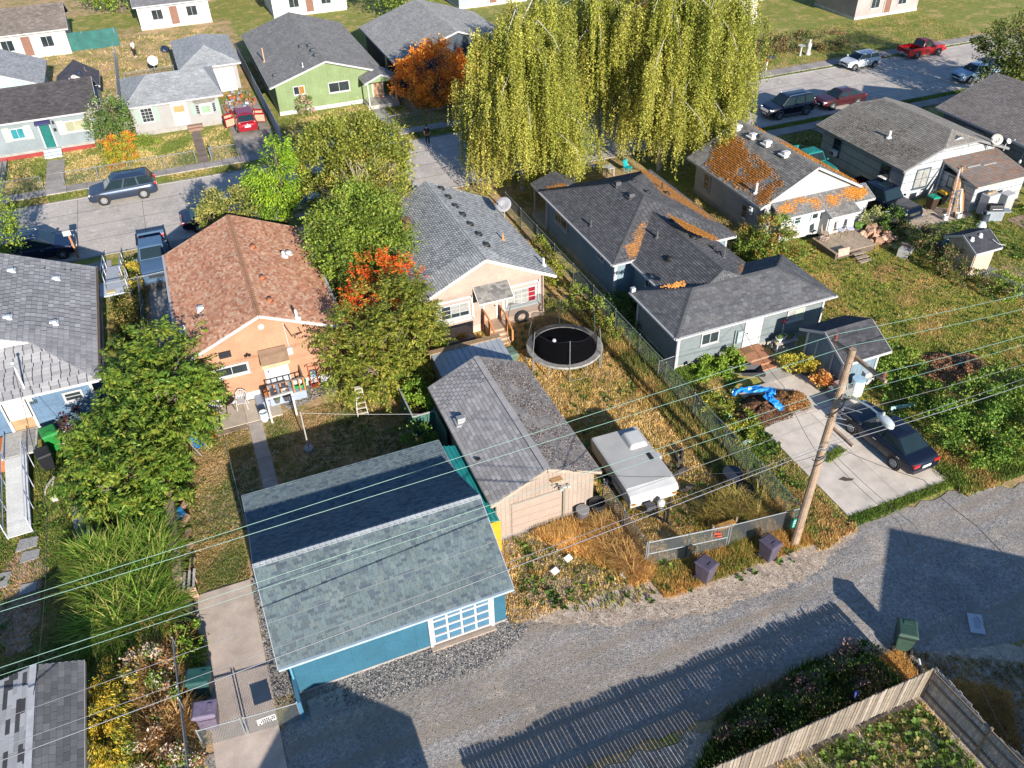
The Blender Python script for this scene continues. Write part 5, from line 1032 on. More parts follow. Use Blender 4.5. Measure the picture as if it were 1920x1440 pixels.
def tree(name, label, cat, base, lobes, n, size, cols, clumps=140, r=.2, style='leaf', seed=1, wr=.28, shell=.8, sig=.15, group=None, mat=LEAF, fork=.45, bark=BARK, twigs=0, part='crown'):
    R_ = np.random.default_rng(seed); t = thing(name, label, cat, (base[0], base[1], 0), 0, group)
    if r: limbs(t, (base[0], base[1], 0), lobes, r, mat=bark, seed=seed, fork=fork)
    if style == 'twig':       # leaves set in pairs along drooping shoots
        k = n//14; p, nn, cid = lobes_points(lobes, k, clumps, R_, shell, sig); ax = unit(nn+R_.normal(0, .35, (len(p), 3))+np.array([0, 0, .25])); ln = R_.uniform(.45, .95, len(p))
        q = np.repeat(np.arange(len(p)), 14); s_ = np.tile(np.arange(14)/13., len(p)); P = p[q]+ax[q]*(s_*ln[q])[:, None]; P[:, 2] -= .25*s_**2*ln[q]
        side = unit(np.cross(ax, np.array([0, 0, 1.])))[q]*np.tile(np.array([1, -1]*7), len(p))[:, None]
        D = unit(side+ax[q]*.55+np.array([0, 0, -.55])+R_.normal(0, .2, (len(q), 3))); m = len(q)
        leafmesh(part, P, D, size*R_.uniform(.7, 1.25, m), wr, pal(cols, m, R_, cid[q]), t, mat, unit(R_.normal(0, .35, (m, 3))+np.array([0, 0, 1])))
    elif style == 'conifer':
        p, nn, cid = lobes_points(lobes, n, clumps, R_, shell, sig); D = nn*np.array([1, 1, .3])+np.array([0, 0, -.55])+R_.normal(0, .3, (len(p), 3))
        leafmesh(part, p, D, size*R_.uniform(.6, 1.3, len(p)), wr, pal(cols, len(p), R_, cid), t, mat)
    else:
        p, nn, cid = lobes_points(lobes, n, clumps, R_, shell, sig); D = nn+R_.normal(0, .8, (len(p), 3))
        leafmesh(part, p, D, size*R_.uniform(.6, 1.3, len(p)), wr, pal(cols, len(p), R_, cid), t, mat)
    if twigs:
        b = B(); p, nn, _ = lobes_points(lobes, twigs, clumps, R_, .85, .1)
        for a, d in zip(p, nn): b.tube([a-d*.7, a+d*.25+R_.normal(0, .15, 3)], [.02, .008], 3, (.36, .29, .23), False)
        b.build('bare_twigs', PIECE, t, stuff=True)
    return t
def L_(px, py, y, r): return (tuple(AY(px, py, y)), r if isinstance(r, tuple) else (r, r, r))
OLIVE = [(.10, .12, .018), (.13, .145, .022), (.16, .165, .026), (.075, .10, .016), (.2, .19, .034)]
LITEG = [(.12, .165, .02), (.09, .14, .018), (.16, .19, .026), (.07, .11, .016)]
YEL = [(.22, .19, .03), (.17, .165, .028), (.26, .21, .04), (.12, .13, .025)]
tree('shade_tree', 'broad olive green tree in the front yard beside the salmon-roofed house', 'tree', (8.2, 52.5), [L_(660, 300, 53, (3.6, 3.3, 3.1)), L_(618, 300, 53, (2.0, 2.2, 2.4)), L_(705, 300, 53, (2.3, 2.2, 2.5)), L_(652, 265, 53.5, (2.3, 2.2, 1.7)), L_(606, 335, 52, (1.6, 1.8, 1.9)), L_(728, 330, 52, (1.7, 1.8, 1.8)), L_(645, 360, 51.5, (2.5, 2, 1.8))], 46000, .19, OLIVE, 300, .3, seed=11, wr=.24, sig=.1)
tree('young_tree', 'pale yellow-green tree with bare twigs growing in front of the broad olive tree', 'tree', (9.0, 49.2), [L_(690, 352, 49, (2.3, 1.9, 1.7)), L_(655, 372, 49, (1.8, 1.7, 1.4)), L_(728, 372, 49, (1.3, 1.3, 1.1))], 11000, .16, YEL+[(.12, .15, .03)], 120, .14, seed=12, twigs=260, sig=.14)
tree('cedar_tree', 'bright green drooping cedar beside the street and the broad olive tree', 'tree', (4.6, 52.6), [L_(522, 290, 53, (.8, .8, 1.3)), L_(515, 320, 53, (1.35, 1.3, 1.5)), L_(510, 348, 53, (1.75, 1.6, 1.4)), L_(522, 378, 53, (1.6, 1.5, 1.2)), L_(492, 350, 53, (1.2, 1.2, 1.1))], 13000, .2, [(.10, .17, .012), (.15, .23, .016), (.09, .16, .012), (.2, .27, .022)], 120, .18, 'conifer', seed=13, wr=.16, fork=.3)
tree('bushy_tree', 'light green bushy tree filling the gap between the salmon and grey roofed houses', 'tree', (7.0, 44.5), [L_(675, 420, 45, (2.4, 2.2, 2.2)), L_(640, 450, 44, (2, 1.9, 1.9)), L_(705, 455, 43.5, (2.1, 1.8, 1.7)), L_(655, 490, 42.5, (1.8, 1.7, 1.6)), L_(728, 470, 43, (1.5, 1.4, 1.3)), L_(620, 420, 45, (1.3, 1.3, 1.4)), L_(690, 395, 46, (1.9, 1.6, 1.4)), L_(650, 510, 41.5, (1.1, 1.3, 1.2))], 27000, .17, LITEG+[(.10, .13, .02)], 200, .2, seed=14, wr=.26, sig=.13)
CHER = [(.06, .11, .014), (.085, .14, .018), (.11, .16, .02), (.15, .165, .024), (.045, .09, .012)]
tree('cherry_tree', 'cherry tree with drooping leaves over the stepladder and the peach house corner', 'tree', (6.1, 34.7), [L_(725, 590, 36.5, (2.0, 1.9, 1.5)), L_(675, 640, 35.5, (1.7, 1.6, 1.5)), L_(745, 650, 35.5, (1.9, 1.7, 1.6)), L_(790, 630, 36, (1.15, 1.1, 1.1)), L_(710, 690, 35, (1.9, 1.5, 1.2)), L_(650, 680, 35, (1.1, 1.1, 1.1)), L_(760, 580, 37, (1.3, 1.3, 1.2))], 27000, .2, [(.11, .13, .018), (.15, .155, .024), (.085, .115, .015), (.2, .18, .03)], 170, .2, 'twig', seed=15, wr=.2)
tree('red_leaf_shrub', 'tall shrub with fire red leaf tips behind the cherry tree by the grey roof', 'shrub', (8.4, 39.0), [L_(705, 510, 39.3, (1.3, 1.2, .7)), L_(745, 525, 39, (1.3, 1.2, .75)), L_(690, 545, 38.8, (1.2, 1.1, .9)), L_(675, 575, 38.4, (.9, .9, .9))], 5200, .17, [(.55, .045, .01), (.6, .10, .012), (.4, .16, .02), (.13, .13, .02), (.5, .06, .012)], 80, .1, 'twig', seed=16, wr=.2)
tree('cherry_tree', 'large cherry tree by the blue folding chair, left of the peach house patio', 'tree', (-5.25, 35.0), [L_(300, 690, 36.8, (2.1, 2, 1.6)), L_(262, 725, 36.5, (1.35, 1.5, 1.4)), L_(330, 715, 36.5, (1.4, 1.5, 1.4)), L_(300, 760, 35.8, (2.2, 1.9, 1.5)), L_(340, 775, 35.5, (1.05, 1.2, 1.1)), L_(258, 690, 37.2, (.8, .9, .9)), L_(300, 640, 38.0, (.75, .8, .8)), L_(330, 810, 34.8, (1.2, 1.1, .9)), L_(352, 722, 36.4, (.7, .8, .9))], 21000, .235, CHER, 190, .24, 'twig', seed=17, wr=.21, fork=.6)
tree('cherry_tree', 'nearer large cherry tree beside the grey plank, above the tall green grass clump', 'tree', (-6.5, 31.6), [L_(240, 830, 33.5, (2.1, 1.9, 1.5)), L_(192, 855, 33.3, (1.0, 1.3, 1.0)), L_(285, 870, 32.8, (1.5, 1.5, 1.4)), L_(225, 890, 32.2, (2.0, 1.7, 1.4)), L_(178, 905, 32.2, (.95, 1.2, 1.0)), L_(270, 920, 31.5, (1.6, 1.3, 1.1)), L_(215, 930, 31.3, (1.3, 1.2, 1.0)), L_(320, 925, 31.2, (.6, .7, .7))], 21000, .235, CHER, 190, .24, 'twig', seed=18, wr=.2, fork=.6)
tree('maple_tree', 'round orange maple in front of the dark navy house', 'tree', (22.2, 74.7), [L_(815, 130, 75, (2.6, 2.3, 2.4)), L_(775, 150, 75, (1.9, 1.8, 1.8)), L_(858, 150, 75, (2.0, 1.8, 1.9)), L_(820, 165, 74.5, (2.6, 2.2, 1.6)), L_(830, 105, 75.5, (1.7, 1.6, 1.4)), L_(770, 125, 75.5, (1.2, 1.2, 1.3)), L_(880, 125, 75.5, (1.3, 1.3, 1.3))], 15000, .2, [(.6, .22, .02), (.52, .17, .015), (.62, .28, .035), (.46, .13, .014), (.4, .16, .025)], 150, .22, seed=19, wr=.34, sig=.12)
# weeping birches: leafy strings hanging from arched limbs
def birch(label, base, h, spread, strings, seed, cols, low=3.0, lean=(0, 0), nl=22):
    R_ = np.random.default_rng(seed); rr = random.Random(seed); t = thing('weeping_birch', label, 'tree', (base[0], base[1], 0), 0, 'weeping birches along the front of the blue house')
    bx, by = base; B().tube([(bx, by, -.1), (bx+lean[0]*.3, by+lean[1]*.3, h*.35), (bx+lean[0]*.7, by+lean[1]*.7, h*.7), (bx+lean[0], by+lean[1], h*.97)], [.22, .17, .11, .04], 8).build('trunk', BIRCHB, t)
    Ps = []; Ds = []; Cs = []; per = strings//nl
    for i in range(nl):
        f = .28+.70*(i/nl); z0 = h*f; a = i*2.4+rr.uniform(-.4, .4); ln = spread*(1.2-.65*(f-.3))*rr.uniform(.7, 1.12); o = np.array([bx+lean[0]*f, by+lean[1]*f, z0]); d = np.array([math.cos(a), math.sin(a), 0])
        tip = o+d*ln+np.array([0, 0, .5]); mid = o+d*ln*.5+np.array([0, 0, 1.4]); B().tube([o, mid, tip, tip+d*.6-np.array([0, 0, .8])], [.05, .035, .02, .01], 5).build('limb', BIRCHB, t)
        tone = np.array(cols[i % len(cols)])
        for k in range(per):
            if k % 9 == 0: sc = 1-R_.random()**1.2*.9+R_.uniform(0, .12); oc = R_.normal(0, .55, 3)*np.array([1, 1, .5]); lc = R_.gamma(4, .9)+.8
            s_ = sc+R_.normal(0, .035); p = (1-s_)**2*o+2*s_*(1-s_)*mid+s_*s_*tip+oc+R_.normal(0, .17, 3); L = min(p[2]-low*R_.uniform(.35, 1.5), lc*R_.uniform(.55, 1.2))
            if L < .5: continue
            m = int(L/.05); q = np.linspace(0, 1, m); sw = R_.normal(0, .2, 2)+d[:2]*.3; x = p[0]+sw[0]*np.sin(q*1.4)+R_.normal(0, .06, m); y = p[1]+sw[1]*np.sin(q*1.4)+R_.normal(0, .06, m); z = p[2]+.12*np.sin(q*3)-q*L
            Ps.append(np.c_[x, y, z]); D = R_.normal(0, .7, (m, 3)); D[:, 2] -= .8; Ds.append(D); c = (np.array(cols[R_.integers(0, len(cols))])*.6+tone*.4)*R_.uniform(.75, 1.2); Cs.append(np.tile(c, (m, 1))*R_.uniform(.75, 1.3, (m, 1)))
    P = np.vstack(Ps); leafmesh('crown', P, np.vstack(Ds), R_.uniform(.07, .165, len(P)), .38, np.vstack(Cs), t); return t
BIR = [(.33, .34, .05), (.25, .28, .04), (.42, .40, .075), (.19, .23, .035), (.48, .42, .085)]
birch('left weeping birch with yellow-green strings hanging over the two grey roofs', (22.6, 54.8), 13.0, 4.1, 3000, 71, BIR, .5, (.3, .3))
birch('middle weeping birch with a pale trunk behind the playset', (30.6, 58.0), 13.2, 3.2, 1500, 72, BIR, 4.2, (-.2, 1))
birch('thick weeping birch right of the playset, next to the mossy roof', (33.8, 53.6), 13.8, 4.0, 2600, 73, BIR, 2.6, (.2, .5))
birch('rightmost weeping birch, its strings falling on the mossy roof ridge', (36.4, 53.6), 13.0, 3.9, 2300, 74, BIR, 2.2, (1.0, .4))
tree('evergreen_tree', 'dark green tree standing behind the weeping birches', 'tree', (36, 73), [((34, 72, 6), (2.4, 2.4, 3)), ((36.5, 73, 6), (2.2, 2.2, 2.6)), ((32, 73, 5), (2, 2, 2.4)), ((39.5, 74, 5.6), (2.2, 2.2, 2.8)), ((43, 74, 5.2), (2.3, 2.2, 2.6))], 16000, .24, [(.04, .065, .014), (.055, .08, .016), (.03, .05, .012)], 150, .25, seed=20)
tree('large_tree', 'dark leafy tree overhanging the grey roof in the top right corner', 'tree', (70.5, 52.0), [L_(1890, 105, 52.5, (2.6, 2.4, 2.2)), L_(1930, 90, 52, (3.6, 3, 3)), L_(1960, 130, 50, (3.4, 3, 2.6)), L_(1855, 92, 53, (1.6, 1.5, .9)), L_(1905, 140, 51, (1.6, 1.5, 1.2)), L_(1990, 60, 52, (3.5, 3.2, 2.6))], 16000, .24, [(.055, .075, .016), (.07, .09, .018), (.09, .10, .02), (.04, .06, .014)], 150, .3, seed=21)
tree('shrub', 'olive shrub beside the black sedan, behind the salmon roof', 'shrub', (.6, 51.8), [L_(425, 385, 52, (1.5, 1.3, 1.0)), L_(400, 400, 52, (1.0, 1.0, .8)), L_(450, 395, 52, (1.0, 1, .8)), L_(395, 412, 51, (.8, .8, .6))], 5200, .18, [(.15, .15, .035), (.11, .12, .026), (.2, .18, .05), (.08, .10, .02)], 70, .08, seed=22)
tree('shrub', 'round blue-green shrub between the cedar and the salmon roof', 'shrub', (3.6, 53.0), [L_(500, 375, 53, (1.3, 1.2, 1.2)), L_(488, 392, 53, (1.0, 1, .8)), L_(518, 395, 52.6, (1, 1, .9))], 5000, .16, [(.06, .095, .028), (.08, .115, .034), (.045, .08, .022)], 60, .08, seed=23)
tree('hedge', 'low bright hedge at the foot of the cedar by the salmon roof', 'hedge', (5.3, 51.0), [((5.4, 51.2, .6), (1.4, .8, .6)), ((6.9, 50.9, .5), (1.0, .8, .6))], 2600, .12, [(.14, .17, .02), (.11, .14, .018)], 40, 0, seed=24)
tree('shrub', 'leafy round shrub with pale buds between the pale grey and white houses', 'shrub', (-6.3, 77.6), [L_(205, 215, 77.5, (1.45, 1.3, 1.5)), L_(205, 245, 77, (1.7, 1.5, 1.2)), L_(185, 230, 77.5, (1, 1, 1))], 5200, .2, [(.06, .10, .024), (.08, .12, .028), (.045, .08, .02), (.18, .18, .12)], 70, .1, seed=25)
tree('hedge', 'clipped hedge turning orange on top and yellow-green below', 'hedge', (-5.6, 73.2), [((-5.7, 75.2, 1.05), (1.25, .8, .6)), ((-5.7, 73.6, .8), (1.25, 1.2, .8)), ((-5.5, 72.0, .6), (1.2, .8, .6))], 6500, .13, [(.22, .19, .02), (.16, .16, .018), (.2, .18, .02), (.3, .12, .015)], 60, 0, seed=26, shell=.9, sig=.1)
tree('hedge', 'orange-red section of clipped hedge nearest the pale grey house wall', 'hedge', (-5.6, 75.6), [((-5.7, 75.9, 1.2), (1.3, .65, .55))], 1300, .12, [(.36, .10, .012), (.4, .16, .015), (.5, .2, .02)], 30, 0, seed=27, shell=.9, sig=.1)
tree('shrub', 'small green shrub at the corner of the white stucco house', 'shrub', (-3.4, 75.6), [((-3.6, 75.6, .6), (1.1, .9, .65))], 1500, .14, LITEG, 24, 0, seed=28)
tree('shrub', 'small leafy bush against the green house wall', 'shrub', (10.6, 77.9), [((10.6, 77.9, .9), (.75, .6, .8))], 1200, .16, [(.07, .11, .03), (.11, .14, .04), (.3, .2, .15)], 24, .05, seed=29)
BLK = [(.075, .115, .016), (.10, .14, .02), (.055, .09, .014), (.14, .16, .026), (.2, .1, .03)]
tree('bramble_bush', 'dense bramble bush between the slate blue house and the mossy house deck', 'bush', (33.2, 38.0), [L_(1440, 440, 38.5, (1.7, 1.5, 1.1)), L_(1420, 465, 38, (1.5, 1.4, 1.0)), L_(1465, 465, 37.8, (1.5, 1.4, .95)), L_(1400, 455, 38.6, (1.1, 1.2, .9)), L_(1480, 490, 36.9, (1.2, 1.1, .7)), L_(1440, 490, 37, (1.4, 1.2, .8))], 11000, .16, BLK, 140, 0, seed=30, sig=.13)
tree('bramble_bank', 'long dark bramble bank along the driveway at the right edge', 'bush', (31.5, 19.5), [((31.4, 19.3, .7), (1.7, 1.6, .9)), ((33.6, 19.0, .9), (2.2, 1.8, 1.1)), ((36.2, 19.4, .8), (2.0, 1.9, 1.0)), ((31.0, 21.2, .65), (1.3, 1.3, .8)), ((33.2, 21.4, .8), (1.6, 1.4, .9)), ((30.2, 23.0, .45), (.8, .9, .55)), ((35.5, 21.8, .65), (1.6, 1.3, .8)), ((32.8, 17.5, .55), (1.6, .9, .65)), ((35.6, 17.4, .6), (1.8, 1.0, .7))], 20000, .15, [(.075, .135, .018), (.10, .165, .024), (.055, .105, .014), (.14, .185, .028)], 220, 0, seed=31, sig=.12)
tree('weed_patch', 'lush green weeds beside the slate blue shed and the white barrel', 'bush', (31.2, 25.6), [((31.3, 26.2, .5), (1.0, 1.3, .6)), ((32.3, 25.2, .45), (1.3, 1.1, .5)), ((31.2, 24.2, .4), (1.0, .9, .5)), ((33.2, 26.4, .35), (.9, .8, .4)), ((31.9, 23.2, .4), (.9, .8, .5))], 6500, .15, [(.09, .15, .018), (.12, .17, .024), (.07, .12, .016)], 90, 0, seed=32)
tree('weed_bed', 'bright green weeds growing under the slate blue house window', 'bush', (23.2, 29.7), [((22.1, 29.5, .3), (.8, .6, .35)), ((23.4, 29.6, .35), (.9, .6, .4)), ((24.4, 29.6, .45), (.6, .55, .5)), ((24.1, 28.9, .3), (.6, .5, .3))], 4200, .14, [(.13, .2, .02), (.16, .22, .026), (.10, .16, .018)], 60, 0, seed=33)
tree('weed_bed', 'yellow-green weeds with flowers between the chain-link fence and the chip pile', 'bush', (21.8, 26.2), [((21.7, 26.8, .3), (.8, .8, .35)), ((22.3, 25.4, .35), (.8, .9, .4)), ((21.5, 24.6, .3), (.6, .8, .35))], 3600, .13, [(.14, .17, .024), (.11, .14, .02), (.26, .22, .03)], 50, 0, seed=34)
tree('ivy_patch', 'dark green ivy mound in the shaded corner of the slate blue house', 'bush', (21.4, 36.2), [((21.3, 36.6, .6), (.9, 1.2, .7)), ((22.0, 35.9, .8), (.5, .8, .9)), ((20.9, 35.0, .4), (.6, .9, .5))], 4200, .13, [(.03, .07, .014), (.045, .09, .018)], 60, 0, seed=35)
tree('rose_hedge', 'straggly dark hedge with dry seed heads running up to the small beige shed', 'hedge', (41.5, 33.8), [((43.3, 37.3, .6), (.8, .8, .6)), ((43.5, 36.2, .7), (.9, 1, .7)), ((43.2, 35.0, .8), (1.0, 1, .8)), ((42.6, 33.8, .95), (1.0, 1, 1)), ((42.4, 32.3, .9), (.85, .9, .95)), ((42.6, 30.8, .5), (.8, .9, .5)), ((43.1, 29.1, .35), (.7, 1.0, .35))], 8500, .13, [(.05, .085, .016), (.07, .10, .02), (.16, .10, .05), (.04, .07, .014)], 130, 0, seed=36)
tree('leafy_weeds', 'bright green leafy weeds beside the small beige shed', 'bush', (44.5, 29.6), [((44.3, 29.8, .4), (1.1, .8, .45)), ((43.8, 28.4, .35), (1.0, .8, .35))], 2400, .14, [(.11, .16, .022), (.14, .18, .03)], 40, 0, seed=37)
tree('garden_shrub', 'olive shrub in the front of the left lot beside the white ramp', 'shrub', (-5.9, 50.2), [((-5.7, 52.6, .7), (.6, 1.2, .7)), ((-5.75, 50.9, .6), (.6, 1.0, .6))], 2600, .12, [(.16, .15, .03), (.12, .12, .022), (.3, .22, .03)], 40, 0, seed=38)
tree('garden_shrub', 'round brownish shrub against the fence between the pale blue and salmon houses', 'shrub', (-6.0, 47.0), [((-6.1, 47.2, .8), (.95, 1.4, .9)), ((-5.9, 46.0, .6), (.8, .9, .7))], 3600, .12, [(.15, .12, .03), (.10, .095, .02), (.2, .15, .05)], 60, 0, seed=39)
tree('purple_shrub', 'purple-leaved shrub against the pale blue house wall', 'shrub', (-8.9, 38.0), [((-8.9, 38.0, .8), (.7, .45, .8)), ((-8.4, 37.7, .4), (.5, .4, .4))], 1500, .14, [(.10, .02, .025), (.06, .02, .02), (.03, .03, .02)], 24, .04, seed=40)
tree('goldenrod_bush', 'yellow goldenrod bush beside the striped old shed', 'bush', (-7.5, 20.6), [((-7.5, 21.3, 1.1), (.7, .6, .6)), ((-7.9, 20.3, 1.2), (.75, .8, .7)), ((-7.8, 19.3, 1.1), (.65, .7, .6)), ((-7.7, 18.5, .9), (.6, .5, .5))], 6000, .13, [(.36, .24, .018), (.30, .2, .016), (.2, .17, .02), (.11, .13, .02), (.4, .28, .025)], 90, 0, 'conifer', seed=41, wr=.14)
tree('bramble_patch', 'white-flowered brambles between the goldenrod and the dry grass', 'bush', (-6.3, 20.2), [((-6.4, 21.6, .8), (.9, .8, .7)), ((-6.2, 20.2, .7), (.8, .9, .6)), ((-6.4, 18.7, .6), (.9, 1, .5)), ((-5.9, 17.4, .5), (.9, .8, .5))], 6500, .12, [(.06, .105, .016), (.085, .13, .02), (.3, .25, .2), (.22, .12, .05)], 70, 0, seed=42)
tree('green_shrub', 'bright green shrub by the fence next to the dark green bin', 'shrub', (-4.95, 22.4), [((-4.95, 23.1, .5), (.5, .6, .5)), ((-4.95, 22.2, .5), (.5, .7, .5)), ((-4.9, 21.3, .45), (.45, .6, .45))], 3600, .11, [(.09, .15, .016), (.12, .18, .02), (.07, .12, .014)], 50, 0, seed=43)
tree('shrub', 'bright bush inside the green boxed planter behind the beige garage', 'shrub', (7.5, 32.5), [((7.5, 32.8, 1.1), (.6, .9, .8)), ((7.4, 31.9, .9), (.55, .6, .7))], 2600, .13, [(.10, .16, .016), (.13, .19, .02), (.07, .12, .014)], 40, .04, seed=44)
tree('shrub', 'shaded green shrub between the dry lawn and the beige garage', 'shrub', (6.6, 29.7), [((6.7, 29.9, .7), (.7, .8, .7)), ((6.6, 29.0, .5), (.6, .6, .5))], 3000, .13, [(.06, .11, .016), (.08, .14, .02)], 40, .04, seed=45)
tree('shrub', 'dark bush under the left window of the cream house', 'shrub', (11.3, 36.8), [((11.4, 36.7, .55), (1.1, .7, .55)), ((12.5, 36.4, .35), (.5, .5, .35))], 2600, .12, [(.06, .09, .02), (.08, .11, .025), (.3, .16, .03)], 36, 0, seed=46)
tree('vine', 'leafy vine climbing the chain-link fence behind the trampoline', 'vine', (19.6, 36.0), [((19.8, 36.5, .7), (.5, .9, .7)), ((19.6, 38.5, .6), (.5, 1.2, .6)), ((19.8, 34.6, .6), (.4, .8, .7)), ((18.0, 38.3, .5), (.8, .6, .5))], 3600, .12, [(.09, .14, .02), (.12, .16, .026), (.2, .2, .04)], 60, 0, seed=47)
tree('vine', 'yellow-green climber on the chain-link fence beside the cream house eave', 'vine', (19.7, 44.2), [((19.8, 44.5, .7), (.35, 1.6, .7)), ((19.4, 41.8, .5), (.8, 1.2, .5))], 2400, .13, [(.17, .18, .02), (.12, .15, .02)], 40, 0, seed=48)
tree('verge_bush', 'dark bush in the shaded verge beneath the plank fence', 'bush', (16.5, 11.6), [((16.6, 11.6, .45), (1.5, .6, .55)), ((14.2, 11.3, .4), (1.4, .6, .5)), ((18.2, 12.0, .4), (.9, .6, .45)), ((12.4, 11.2, .35), (1.0, .5, .4))], 5200, .13, [(.04, .07, .014), (.055, .09, .018), (.16, .10, .08)], 70, 0, seed=49)
tree('corner_tree', 'light green branch tips showing at the left edge beside the dark van', 'tree', (-15.5, 54.5), [L_(5, 450, 54.5, (1.2, 1.2, 1.2)), L_(-30, 430, 54.5, (2, 2, 2)), L_(-60, 400, 55, (2.4, 2.4, 2.2))], 6000, .17, LITEG, 60, .2, seed=50)
tree('hedge', 'shaded hedge of shrubs behind the pavement at the top right', 'hedge', (60, 74), [((52, 76, .8), (2.2, 1.2, .9)), ((55.5, 75, .9), (2, 1.3, 1)), ((59, 74.5, .9), (2.2, 1.2, 1)), ((62.5, 74, .9), (2, 1.2, 1)), ((66, 73, .8), (2, 1.2, .9))], 8000, .2, [(.05, .075, .02), (.07, .09, .025), (.15, .09, .04), (.09, .08, .04)], 110, 0, seed=51)
for i, (x, y, s_, lab) in enumerate(((48, 84, 3.2, 'tree in the far row, leftmost beyond the right street corner'), (56, 96, 3.4, 'tree in the far row behind the shaded corner hedge'), (70, 92, 3.0, 'tree in the far row between the cream and brown houses'), (92, 88, 3.4, 'tree in the far row at the extreme right'), (-4, 124, 3.2, 'tree in the far row behind the man in white'), (10, 126, 3.2, 'tree in the far row behind the green house'), (28, 104, 3.4, 'tree in the far row behind the dark navy house'))):
    tree('background_tree', lab, 'tree', (x, y), [((x, y, s_*1.5), (s_, s_, s_*1.1)), ((x+s_*.7, y, s_*1.1), (s_*.7, s_*.7, s_*.7)), ((x-s_*.7, y+.5, s_*1.2), (s_*.7, s_*.7, s_*.8))], 5000, .32, random.choice([OLIVE, LITEG, [(.3, .13, .02), (.22, .14, .03)]]), 80, .25, seed=60+i, group='trees in the far row')
# arching ornamental grass
def arching(name, label, cen, rad, n, ln, cols, seed, w_=.028, up=1.0, hmin=.6):
    R_ = np.random.default_rng(seed); t = thing(name, label, 'ornamental grass', (cen[0], cen[1], 0)); k = max(5, n//70)
    cx = cen[0]+R_.uniform(-1, 1, k)*rad[0]; cy = cen[1]+R_.uniform(-1, 1, k)*rad[1]; j = R_.integers(0, k, n); a = R_.uniform(0, 6.28, n); L = ln*R_.uniform(hmin, 1.15, n)
    out = np.c_[cx[j]-cen[0], cy[j]-cen[1]]/np.array(rad)*.6; d = np.c_[np.cos(a), np.sin(a)]+out; d /= np.linalg.norm(d, axis=1, keepdims=True); tilt = np.abs(R_.normal(.35, .2, n))
    S = 5; pts = []
    for s_ in range(S):
        q = s_/(S-1); ang = tilt+q*q*1.75*up; pts.append((q, ang))
    x = np.c_[cx[j], cy[j], np.zeros(n)]+np.c_[R_.normal(0, .12, (n, 2)), np.zeros(n)]; prev = x; rows = []
    sd = np.c_[-d[:, 1], d[:, 0], np.zeros(n)]
    for s_ in range(S):
        q = s_/(S-1); w__ = w_*(1-q**2*.9); rows.append((prev-sd*w__, prev+sd*w__)); ang = tilt+q*1.5*up; step = L/(S-1); prev = prev+np.c_[d*(np.sin(ang)*step)[:, None], np.cos(ang)*step]
    Vt = np.stack([r for pr in rows for r in pr], 1).reshape(-1, 3); F = (np.arange(n)[:, None, None]*S*2+np.array([[2*i, 2*i+1, 2*i+3, 2*i+2] for i in range(S-1)])[None]).reshape(-1, 4)
    C = np.repeat(np.array(cols)[R_.integers(0, len(cols), n)]*R_.uniform(.75, 1.25, (n, 1))*1.6, S-1, 0)
    npmesh('leaf_blades', Vt, F, C, GRASSM, t, True); return t
PAM = [(.10, .18, .02), (.14, .22, .03), (.075, .14, .018), (.2, .26, .045), (.3, .28, .08)]
arching('pampas_grass', 'large clump of tall arching green grass below the nearer cherry tree', (-7.0, 26.4), (1.5, 2.5), 9000, 1.7, PAM, 81, .036)
arching('dry_grass_clump', 'straw coloured dry grass clump along the fence below the green clump', (-5.9, 21.2), (.6, 2.6), 2400, 1.3, [(.33, .2, .08), (.26, .15, .055), (.38, .25, .11)], 82)
arching('dry_grass_clump', 'tall golden grass tuft inside the fence corner near the green sign', (18.9, 20.2), (1.1, .7), 900, 1.2, [(.3, .22, .06), (.2, .19, .05), (.36, .26, .09)], 83, .016)
arching('dry_grass_clump', 'golden grass tuft beside the dark barrels in the camper lot', (17.3, 20.6), (.6, .4), 420, 1.0, [(.32, .24, .06), (.26, .2, .05)], 84, .016)
arching('dry_grass_clump', 'dry brown grass mass outside the left fence of the camper lot', (12.7, 20.4), (.6, 1.7), 2600, .95, [(.36, .22, .08), (.3, .175, .06), (.4, .27, .11)], 85, .014)
# ------------------------------------------------------------------ vehicles (local axes: x forward, y left, z up)
def paint(name, c=None, metal=.2, r=.3): return M(name, c, r, .04, 1.5, metal=metal, coat=.55, spec=.3)
LAMP_R = M('tail_lamp', (.42, .015, .012), .2, .05, 4, coat=1); LAMP_W = M('head_lamp', (.6, .62, .62), .12, .1, 9, metal=.3, coat=1); LAMP_O = M('indicator', (.7, .22, .02), .25, .05, 4, coat=1)
RIM = M('alloy_rim', (.33, .34, .36), .4, .08, 8, metal=.3); CHROME = M('chrome', (.7, .71, .72), .15, .05, 5, metal=.95); PLATE = M('number_plate', (.7, .72, .74), .5, .1, 20)
TRIM = M('black_trim', (.02, .02, .022), .5, .1, 5); TAN = M('seat_tan', (.42, .3, .2), .8)
def lerp(a, b, t): return a+(b-a)*t
def interp(prof, x):
    for (x0, z0), (x1, z1) in zip(prof, prof[1:]):
        if (x0 >= x >= x1): return lerp(z0, z1, (x0-x)/max(1e-6, x0-x1))
    return prof[0][1] if x > prof[0][0] else prof[-1][1]
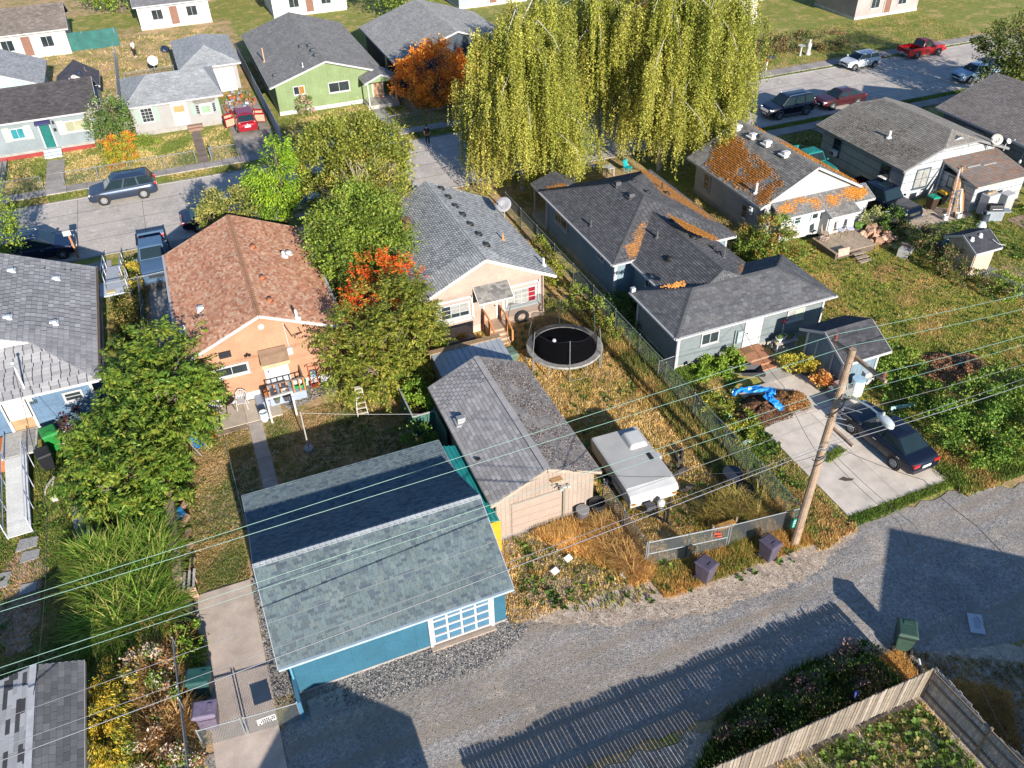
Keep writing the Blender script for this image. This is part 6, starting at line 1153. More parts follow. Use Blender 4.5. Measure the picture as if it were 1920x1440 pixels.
def wheel(root, x, y, r, side, rim=RIM, spokes=5, w_=.22):
    t = B(); t.lathe([(r*.62, -w_/2), (r*.93, -w_/2), (r, -w_*.36), (r, w_*.36), (r*.93, w_/2), (r*.62, w_/2)], 20, (x, y, r), 'y'); o = t.build('wheel', RUBBER, root, world=False, smooth=False)
    b = B(); yo = y+side*w_*.42; b.lathe([(r*.62, -.03), (r*.62, .03), (r*.56, .03), (r*.54, -.03)], 20, (x, yo, r), 'y', cap=False)
    for k in range(spokes):
        a = 2*math.pi*k/spokes+.3; b.beam((x, yo+side*.0, r), (x+math.cos(a)*r*.6, yo, r+math.sin(a)*r*.6), r*.17, .04, up=(0, 1, 0))
    b.lathe([(r*.16, -.035), (r*.16, .035)], 10, (x, yo, r), 'y'); b.build('rim', rim, o, world=False)
    B().lathe([(r*.6, -.02), (r*.6, .02)], 16, (x, y+side*w_*.28, r), 'y').build('brake_disc', DARK, o, world=False)
    return o
def quad_panel(b, q, inset, lift, t=.012):
    """a glazed panel inset in a quad (4 points, outward ccw)"""
    q = [V3(p) for p in q]; c = sum(q, V3())/4; n = (q[1]-q[0]).cross(q[3]-q[0]).normalized()
    p = []
    for i in range(4):
        d1 = (q[(i+1) % 4]-q[i]).normalized(); d0 = (q[i-1]-q[i]).normalized(); p.append(q[i]+d1*inset+d0*inset)
    b.add([x+n*lift for x in p]+[x-n*.02 for x in p], [(0, 1, 2, 3), (4, 5, 1, 0), (5, 6, 2, 1), (6, 7, 3, 2), (7, 4, 0, 3)])
def car(name, label, cat, loc, rot, mat, L=4.6, W=1.82, kind='sedan', belt=.92, roofz=1.45, hood=.95, tail=.98, A=.75, Bf=.25, C=-1.15, D=-1.75, wf=1.35, wr=-1.4, r=.33, cladding=None, roofrack=False, rim=RIM, spokes=5, group=None, chrome=True, orange=True, pillars=(0,), bed=None, sunroof=False, open_doors=False, roofmat=None):
    t = thing(name, label, cat, loc, rot, group); hl = L/2; hw = W/2
    prof = [(hl, hood-.22), (hl-.18, hood-.08), (A+.1, hood+.03), (A, belt+.02), (D, tail), (-hl+.12, tail-.03), (-hl, tail-.2)]
    if bed: prof = [(hl, hood-.16), (hl-.15, hood-.03), (A+.1, hood+.04), (A, belt+.02), (bed+.01, belt+.02)]
    end = bed if bed else -hl
    xs = [hl, hl-.06, hl-.2, hl-.45, hl-.9, A+.3, A, .3, -.3, -.9, -1.4, -hl+.5, -hl+.22, -hl+.07, -hl]
    xs = sorted({round(x, 3) for x in xs if x >= end} | {round(end, 3)}, reverse=True)
    vs = []; fs = []; m = 12
    for x in xs:
        k = 1.0; e = hl-x
        if e < .9: k = 1-.16*(1-e/.9)**2
        if not bed and x+hl < .7: k = min(k, 1-.12*(1-(x+hl)/.7)**2)
        w_ = hw*k; zt = interp(prof, x); zb = .24+(.1 if (e < .2 or x+hl < .2) else 0); zs = zt-.13
        half = [(w_*.5, zb), (w_*.93, zb+.03), (w_*.985, zb+.2), (w_, lerp(zb, zs, .6)), (w_*.97, zs), (w_*.86, zt-.015)]
        ring = [(x, y, z) for y, z in half]+[(x, -y, z) for y, z in half[::-1]]; vs += ring
    for i in range(len(xs)-1):
        for j in range(m): fs.append((i*m+j, i*m+(j+1) % m, (i+1)*m+(j+1) % m, (i+1)*m+j))
    fs += [tuple(range(m))[::-1], tuple(range((len(xs)-1)*m, len(xs)*m))]
    bo = B(); bo.add(vs, fs); body = bo.build('body', mat, t, world=False); body.data.shade_smooth(); body.data.set_sharp_from_angle(angle=math.radians(38))
    # cabin with glazed panels
    bw, rw = hw*.90, hw*.68; zb_, zr_ = belt-.03, roofz
    if kind in ('suv', 'van', 'truck'): rw = hw*.75
    P = {'a': (A, bw, zb_), 'd': (D, bw*.97, tail-.03 if not bed else zb_), 'b': (Bf, rw, zr_-.03), 'c': (C, rw*.97, zr_-.03)}
    mir = lambda p: (p[0], -p[1], p[2]); a, d, bb, c = P['a'], P['d'], P['b'], P['c']; mid = ((Bf+C)/2, rw*1.0, zr_)
    cb = B(); cb.add([a, bb, c, d, mir(a), mir(bb), mir(c), mir(d), (lerp(Bf, C, .2), 0, zr_+.02), (lerp(Bf, C, .8), 0, zr_+.02)],
        [(0, 3, 2, 1), (4, 5, 6, 7), (0, 1, 5, 4), (2, 3, 7, 6), (1, 2, 9, 8), (6, 5, 8, 9), (1, 8, 5), (2, 6, 9)])
    cab = cb.build('cabin', roofmat or mat, t, world=False, bevel=.05)
    g = B(); quad_panel(g, [mir(a), a, bb, mir(bb)], .075, .012); g.build('windscreen', CARGLASS, t, world=False)
    g = B(); quad_panel(g, [d, mir(d), mir(c), c], .075, .012); g.build('rear_window', CARGLASS, t, world=False)
    cuts = [0]+sorted(pillars_ for pillars_ in pillars if pillars_ > 0)+[1]
    for s_ in (1, -1):
        for k in range(len(cuts)-1):
            lo = lambda f: V3(a).lerp(V3(d), f); hi = lambda f: V3(bb).lerp(V3(c), f); q = [lo(cuts[k]), hi(cuts[k]), hi(cuts[k+1]), lo(cuts[k+1])]
            if s_ > 0: q = [lo(cuts[k+1]), lo(cuts[k]), hi(cuts[k]), hi(cuts[k+1])]; q = [q[0], q[3], q[2], q[1]][::-1]
            else: q = [V3(mir(x)) for x in (lo(cuts[k]), lo(cuts[k+1]), hi(cuts[k+1]), hi(cuts[k]))][::-1]
            n = (V3(q[1])-V3(q[0])).cross(V3(q[3])-V3(q[0]))
            if n.y*s_ < 0: q = q[::-1]
            g = B(); quad_panel(g, q, .055, .012); g.build('side_window', CARGLASS, t, world=False)
    if sunroof: B().box(lerp(Bf, C, .15), lerp(Bf, C, .55), -rw*.6, rw*.6, zr_+.0, zr_+.022).build('sunroof', CARGLASS, t, world=False)
    for x in (wf, wr):
        for s_ in (1, -1):
            if not (bed and x < bed): B().lathe([(r+.075, -.03), (r+.075, .012)], 22, (x, s_*(hw-.0), r+.01), 'y').build('wheel_arch', cladding or TRIM, t, world=False)
            wheel(t, x, s_*(hw-.075), r, s_, rim, spokes)
    for s_ in (1, -1):
        b = B(); b.par((hl-.34, s_*hw*.58, hood-.3), (.3, -s_*.05*0, 0), (0, s_*hw*.27, 0), (0, 0, .15)); b.build('head_lamp', LAMP_W, t, world=False, bevel=.03)
        if orange: B().box(hl-.42, hl-.3, s_*hw*.86-.05, s_*hw*.86+.05, hood-.29, hood-.2).build('indicator', LAMP_O, t, world=False)
        zt_ = (tail-.3) if not bed else belt-.4
        if kind in ('suv', 'van') : b = B(); b.box(-hl-.01, -hl+.2, s_*hw*.72-.1, s_*hw*.72+.1, tail-.28, tail+.02)
        else: b = B(); b.box(-hl-.012, -hl+.22, s_*hw*.68-.18, s_*hw*.68+.18, zt_, zt_+.16)
        b.build('tail_lamp', LAMP_R, t, world=False, bevel=.02)
        b = B(); b.blob((A-.12, s_*(hw+.08), belt+.05), .11, .1, .08, 8, 5); b.build('wing_mirror', mat, t, world=False, smooth=True)
        for k in range(1 if len(cuts) <= 2 else 2):
            xx = lerp(a[0], d[0], cuts[k+1])+.25; B().box(xx-.1, xx+.1, s_*hw*.985-.02, s_*hw*.985+.025, belt-.2, belt-.16).build('door_handle', CHROME if chrome else mat, t, world=False)
        if cladding: B().box(wr+r, wf-r, s_*hw-.03, s_*hw+.012, .25, .4).build('side_cladding', cladding, t, world=False)
        if not open_doors:
            b = B()
            for f in cuts[1:-1]+[0.06]: xx = lerp(a[0], d[0], f); b.box(xx-.008, xx+.008, s_*hw*.99-.02, s_*hw*.99+.008, .38, belt-.14)
            b.build('door_seam', TRIM, t, world=False)
    b = B(); b.box(hl-.1, hl+.012, -hw*.5, hw*.5, hood-.42, hood-.22); b.box(hl-.1, hl+.02, -hw*.45, hw*.45, .3, .42); b.build('grille', CHROME if kind in ('truck',) and chrome else TRIM, t, world=False)
    B().box(hl-.1, hl+.03, -.26, .26, .44, .55).build('number_plate', PLATE, t, world=False)
    B().box(-hl-.02, -hl+.1, -.26, .26, tail-.42 if not bed else .5, (tail-.42 if not bed else .5)+.13).build('number_plate', PLATE, t, world=False)
    if roofrack:
        for s_ in (1, -1): B().tube([(Bf-.1, s_*rw*.93, zr_-.02), (Bf-.2, s_*rw*.95, zr_+.07), (C+.2, s_*rw*.93, zr_+.07), (C+.1, s_*rw*.92, zr_-.02)], .022, 6).build('roof_rail', CHROME if chrome else TRIM, t, world=False)
    if bed:
        zf, zw = .62, belt+.02; b = B()
        b.box(-hl, bed-.02, -hw*.99, -hw*.9, .34, zw); b.box(-hl, bed-.02, hw*.9, hw*.99, .34, zw); b.box(-hl, -hl+.08, -hw*.9, hw*.9, .4, zw-.02); b.box(bed-.1, bed-.02, -hw*.9, hw*.9, .4, zw); bd = b.build('truck_bed', mat, t, world=False)
        B().box(-hl+.08, bed-.1, -hw*.9, hw*.9, zf-.06, zf).build('bed_floor', TRIM, t, world=False)
        for s_ in (1, -1): B().box(-hl, bed-.05, s_*hw*.945-.055, s_*hw*.945+.055, zw, zw+.02).build('bed_rail', TRIM, t, world=False)
        for s_ in (1, -1): B().lathe([(r+.075, -.03), (r+.075, .012)], 22, (wr, s_*(hw-.0), r+.01), 'y').build('wheel_arch', cladding or TRIM, t, world=False)
        B().box(-hl-.1, -hl, -hw*.9, hw*.9, .42, .58).build('rear_bumper', CHROME, t, world=False); B().box(hl-.04, hl+.1, -hw*.88, hw*.88, .38, .56).build('front_bumper', CHROME if chrome else mat, t, world=False)
    return t
PI = math.pi; ZS = .045
SUV = dict(kind='suv', L=4.95, W=1.96, belt=1.04, roofz=1.78, hood=1.04, tail=1.1, A=1.3, Bf=.55, C=-1.95, D=-2.38, wf=1.45, wr=-1.4, r=.38, pillars=(.36, .68))
SED = dict(kind='sedan', L=4.8, W=1.82, belt=.96, roofz=1.46, hood=.96, tail=1.02, A=1.05, Bf=.3, C=-.95, D=-1.75, wf=1.4, wr=-1.38, r=.34, pillars=(.47,))
TRK = dict(kind='truck', L=5.75, W=2.0, belt=1.18, roofz=1.86, hood=1.16, tail=1.18, A=1.15, Bf=.6, C=-.75, D=-1.0, wf=1.85, wr=-1.75, r=.4, bed=-1.02)
car('suv', 'slate grey suv on the far side of the street before the pale grey house', 'suv', (-5.75, 66.55, ZS), PI, paint('slate_paint', (.035, .05, .085), .4), **SUV, spokes=10, cladding=None)  # blue sky reflection is tinted into the slate base colour
car('minivan', 'dark blue minivan parked at the left edge beside the leaning wooden post', 'van', (-11.6, 58.95, ZS), 0, paint('navy_paint', (.006, .016, .05), .4), kind='van', L=5.0, W=1.95, belt=1.05, roofz=1.72, hood=.98, tail=1.08, A=1.35, Bf=.45, C=-2.1, D=-2.4, wf=1.6, wr=-1.45, r=.34, pillars=(.3, .65), roofrack=True)  # blue base also stands in for the sky reflected on top
car('sedan', 'black coupe-like sedan half hidden by the olive shrub', 'car', (.35, 58.95, ZS), 0, paint('black_paint', (.004, .007, .018)), **SED, spokes=10)  # black base carries a blue tint for the reflected sky
car('pickup', 'blue-grey pickup parked nose-out in the drive beside the salmon-roofed house', 'pickup', (-4.15, 54.2, .08), -PI/2, paint('bluegrey_paint', (.09, .16, .26)), **{**TRK, 'L': 5.8, 'W': 1.95}, pillars=(.5,), chrome=False)
car('suv', 'red suv with all its doors open in the driveway beside the white stucco house', 'suv', (4.95, 77.3, .09), PI/2, paint('red_paint', (.28, .012, .022)), **{**SUV, 'L': 4.55, 'W': 1.84, 'roofz': 1.66, 'r': .35, 'wf': 1.35, 'wr': -1.3, 'Bf': .3, 'C': -1.65, 'D': -2.1, 'A': 1.0}, cladding=TRIM, open_doors=True)
_s = [o for o in COL.objects if o.get('label', '').startswith('red suv')][0]
for s_ in (1, -1):
    for x_ in (.75, -.35):
        b = B(); b.par((x_, s_*.92, .35), (-.35, s_*.85, 0), (-.05, -.02*s_, 0), (0, 0, .75)); b.par((x_, s_*.92, 1.1), (-.3, s_*.72, 0), (-.04, -.02*s_, 0), (0, 0, .06)); b.par((x_-.02, s_*.93, 1.1), (-.02, s_*.06, 0), (-.04, 0, 0), (0, 0, .45)); dd = b.build('car_door', paint('red_paint', None), _s, world=False)
        b = B(); b.par((x_-.055, s_*.93, .42), (-.31, s_*.75, 0), (-.02, -.01*s_, 0), (0, 0, .6)); b.build('door_lining', TAN, dd, world=False)
car('suv', 'black suv with chrome grille parked at the near kerb beyond the mossy roof', 'suv', (50.1, 59.2, ZS), PI, paint('black_paint'), **{**SUV, 'L': 4.85, 'W': 1.88, 'roofz': 1.82, 'belt': 1.12, 'hood': 1.1}, roofrack=True, cladding=M('grey_cladding', (.12, .12, .12), .6), spokes=5)
_s = [o for o in COL.objects if o.get('label', '').startswith('black suv')][0]
B().box(2.4, 2.46, -.55, .55, .68, .9).build('chrome_grille', CHROME, _s, world=False)
car('sedan', 'maroon sedan parked bumper to bumper behind the black suv', 'car', (55.75, 59.1, ZS), PI, paint('maroon_paint', (.06, .014, .018)), **SED)
car('hatchback', 'white three-door hatchback parked in shade on the far kerb', 'car', (64.6, 66.8, ZS), PI, paint('white_paint_car', (.5, .53, .57), 0), kind='suv', L=4.05, W=1.7, belt=.95, roofz=1.46, hood=.93, tail=.98, A=1.0, Bf=.3, C=-1.5, D=-1.9, wf=1.25, wr=-1.2, r=.3, pillars=(.55,), chrome=False)
car('pickup', 'small red pickup parked at the top right beyond the white hatchback', 'pickup', (72.8, 67.1, ZS), 0, paint('red_truck', (.36, .01, .012), .1), **{**TRK, 'L': 5.0, 'W': 1.75, 'belt': 1.0, 'roofz': 1.62, 'hood': .98, 'tail': 1.0, 'r': .34, 'wf': 1.5, 'wr': -1.3, 'A': .95, 'Bf': .45, 'C': -.4, 'D': -.62, 'bed': -.64}, chrome=False, rim=RIM)
car('sedan', 'silver-blue sedan parked behind the shaded grey roof at the right', 'car', (71.9, 59.15, ZS), PI, paint('silverblue_paint', (.30, .42, .55)), **SED)
car('sedan', 'pale car mostly hidden by the dark overhanging tree at the right edge', 'car', (77.4, 59.2, ZS), PI, paint('pale_paint', (.45, .52, .58)), **SED)
car('sedan', 'dark blue-grey sedan parked on the concrete driveway under the street lamp', 'car', (27.6, 21.15, .1), PI/2+.05, paint('charcoal_paint', (.012, .018, .036), .4), **SED, spokes=10, sunroof=False)  # charcoal base is tinted blue to imitate the sky's reflection
car('pickup', 'black crew-cab pickup between the mossy house and the white panelled house', 'pickup', (44.75, 41.2, .03), -PI/2+.12, paint('black_paint'), **{**TRK, 'C': -1.1, 'D': -1.35, 'bed': -1.37, 'L': 5.9, 'wr': -1.9}, pillars=(.5,), sunroof=True)
car('old_pickup', 'old teal pickup between the mossy roof and the panelled house wall', 'pickup', (44.3, 48.6, .03), -PI/2, M('teal_truck', (.012, .19, .17), .5, .15, 3), **{**TRK, 'L': 5.0, 'W': 1.8, 'roofz': 1.7, 'belt': 1.05, 'hood': 1.05, 'wf': 1.5, 'wr': -1.4, 'A': .9, 'Bf': .45, 'C': -.6, 'D': -.75, 'bed': -.78}, chrome=False)
car('hatchback', 'dark blue car at the far kerb just showing behind the broad olive tree', 'car', (14.0, 66.8, ZS), PI, paint('blue_paint', (.02, .05, .12)), **SED)
car('sedan', 'light blue car at the near kerb hidden behind the cedar', 'car', (5.9, 58.9, ZS), 0, paint('lightblue_paint', (.2, .36, .5)), **SED)
# folding camper trailer
t = thing('camper_trailer', 'white folding camper trailer with roof air conditioner in the fenced dry lot', 'trailer', (15.3, 24.1, 0), -.03); t.scale = (1.14, 1.04, 1)
CW = M('camper_white', (.46, .46, .45), .5, .12, 1.2, fine=.05, coat=.2); CG = M('camper_roof', (.42, .41, .385), .55, .1, 1.2)
b = B(); b.prism([(-1.02, -2.0, .38), (-1.02, 2.0, .38), (-1.02, 2.0, .8), (-1.02, -2.0, .8)], (2.04, 0, 0)); b.build('body', CW, t, world=False, bevel=.04)
b = B(); b.prism([(-1.06, -2.08, .78), (-1.06, 2.05, .78), (-1.06, 2.05, 1.12), (-1.06, 1.95, 1.2), (-1.06, -1.55, 1.2), (-1.06, -1.95, 1.08), (-1.06, -2.08, .92)], (2.12, 0, 0)); b.build('top_cover', CW, t, world=False, bevel=.05)
B().box(-1.0, 1.0, -1.55, 1.95, 1.195, 1.215).build('roof_panel', CG, t, world=False)
b = B(); b.add([(.1, .55, 1.2), (.95, .55, 1.2), (.95, 1.65, 1.2), (.1, 1.65, 1.2), (.2, .62, 1.42), (.85, .62, 1.42), (.85, 1.5, 1.5), (.2, 1.5, 1.5)], [(4, 5, 6, 7), (0, 1, 5, 4), (1, 2, 6, 5), (2, 3, 7, 6), (3, 0, 4, 7)]); b.build('air_conditioner', CW, t, world=False, bevel=.08)
B().box(.6, .78, -.35, .1, 1.21, 1.24).build('roof_hatch', TRIM, t, world=False)
for s_ in (1, -1): wheel(t, s_*1.0, -.1, .28, s_, RIM, 5, .18).rotation_euler = (0, 0, 0)
for s_ in (1, -1):
    B().box(s_*.9-.09, s_*.9+.09, -2.1, -2.07, .62, .68).build('marker_lamp', LAMP_O, t, world=False)
    B().box(s_*1.07-.01, s_*1.07+.01, -1.2, -.4, .45, .74).build('side_hatch', CG, t, world=False)
b = B(); b.tube([(-.8, -1.9, .36), (0, -3.2, .36)], .05); b.tube([(.8, -1.9, .36), (0, -3.2, .36)], .05); b.tube([(0, -3.2, .36), (0, -3.4, .42)], .06); b.tube([(0, -2.95, .05), (0, -2.95, .7)], .04); b.build('hitch', TRIM, t, world=False)
B().lathe([(0, .35), (.13, .37), (.16, .45), (.16, .68), (.12, .76), (.05, .8), (.05, .86), (0, .86)], 12, (.15, -2.35, 0)).build('gas_bottle', CW, t, world=False); B().box(-.5, -.12, -2.45, -2.15, .38, .66).build('battery_box', M('dark_grey_box', (.07, .07, .075), .6), t, world=False)
b = B(); b.box(1.1, 1.5, .3, .6, .25, .55); b.build('step_box', WHITE, t, world=False)
# ------------------------------------------------------------------ people
def person(label, loc, rot, shirt, trousers, hair, skin=(.35, .2, .13), h=1.72, arms=.25, shoes=(.6, .6, .6)):
    t = thing('person', label, 'person', loc, rot); k = h/1.72
    def skinmesh(name, pts, edges, rad, mat, root=0):
        me = bpy.data.meshes.new(name); me.from_pydata([tuple(c*k for c in p) for p in pts], edges, []); o = bpy.data.objects.new(name, me); COL.objects.link(o); o.parent = t
        m = o.modifiers.new('skin', 'SKIN'); o.modifiers.new('sub', 'SUBSURF').levels = 1; o.modifiers['sub'].render_levels = 1; m.use_smooth_shade = True
        for i, r in enumerate(rad): me.skin_vertices[0].data[i].radius = (r*k, r*k)
        me.skin_vertices[0].data[root].use_root = True; me.materials.append(mat); return o
    SK = M('skin_%d' % int(skin[0]*100), skin, .6, .05)
    pts = [(0, 0, .95), (0, 0, 1.12), (0, 0, 1.3), (0, 0, 1.44), (0, 0, 1.52), (.01, 0, 1.62), (.01, 0, 1.7), (0, .1, .9), (.02, .11, .5), (0, .12, .1), (.13, .12, .04), (0, -.1, .9), (-.03, -.11, .5), (0, -.12, .1), (.13, -.12, .04),
           (0, .17, 1.4), (.0, .25, 1.13), (arms, .2, .98), (arms+.09, .17, .96), (0, -.17, 1.4), (.0, -.25, 1.13), (arms, -.2, .98), (arms+.09, -.17, .96)]
    ed = [(0, 1), (1, 2), (2, 3), (3, 4), (4, 5), (5, 6), (0, 7), (7, 8), (8, 9), (9, 10), (0, 11), (11, 12), (12, 13), (13, 14), (3, 15), (15, 16), (16, 17), (17, 18), (3, 19), (19, 20), (20, 21), (21, 22)]
    skinmesh('body', pts, ed, [.14, .125, .14, .1, .055, .085, .075, .085, .06, .042, .035, .085, .06, .042, .035, .055, .042, .032, .028, .055, .042, .032, .028], SK)
    skinmesh('shirt', [(0, 0, .93), (0, 0, 1.12), (0, 0, 1.3), (0, 0, 1.45), (0, .18, 1.4), (0, .255, 1.2), (0, -.18, 1.4), (0, -.255, 1.2)], [(0, 1), (1, 2), (2, 3), (3, 4), (4, 5), (3, 6), (6, 7)], [.165, .15, .165, .1, .075, .065, .075, .065], M('shirt_%d_%d' % (int(shirt[0]*100), int(shirt[2]*100)), shirt, .85))
    skinmesh('trousers', [(0, 0, .97), (0, .1, .86), (.02, .11, .5), (0, .12, .14), (0, -.1, .86), (-.03, -.11, .5), (0, -.12, .14)], [(0, 1), (1, 2), (2, 3), (0, 4), (4, 5), (5, 6)], [.155, .1, .078, .062, .1, .078, .062], M('trousers_%d' % int(trousers[2]*100), trousers, .85))
    B().blob((-.005*k, 0, 1.68*k), .105*k, .1*k, .1*k, 10, 6).build('hair', M('hair_%d' % int(hair[0]*100), hair, .8), t, world=False, smooth=True)
    for s_ in (1, -1): B().blob((.06, s_*.12, .05), .15, .055, .05, 8, 5).build('shoe', M('shoe_%d' % int(shoes[0]*100), shoes, .6), t, world=False, smooth=True)
    return t
person('person in black clothes and white shoes standing on the shaded street', (18.63, 66.2, ZS), -1.9, (.02, .02, .022), (.015, .016, .02), (.02, .015, .012), arms=.2, shoes=(.7, .7, .7))
person('person in a white shirt and black trousers walking in the far back lawn', (-3.3, 103.5, .05), 2.4, (.72, .66, .66), (.015, .016, .02), (.1, .08, .07), h=1.8)
# ------------------------------------------------------------------ fences
def chain_fence(label, pts, h=1.2, post=2.6, cat='fence', group=None, sp=.13, rail=True, rad=.028, wire=.0045, green=None, mid=False, name='chain_link_fence'):
    t = thing(name, label, cat, (pts[0][0], pts[0][1], 0), 0, group); wm = B()
    for (a, c) in zip(pts, pts[1:]):
        a, c = V3((a[0], a[1], 0)), V3((c[0], c[1], 0)); L = (c-a).length; d = (c-a)/L; n = max(1, round(L/post))
        for i in range(n+1):
            p = a+d*(L*i/n); B().lathe([(rad, -.1), (rad, h+.03), (rad*1.3, h+.05), (0, h+.1)], 7, tuple(p)).build('fence_post', STEEL, t)
        if rail: B().tube([a+V3((0, 0, h)), c+V3((0, 0, h))], rad*.8, 6).build('top_rail', STEEL, t)
        if mid: B().tube([a+V3((0, 0, h*.5)), c+V3((0, 0, h*.5))], rad*.7, 6).build('middle_rail', STEEL, t); B().tube([a+V3((0, 0, .06)), c+V3((0, 0, .06))], rad*.7, 6).build('bottom_rail', STEEL, t)
        k = int((L+h)/sp)
        for i in range(k):
            for s_ in (1, -1):
                x0 = i*sp-(h if s_ > 0 else 0); z0, x1, z1 = .03, x0+s_*h+(0 if s_ > 0 else 0), h
                p, q = (x0, .03), (x0+s_*(h-.03), h)
                def clip(p, q):
                    (xa, za), (xb, zb) = p, q
                    if xa > xb: xa, za, xb, zb = xb, zb, xa, za
                    if xb <= 0 or xa >= L: return None
                    sl = (zb-za)/(xb-xa)
                    if xa < 0: za += sl*(0-xa); xa = 0
                    if xb > L: zb -= sl*(xb-L); xb = L
                    return (xa, za), (xb, zb)
                r_ = clip(p, q)
                if r_ is None: continue
                (xa, za), (xb, zb) = r_
                if xb-xa < .02: continue
                wm.tube([a+d*xa+V3((0, 0, za)), a+d*xb+V3((0, 0, zb))], wire, 3, None, False)
    wm.build('wire_mesh', CHAIN, t, stuff=True); return t
chain_fence('chain-link fence along the pavement left of the pale grey house path', [(-14.6, 75.5), (-14.6, 70.75), (-11.7, 70.75)], 1.1)
chain_fence('chain-link fence along the pavement between the two front paths', [(-10.1, 70.75), (.0, 70.75)], 1.1)
chain_fence('chain-link fence right of the brick path before the red suv', [(1.2, 70.75), (3.4, 70.75)], 1.1, 2.2)
chain_fence('chain-link gate standing open at the brick path', [(1.25, 70.8), (1.4, 72.0)], 1.05, 1.2, 'gate', name='chain_link_gate')
chain_fence('chain-link fence before the green house with a gate at its path', [(7.3, 71.2), (16.2, 71.2), (17.7, 71.2), (29, 71.2)], 1.15)
chain_fence('chain-link fence between the green house and the orange maple', [(19.4, 71.3), (19.4, 80)], 1.2)
chain_fence('long chain-link fence between the camper lot and the slate blue house', [(20.1, 52), (20.3, 18.4)], 1.5, 2.75)
chain_fence('chain-link gates with mid rail facing the alley before the camper', [(13.35, 19.25), (15.1, 18.98), (16.9, 18.72)], 1.45, 1.75, 'gate', mid=True, rad=.036, name='chain_link_gate', sp=.1, wire=.0075)
chain_fence('chain-link panel right of the alley gates beside the green sign', [(17.0, 18.7), (20.25, 18.35)], 1.45, 3.3, sp=.11, wire=.0065)
chain_fence('chain-link fence between the beige garage and the camper', [(13.3, 19.3), (13.35, 23.3)], 1.35, 2.0)
chain_fence('chain-link fence between the pale blue house yard and the salmon house drive', [(-5.25, 51.2), (-5.25, 38)], 1.3)
chain_fence('chain-link driveway gate across the drive behind the blue-grey pickup', [(-7.2, 50.9), (-5.3, 50.9), (-3.4, 51.0)], 1.3, 1.9, 'gate', name='chain_link_gate')
chain_fence('chain-link fence beside the bins at the bottom left', [(-5.35, 22.4), (-5.25, 14)], 1.2, 2.5)
chain_fence('chain-link fence with bent rail along the shrub hedge at the right', [(43.6, 30.5), (44.6, 26.4), (46, 22)], .9, 2.2)
chain_fence('chain-link fence behind the white stucco house yard', [(-4.6, 94.5), (2.6, 95.2)], 1.1)
chain_fence('short chain-link return joining the slate blue house corner to the long fence', [(20.25, 30.3), (21.3, 30.4)], 1.1, 1.0)
chain_fence('chain-link yard gate beside the log pile and the black pickup', [(41.9, 39.2), (43.4, 38.9)], 1.15, 1.5, 'gate', name='chain_link_gate')
g = chain_fence('chain-link alley gate with a worn white notice at the bottom of the concrete drive', [(-3.35, 18.1), (-1.5, 17.95)], 1.1, 1.85, 'gate', name='chain_link_gate', sp=.09)
b = B(); b.box(-2.95, -2.3, 18.0, 18.02, .5, .85); s_ = b.build('notice', WHITE, g)
b = B()
for i in range(3):
    for k in range(9): 
        if random.random() < .75: b.box(-2.9+k*.065, -2.9+k*.065+.045, 17.99, 18.0, .78-i*.1-.06, .78-i*.1)
b.build('notice_lettering', BLACK, s_)
chain_fence('second leaf of the alley gate at the bottom of the drive', [(-4.9, 18.25), (-3.45, 18.12)], 1.1, 1.45, 'gate', name='chain_link_gate', sp=.09)
B0 = B().box(-1.5, -1.36, 17.9, 18.95, .0, 1.15).build('gate_post', M('door_blue'), None); tag(B0, 'teal painted board post between the garage corner and the alley gate', 'post')
def board_fence(label, a, c, h, bw, cols, mat=WOOD, cat='fence', jit=.06, rails=True, rail_side=1, name='plank_fence', gap=.012, skip=.0, cap=0):
    a, c = V3((*a, 0)), V3((*c, 0)); t = thing(name, label, cat, (a.x, a.y, 0)); L = (c-a).length; d = (c-a)/L; n_ = V3((-d.y, d.x, 0)); k = int(L/bw)
    for i in range(k):
        if random.random() < skip: continue
        hh = h+random.gauss(0, jit*.6)+jit*3*math.sin(i*.21+L)*math.sin(i*.083)
        lo_ = a+d*(i*bw+gap/2); B().par(lo_, d*(bw-gap), n_*.022, V3((random.uniform(-.01, .01), random.uniform(-.01, .01), hh)), jc(random.choice(cols), .12)).build('fence_board', mat, t)
    if rails:
        for z in (.35, h*.62, h-.22): B().par(a+n_*(.024*rail_side if rail_side > 0 else -.066)+V3((0, 0, z)), d*L, n_*.042, V3((0, 0, .09)), jc((.2, .16, .12))).build('fence_rail', mat, t)
        for i in range(int(L/2.4)+1): B().par(a+d*min(L-.1, i*2.4)+n_*(.07*rail_side), d*.09, n_*.09, V3((0, 0, h-.05)), (.2, .16, .12)).build('fence_post', mat, t)
    return t
OLDW = [(.24, .2, .155), (.2, .17, .135), (.27, .23, .19), (.17, .14, .115)]
board_fence('weathered plank fence with a ragged top along the alley at the bottom right', (19.5, 10.1), (3.5, 10.0), 1.75, .145, OLDW, rail_side=-1, skip=.0, jit=.02, gap=.02)
board_fence('blue-shaded plank fence leg running down from the alley corner', (19.55, 10.1), (19.9, 2.5), 1.75, .145, [(.36, .34, .32), (.3, .29, .28), (.4, .38, .36)], rail_side=-1, jit=.06)
board_fence('pale blue panel fence between the red suv drive and the green house', (7.25, 71.5), (7.05, 98), 1.6, .6, [(.32, .4, .48), (.36, .43, .5)], rails=False, jit=.01, name='panel_fence')
board_fence('grey board fence between the pale grey and white stucco houses', (-5.3, 80), (-5.2, 104), 1.7, .45, [(.36, .38, .4), (.32, .34, .36)], rails=False, jit=.02, name='panel_fence')
board_fence('plank fence behind the lean-to at the right edge', (56.0, 37.5), (56.3, 30), 1.8, .15, [(.24, .16, .09), (.2, .14, .08)], jit=.02)
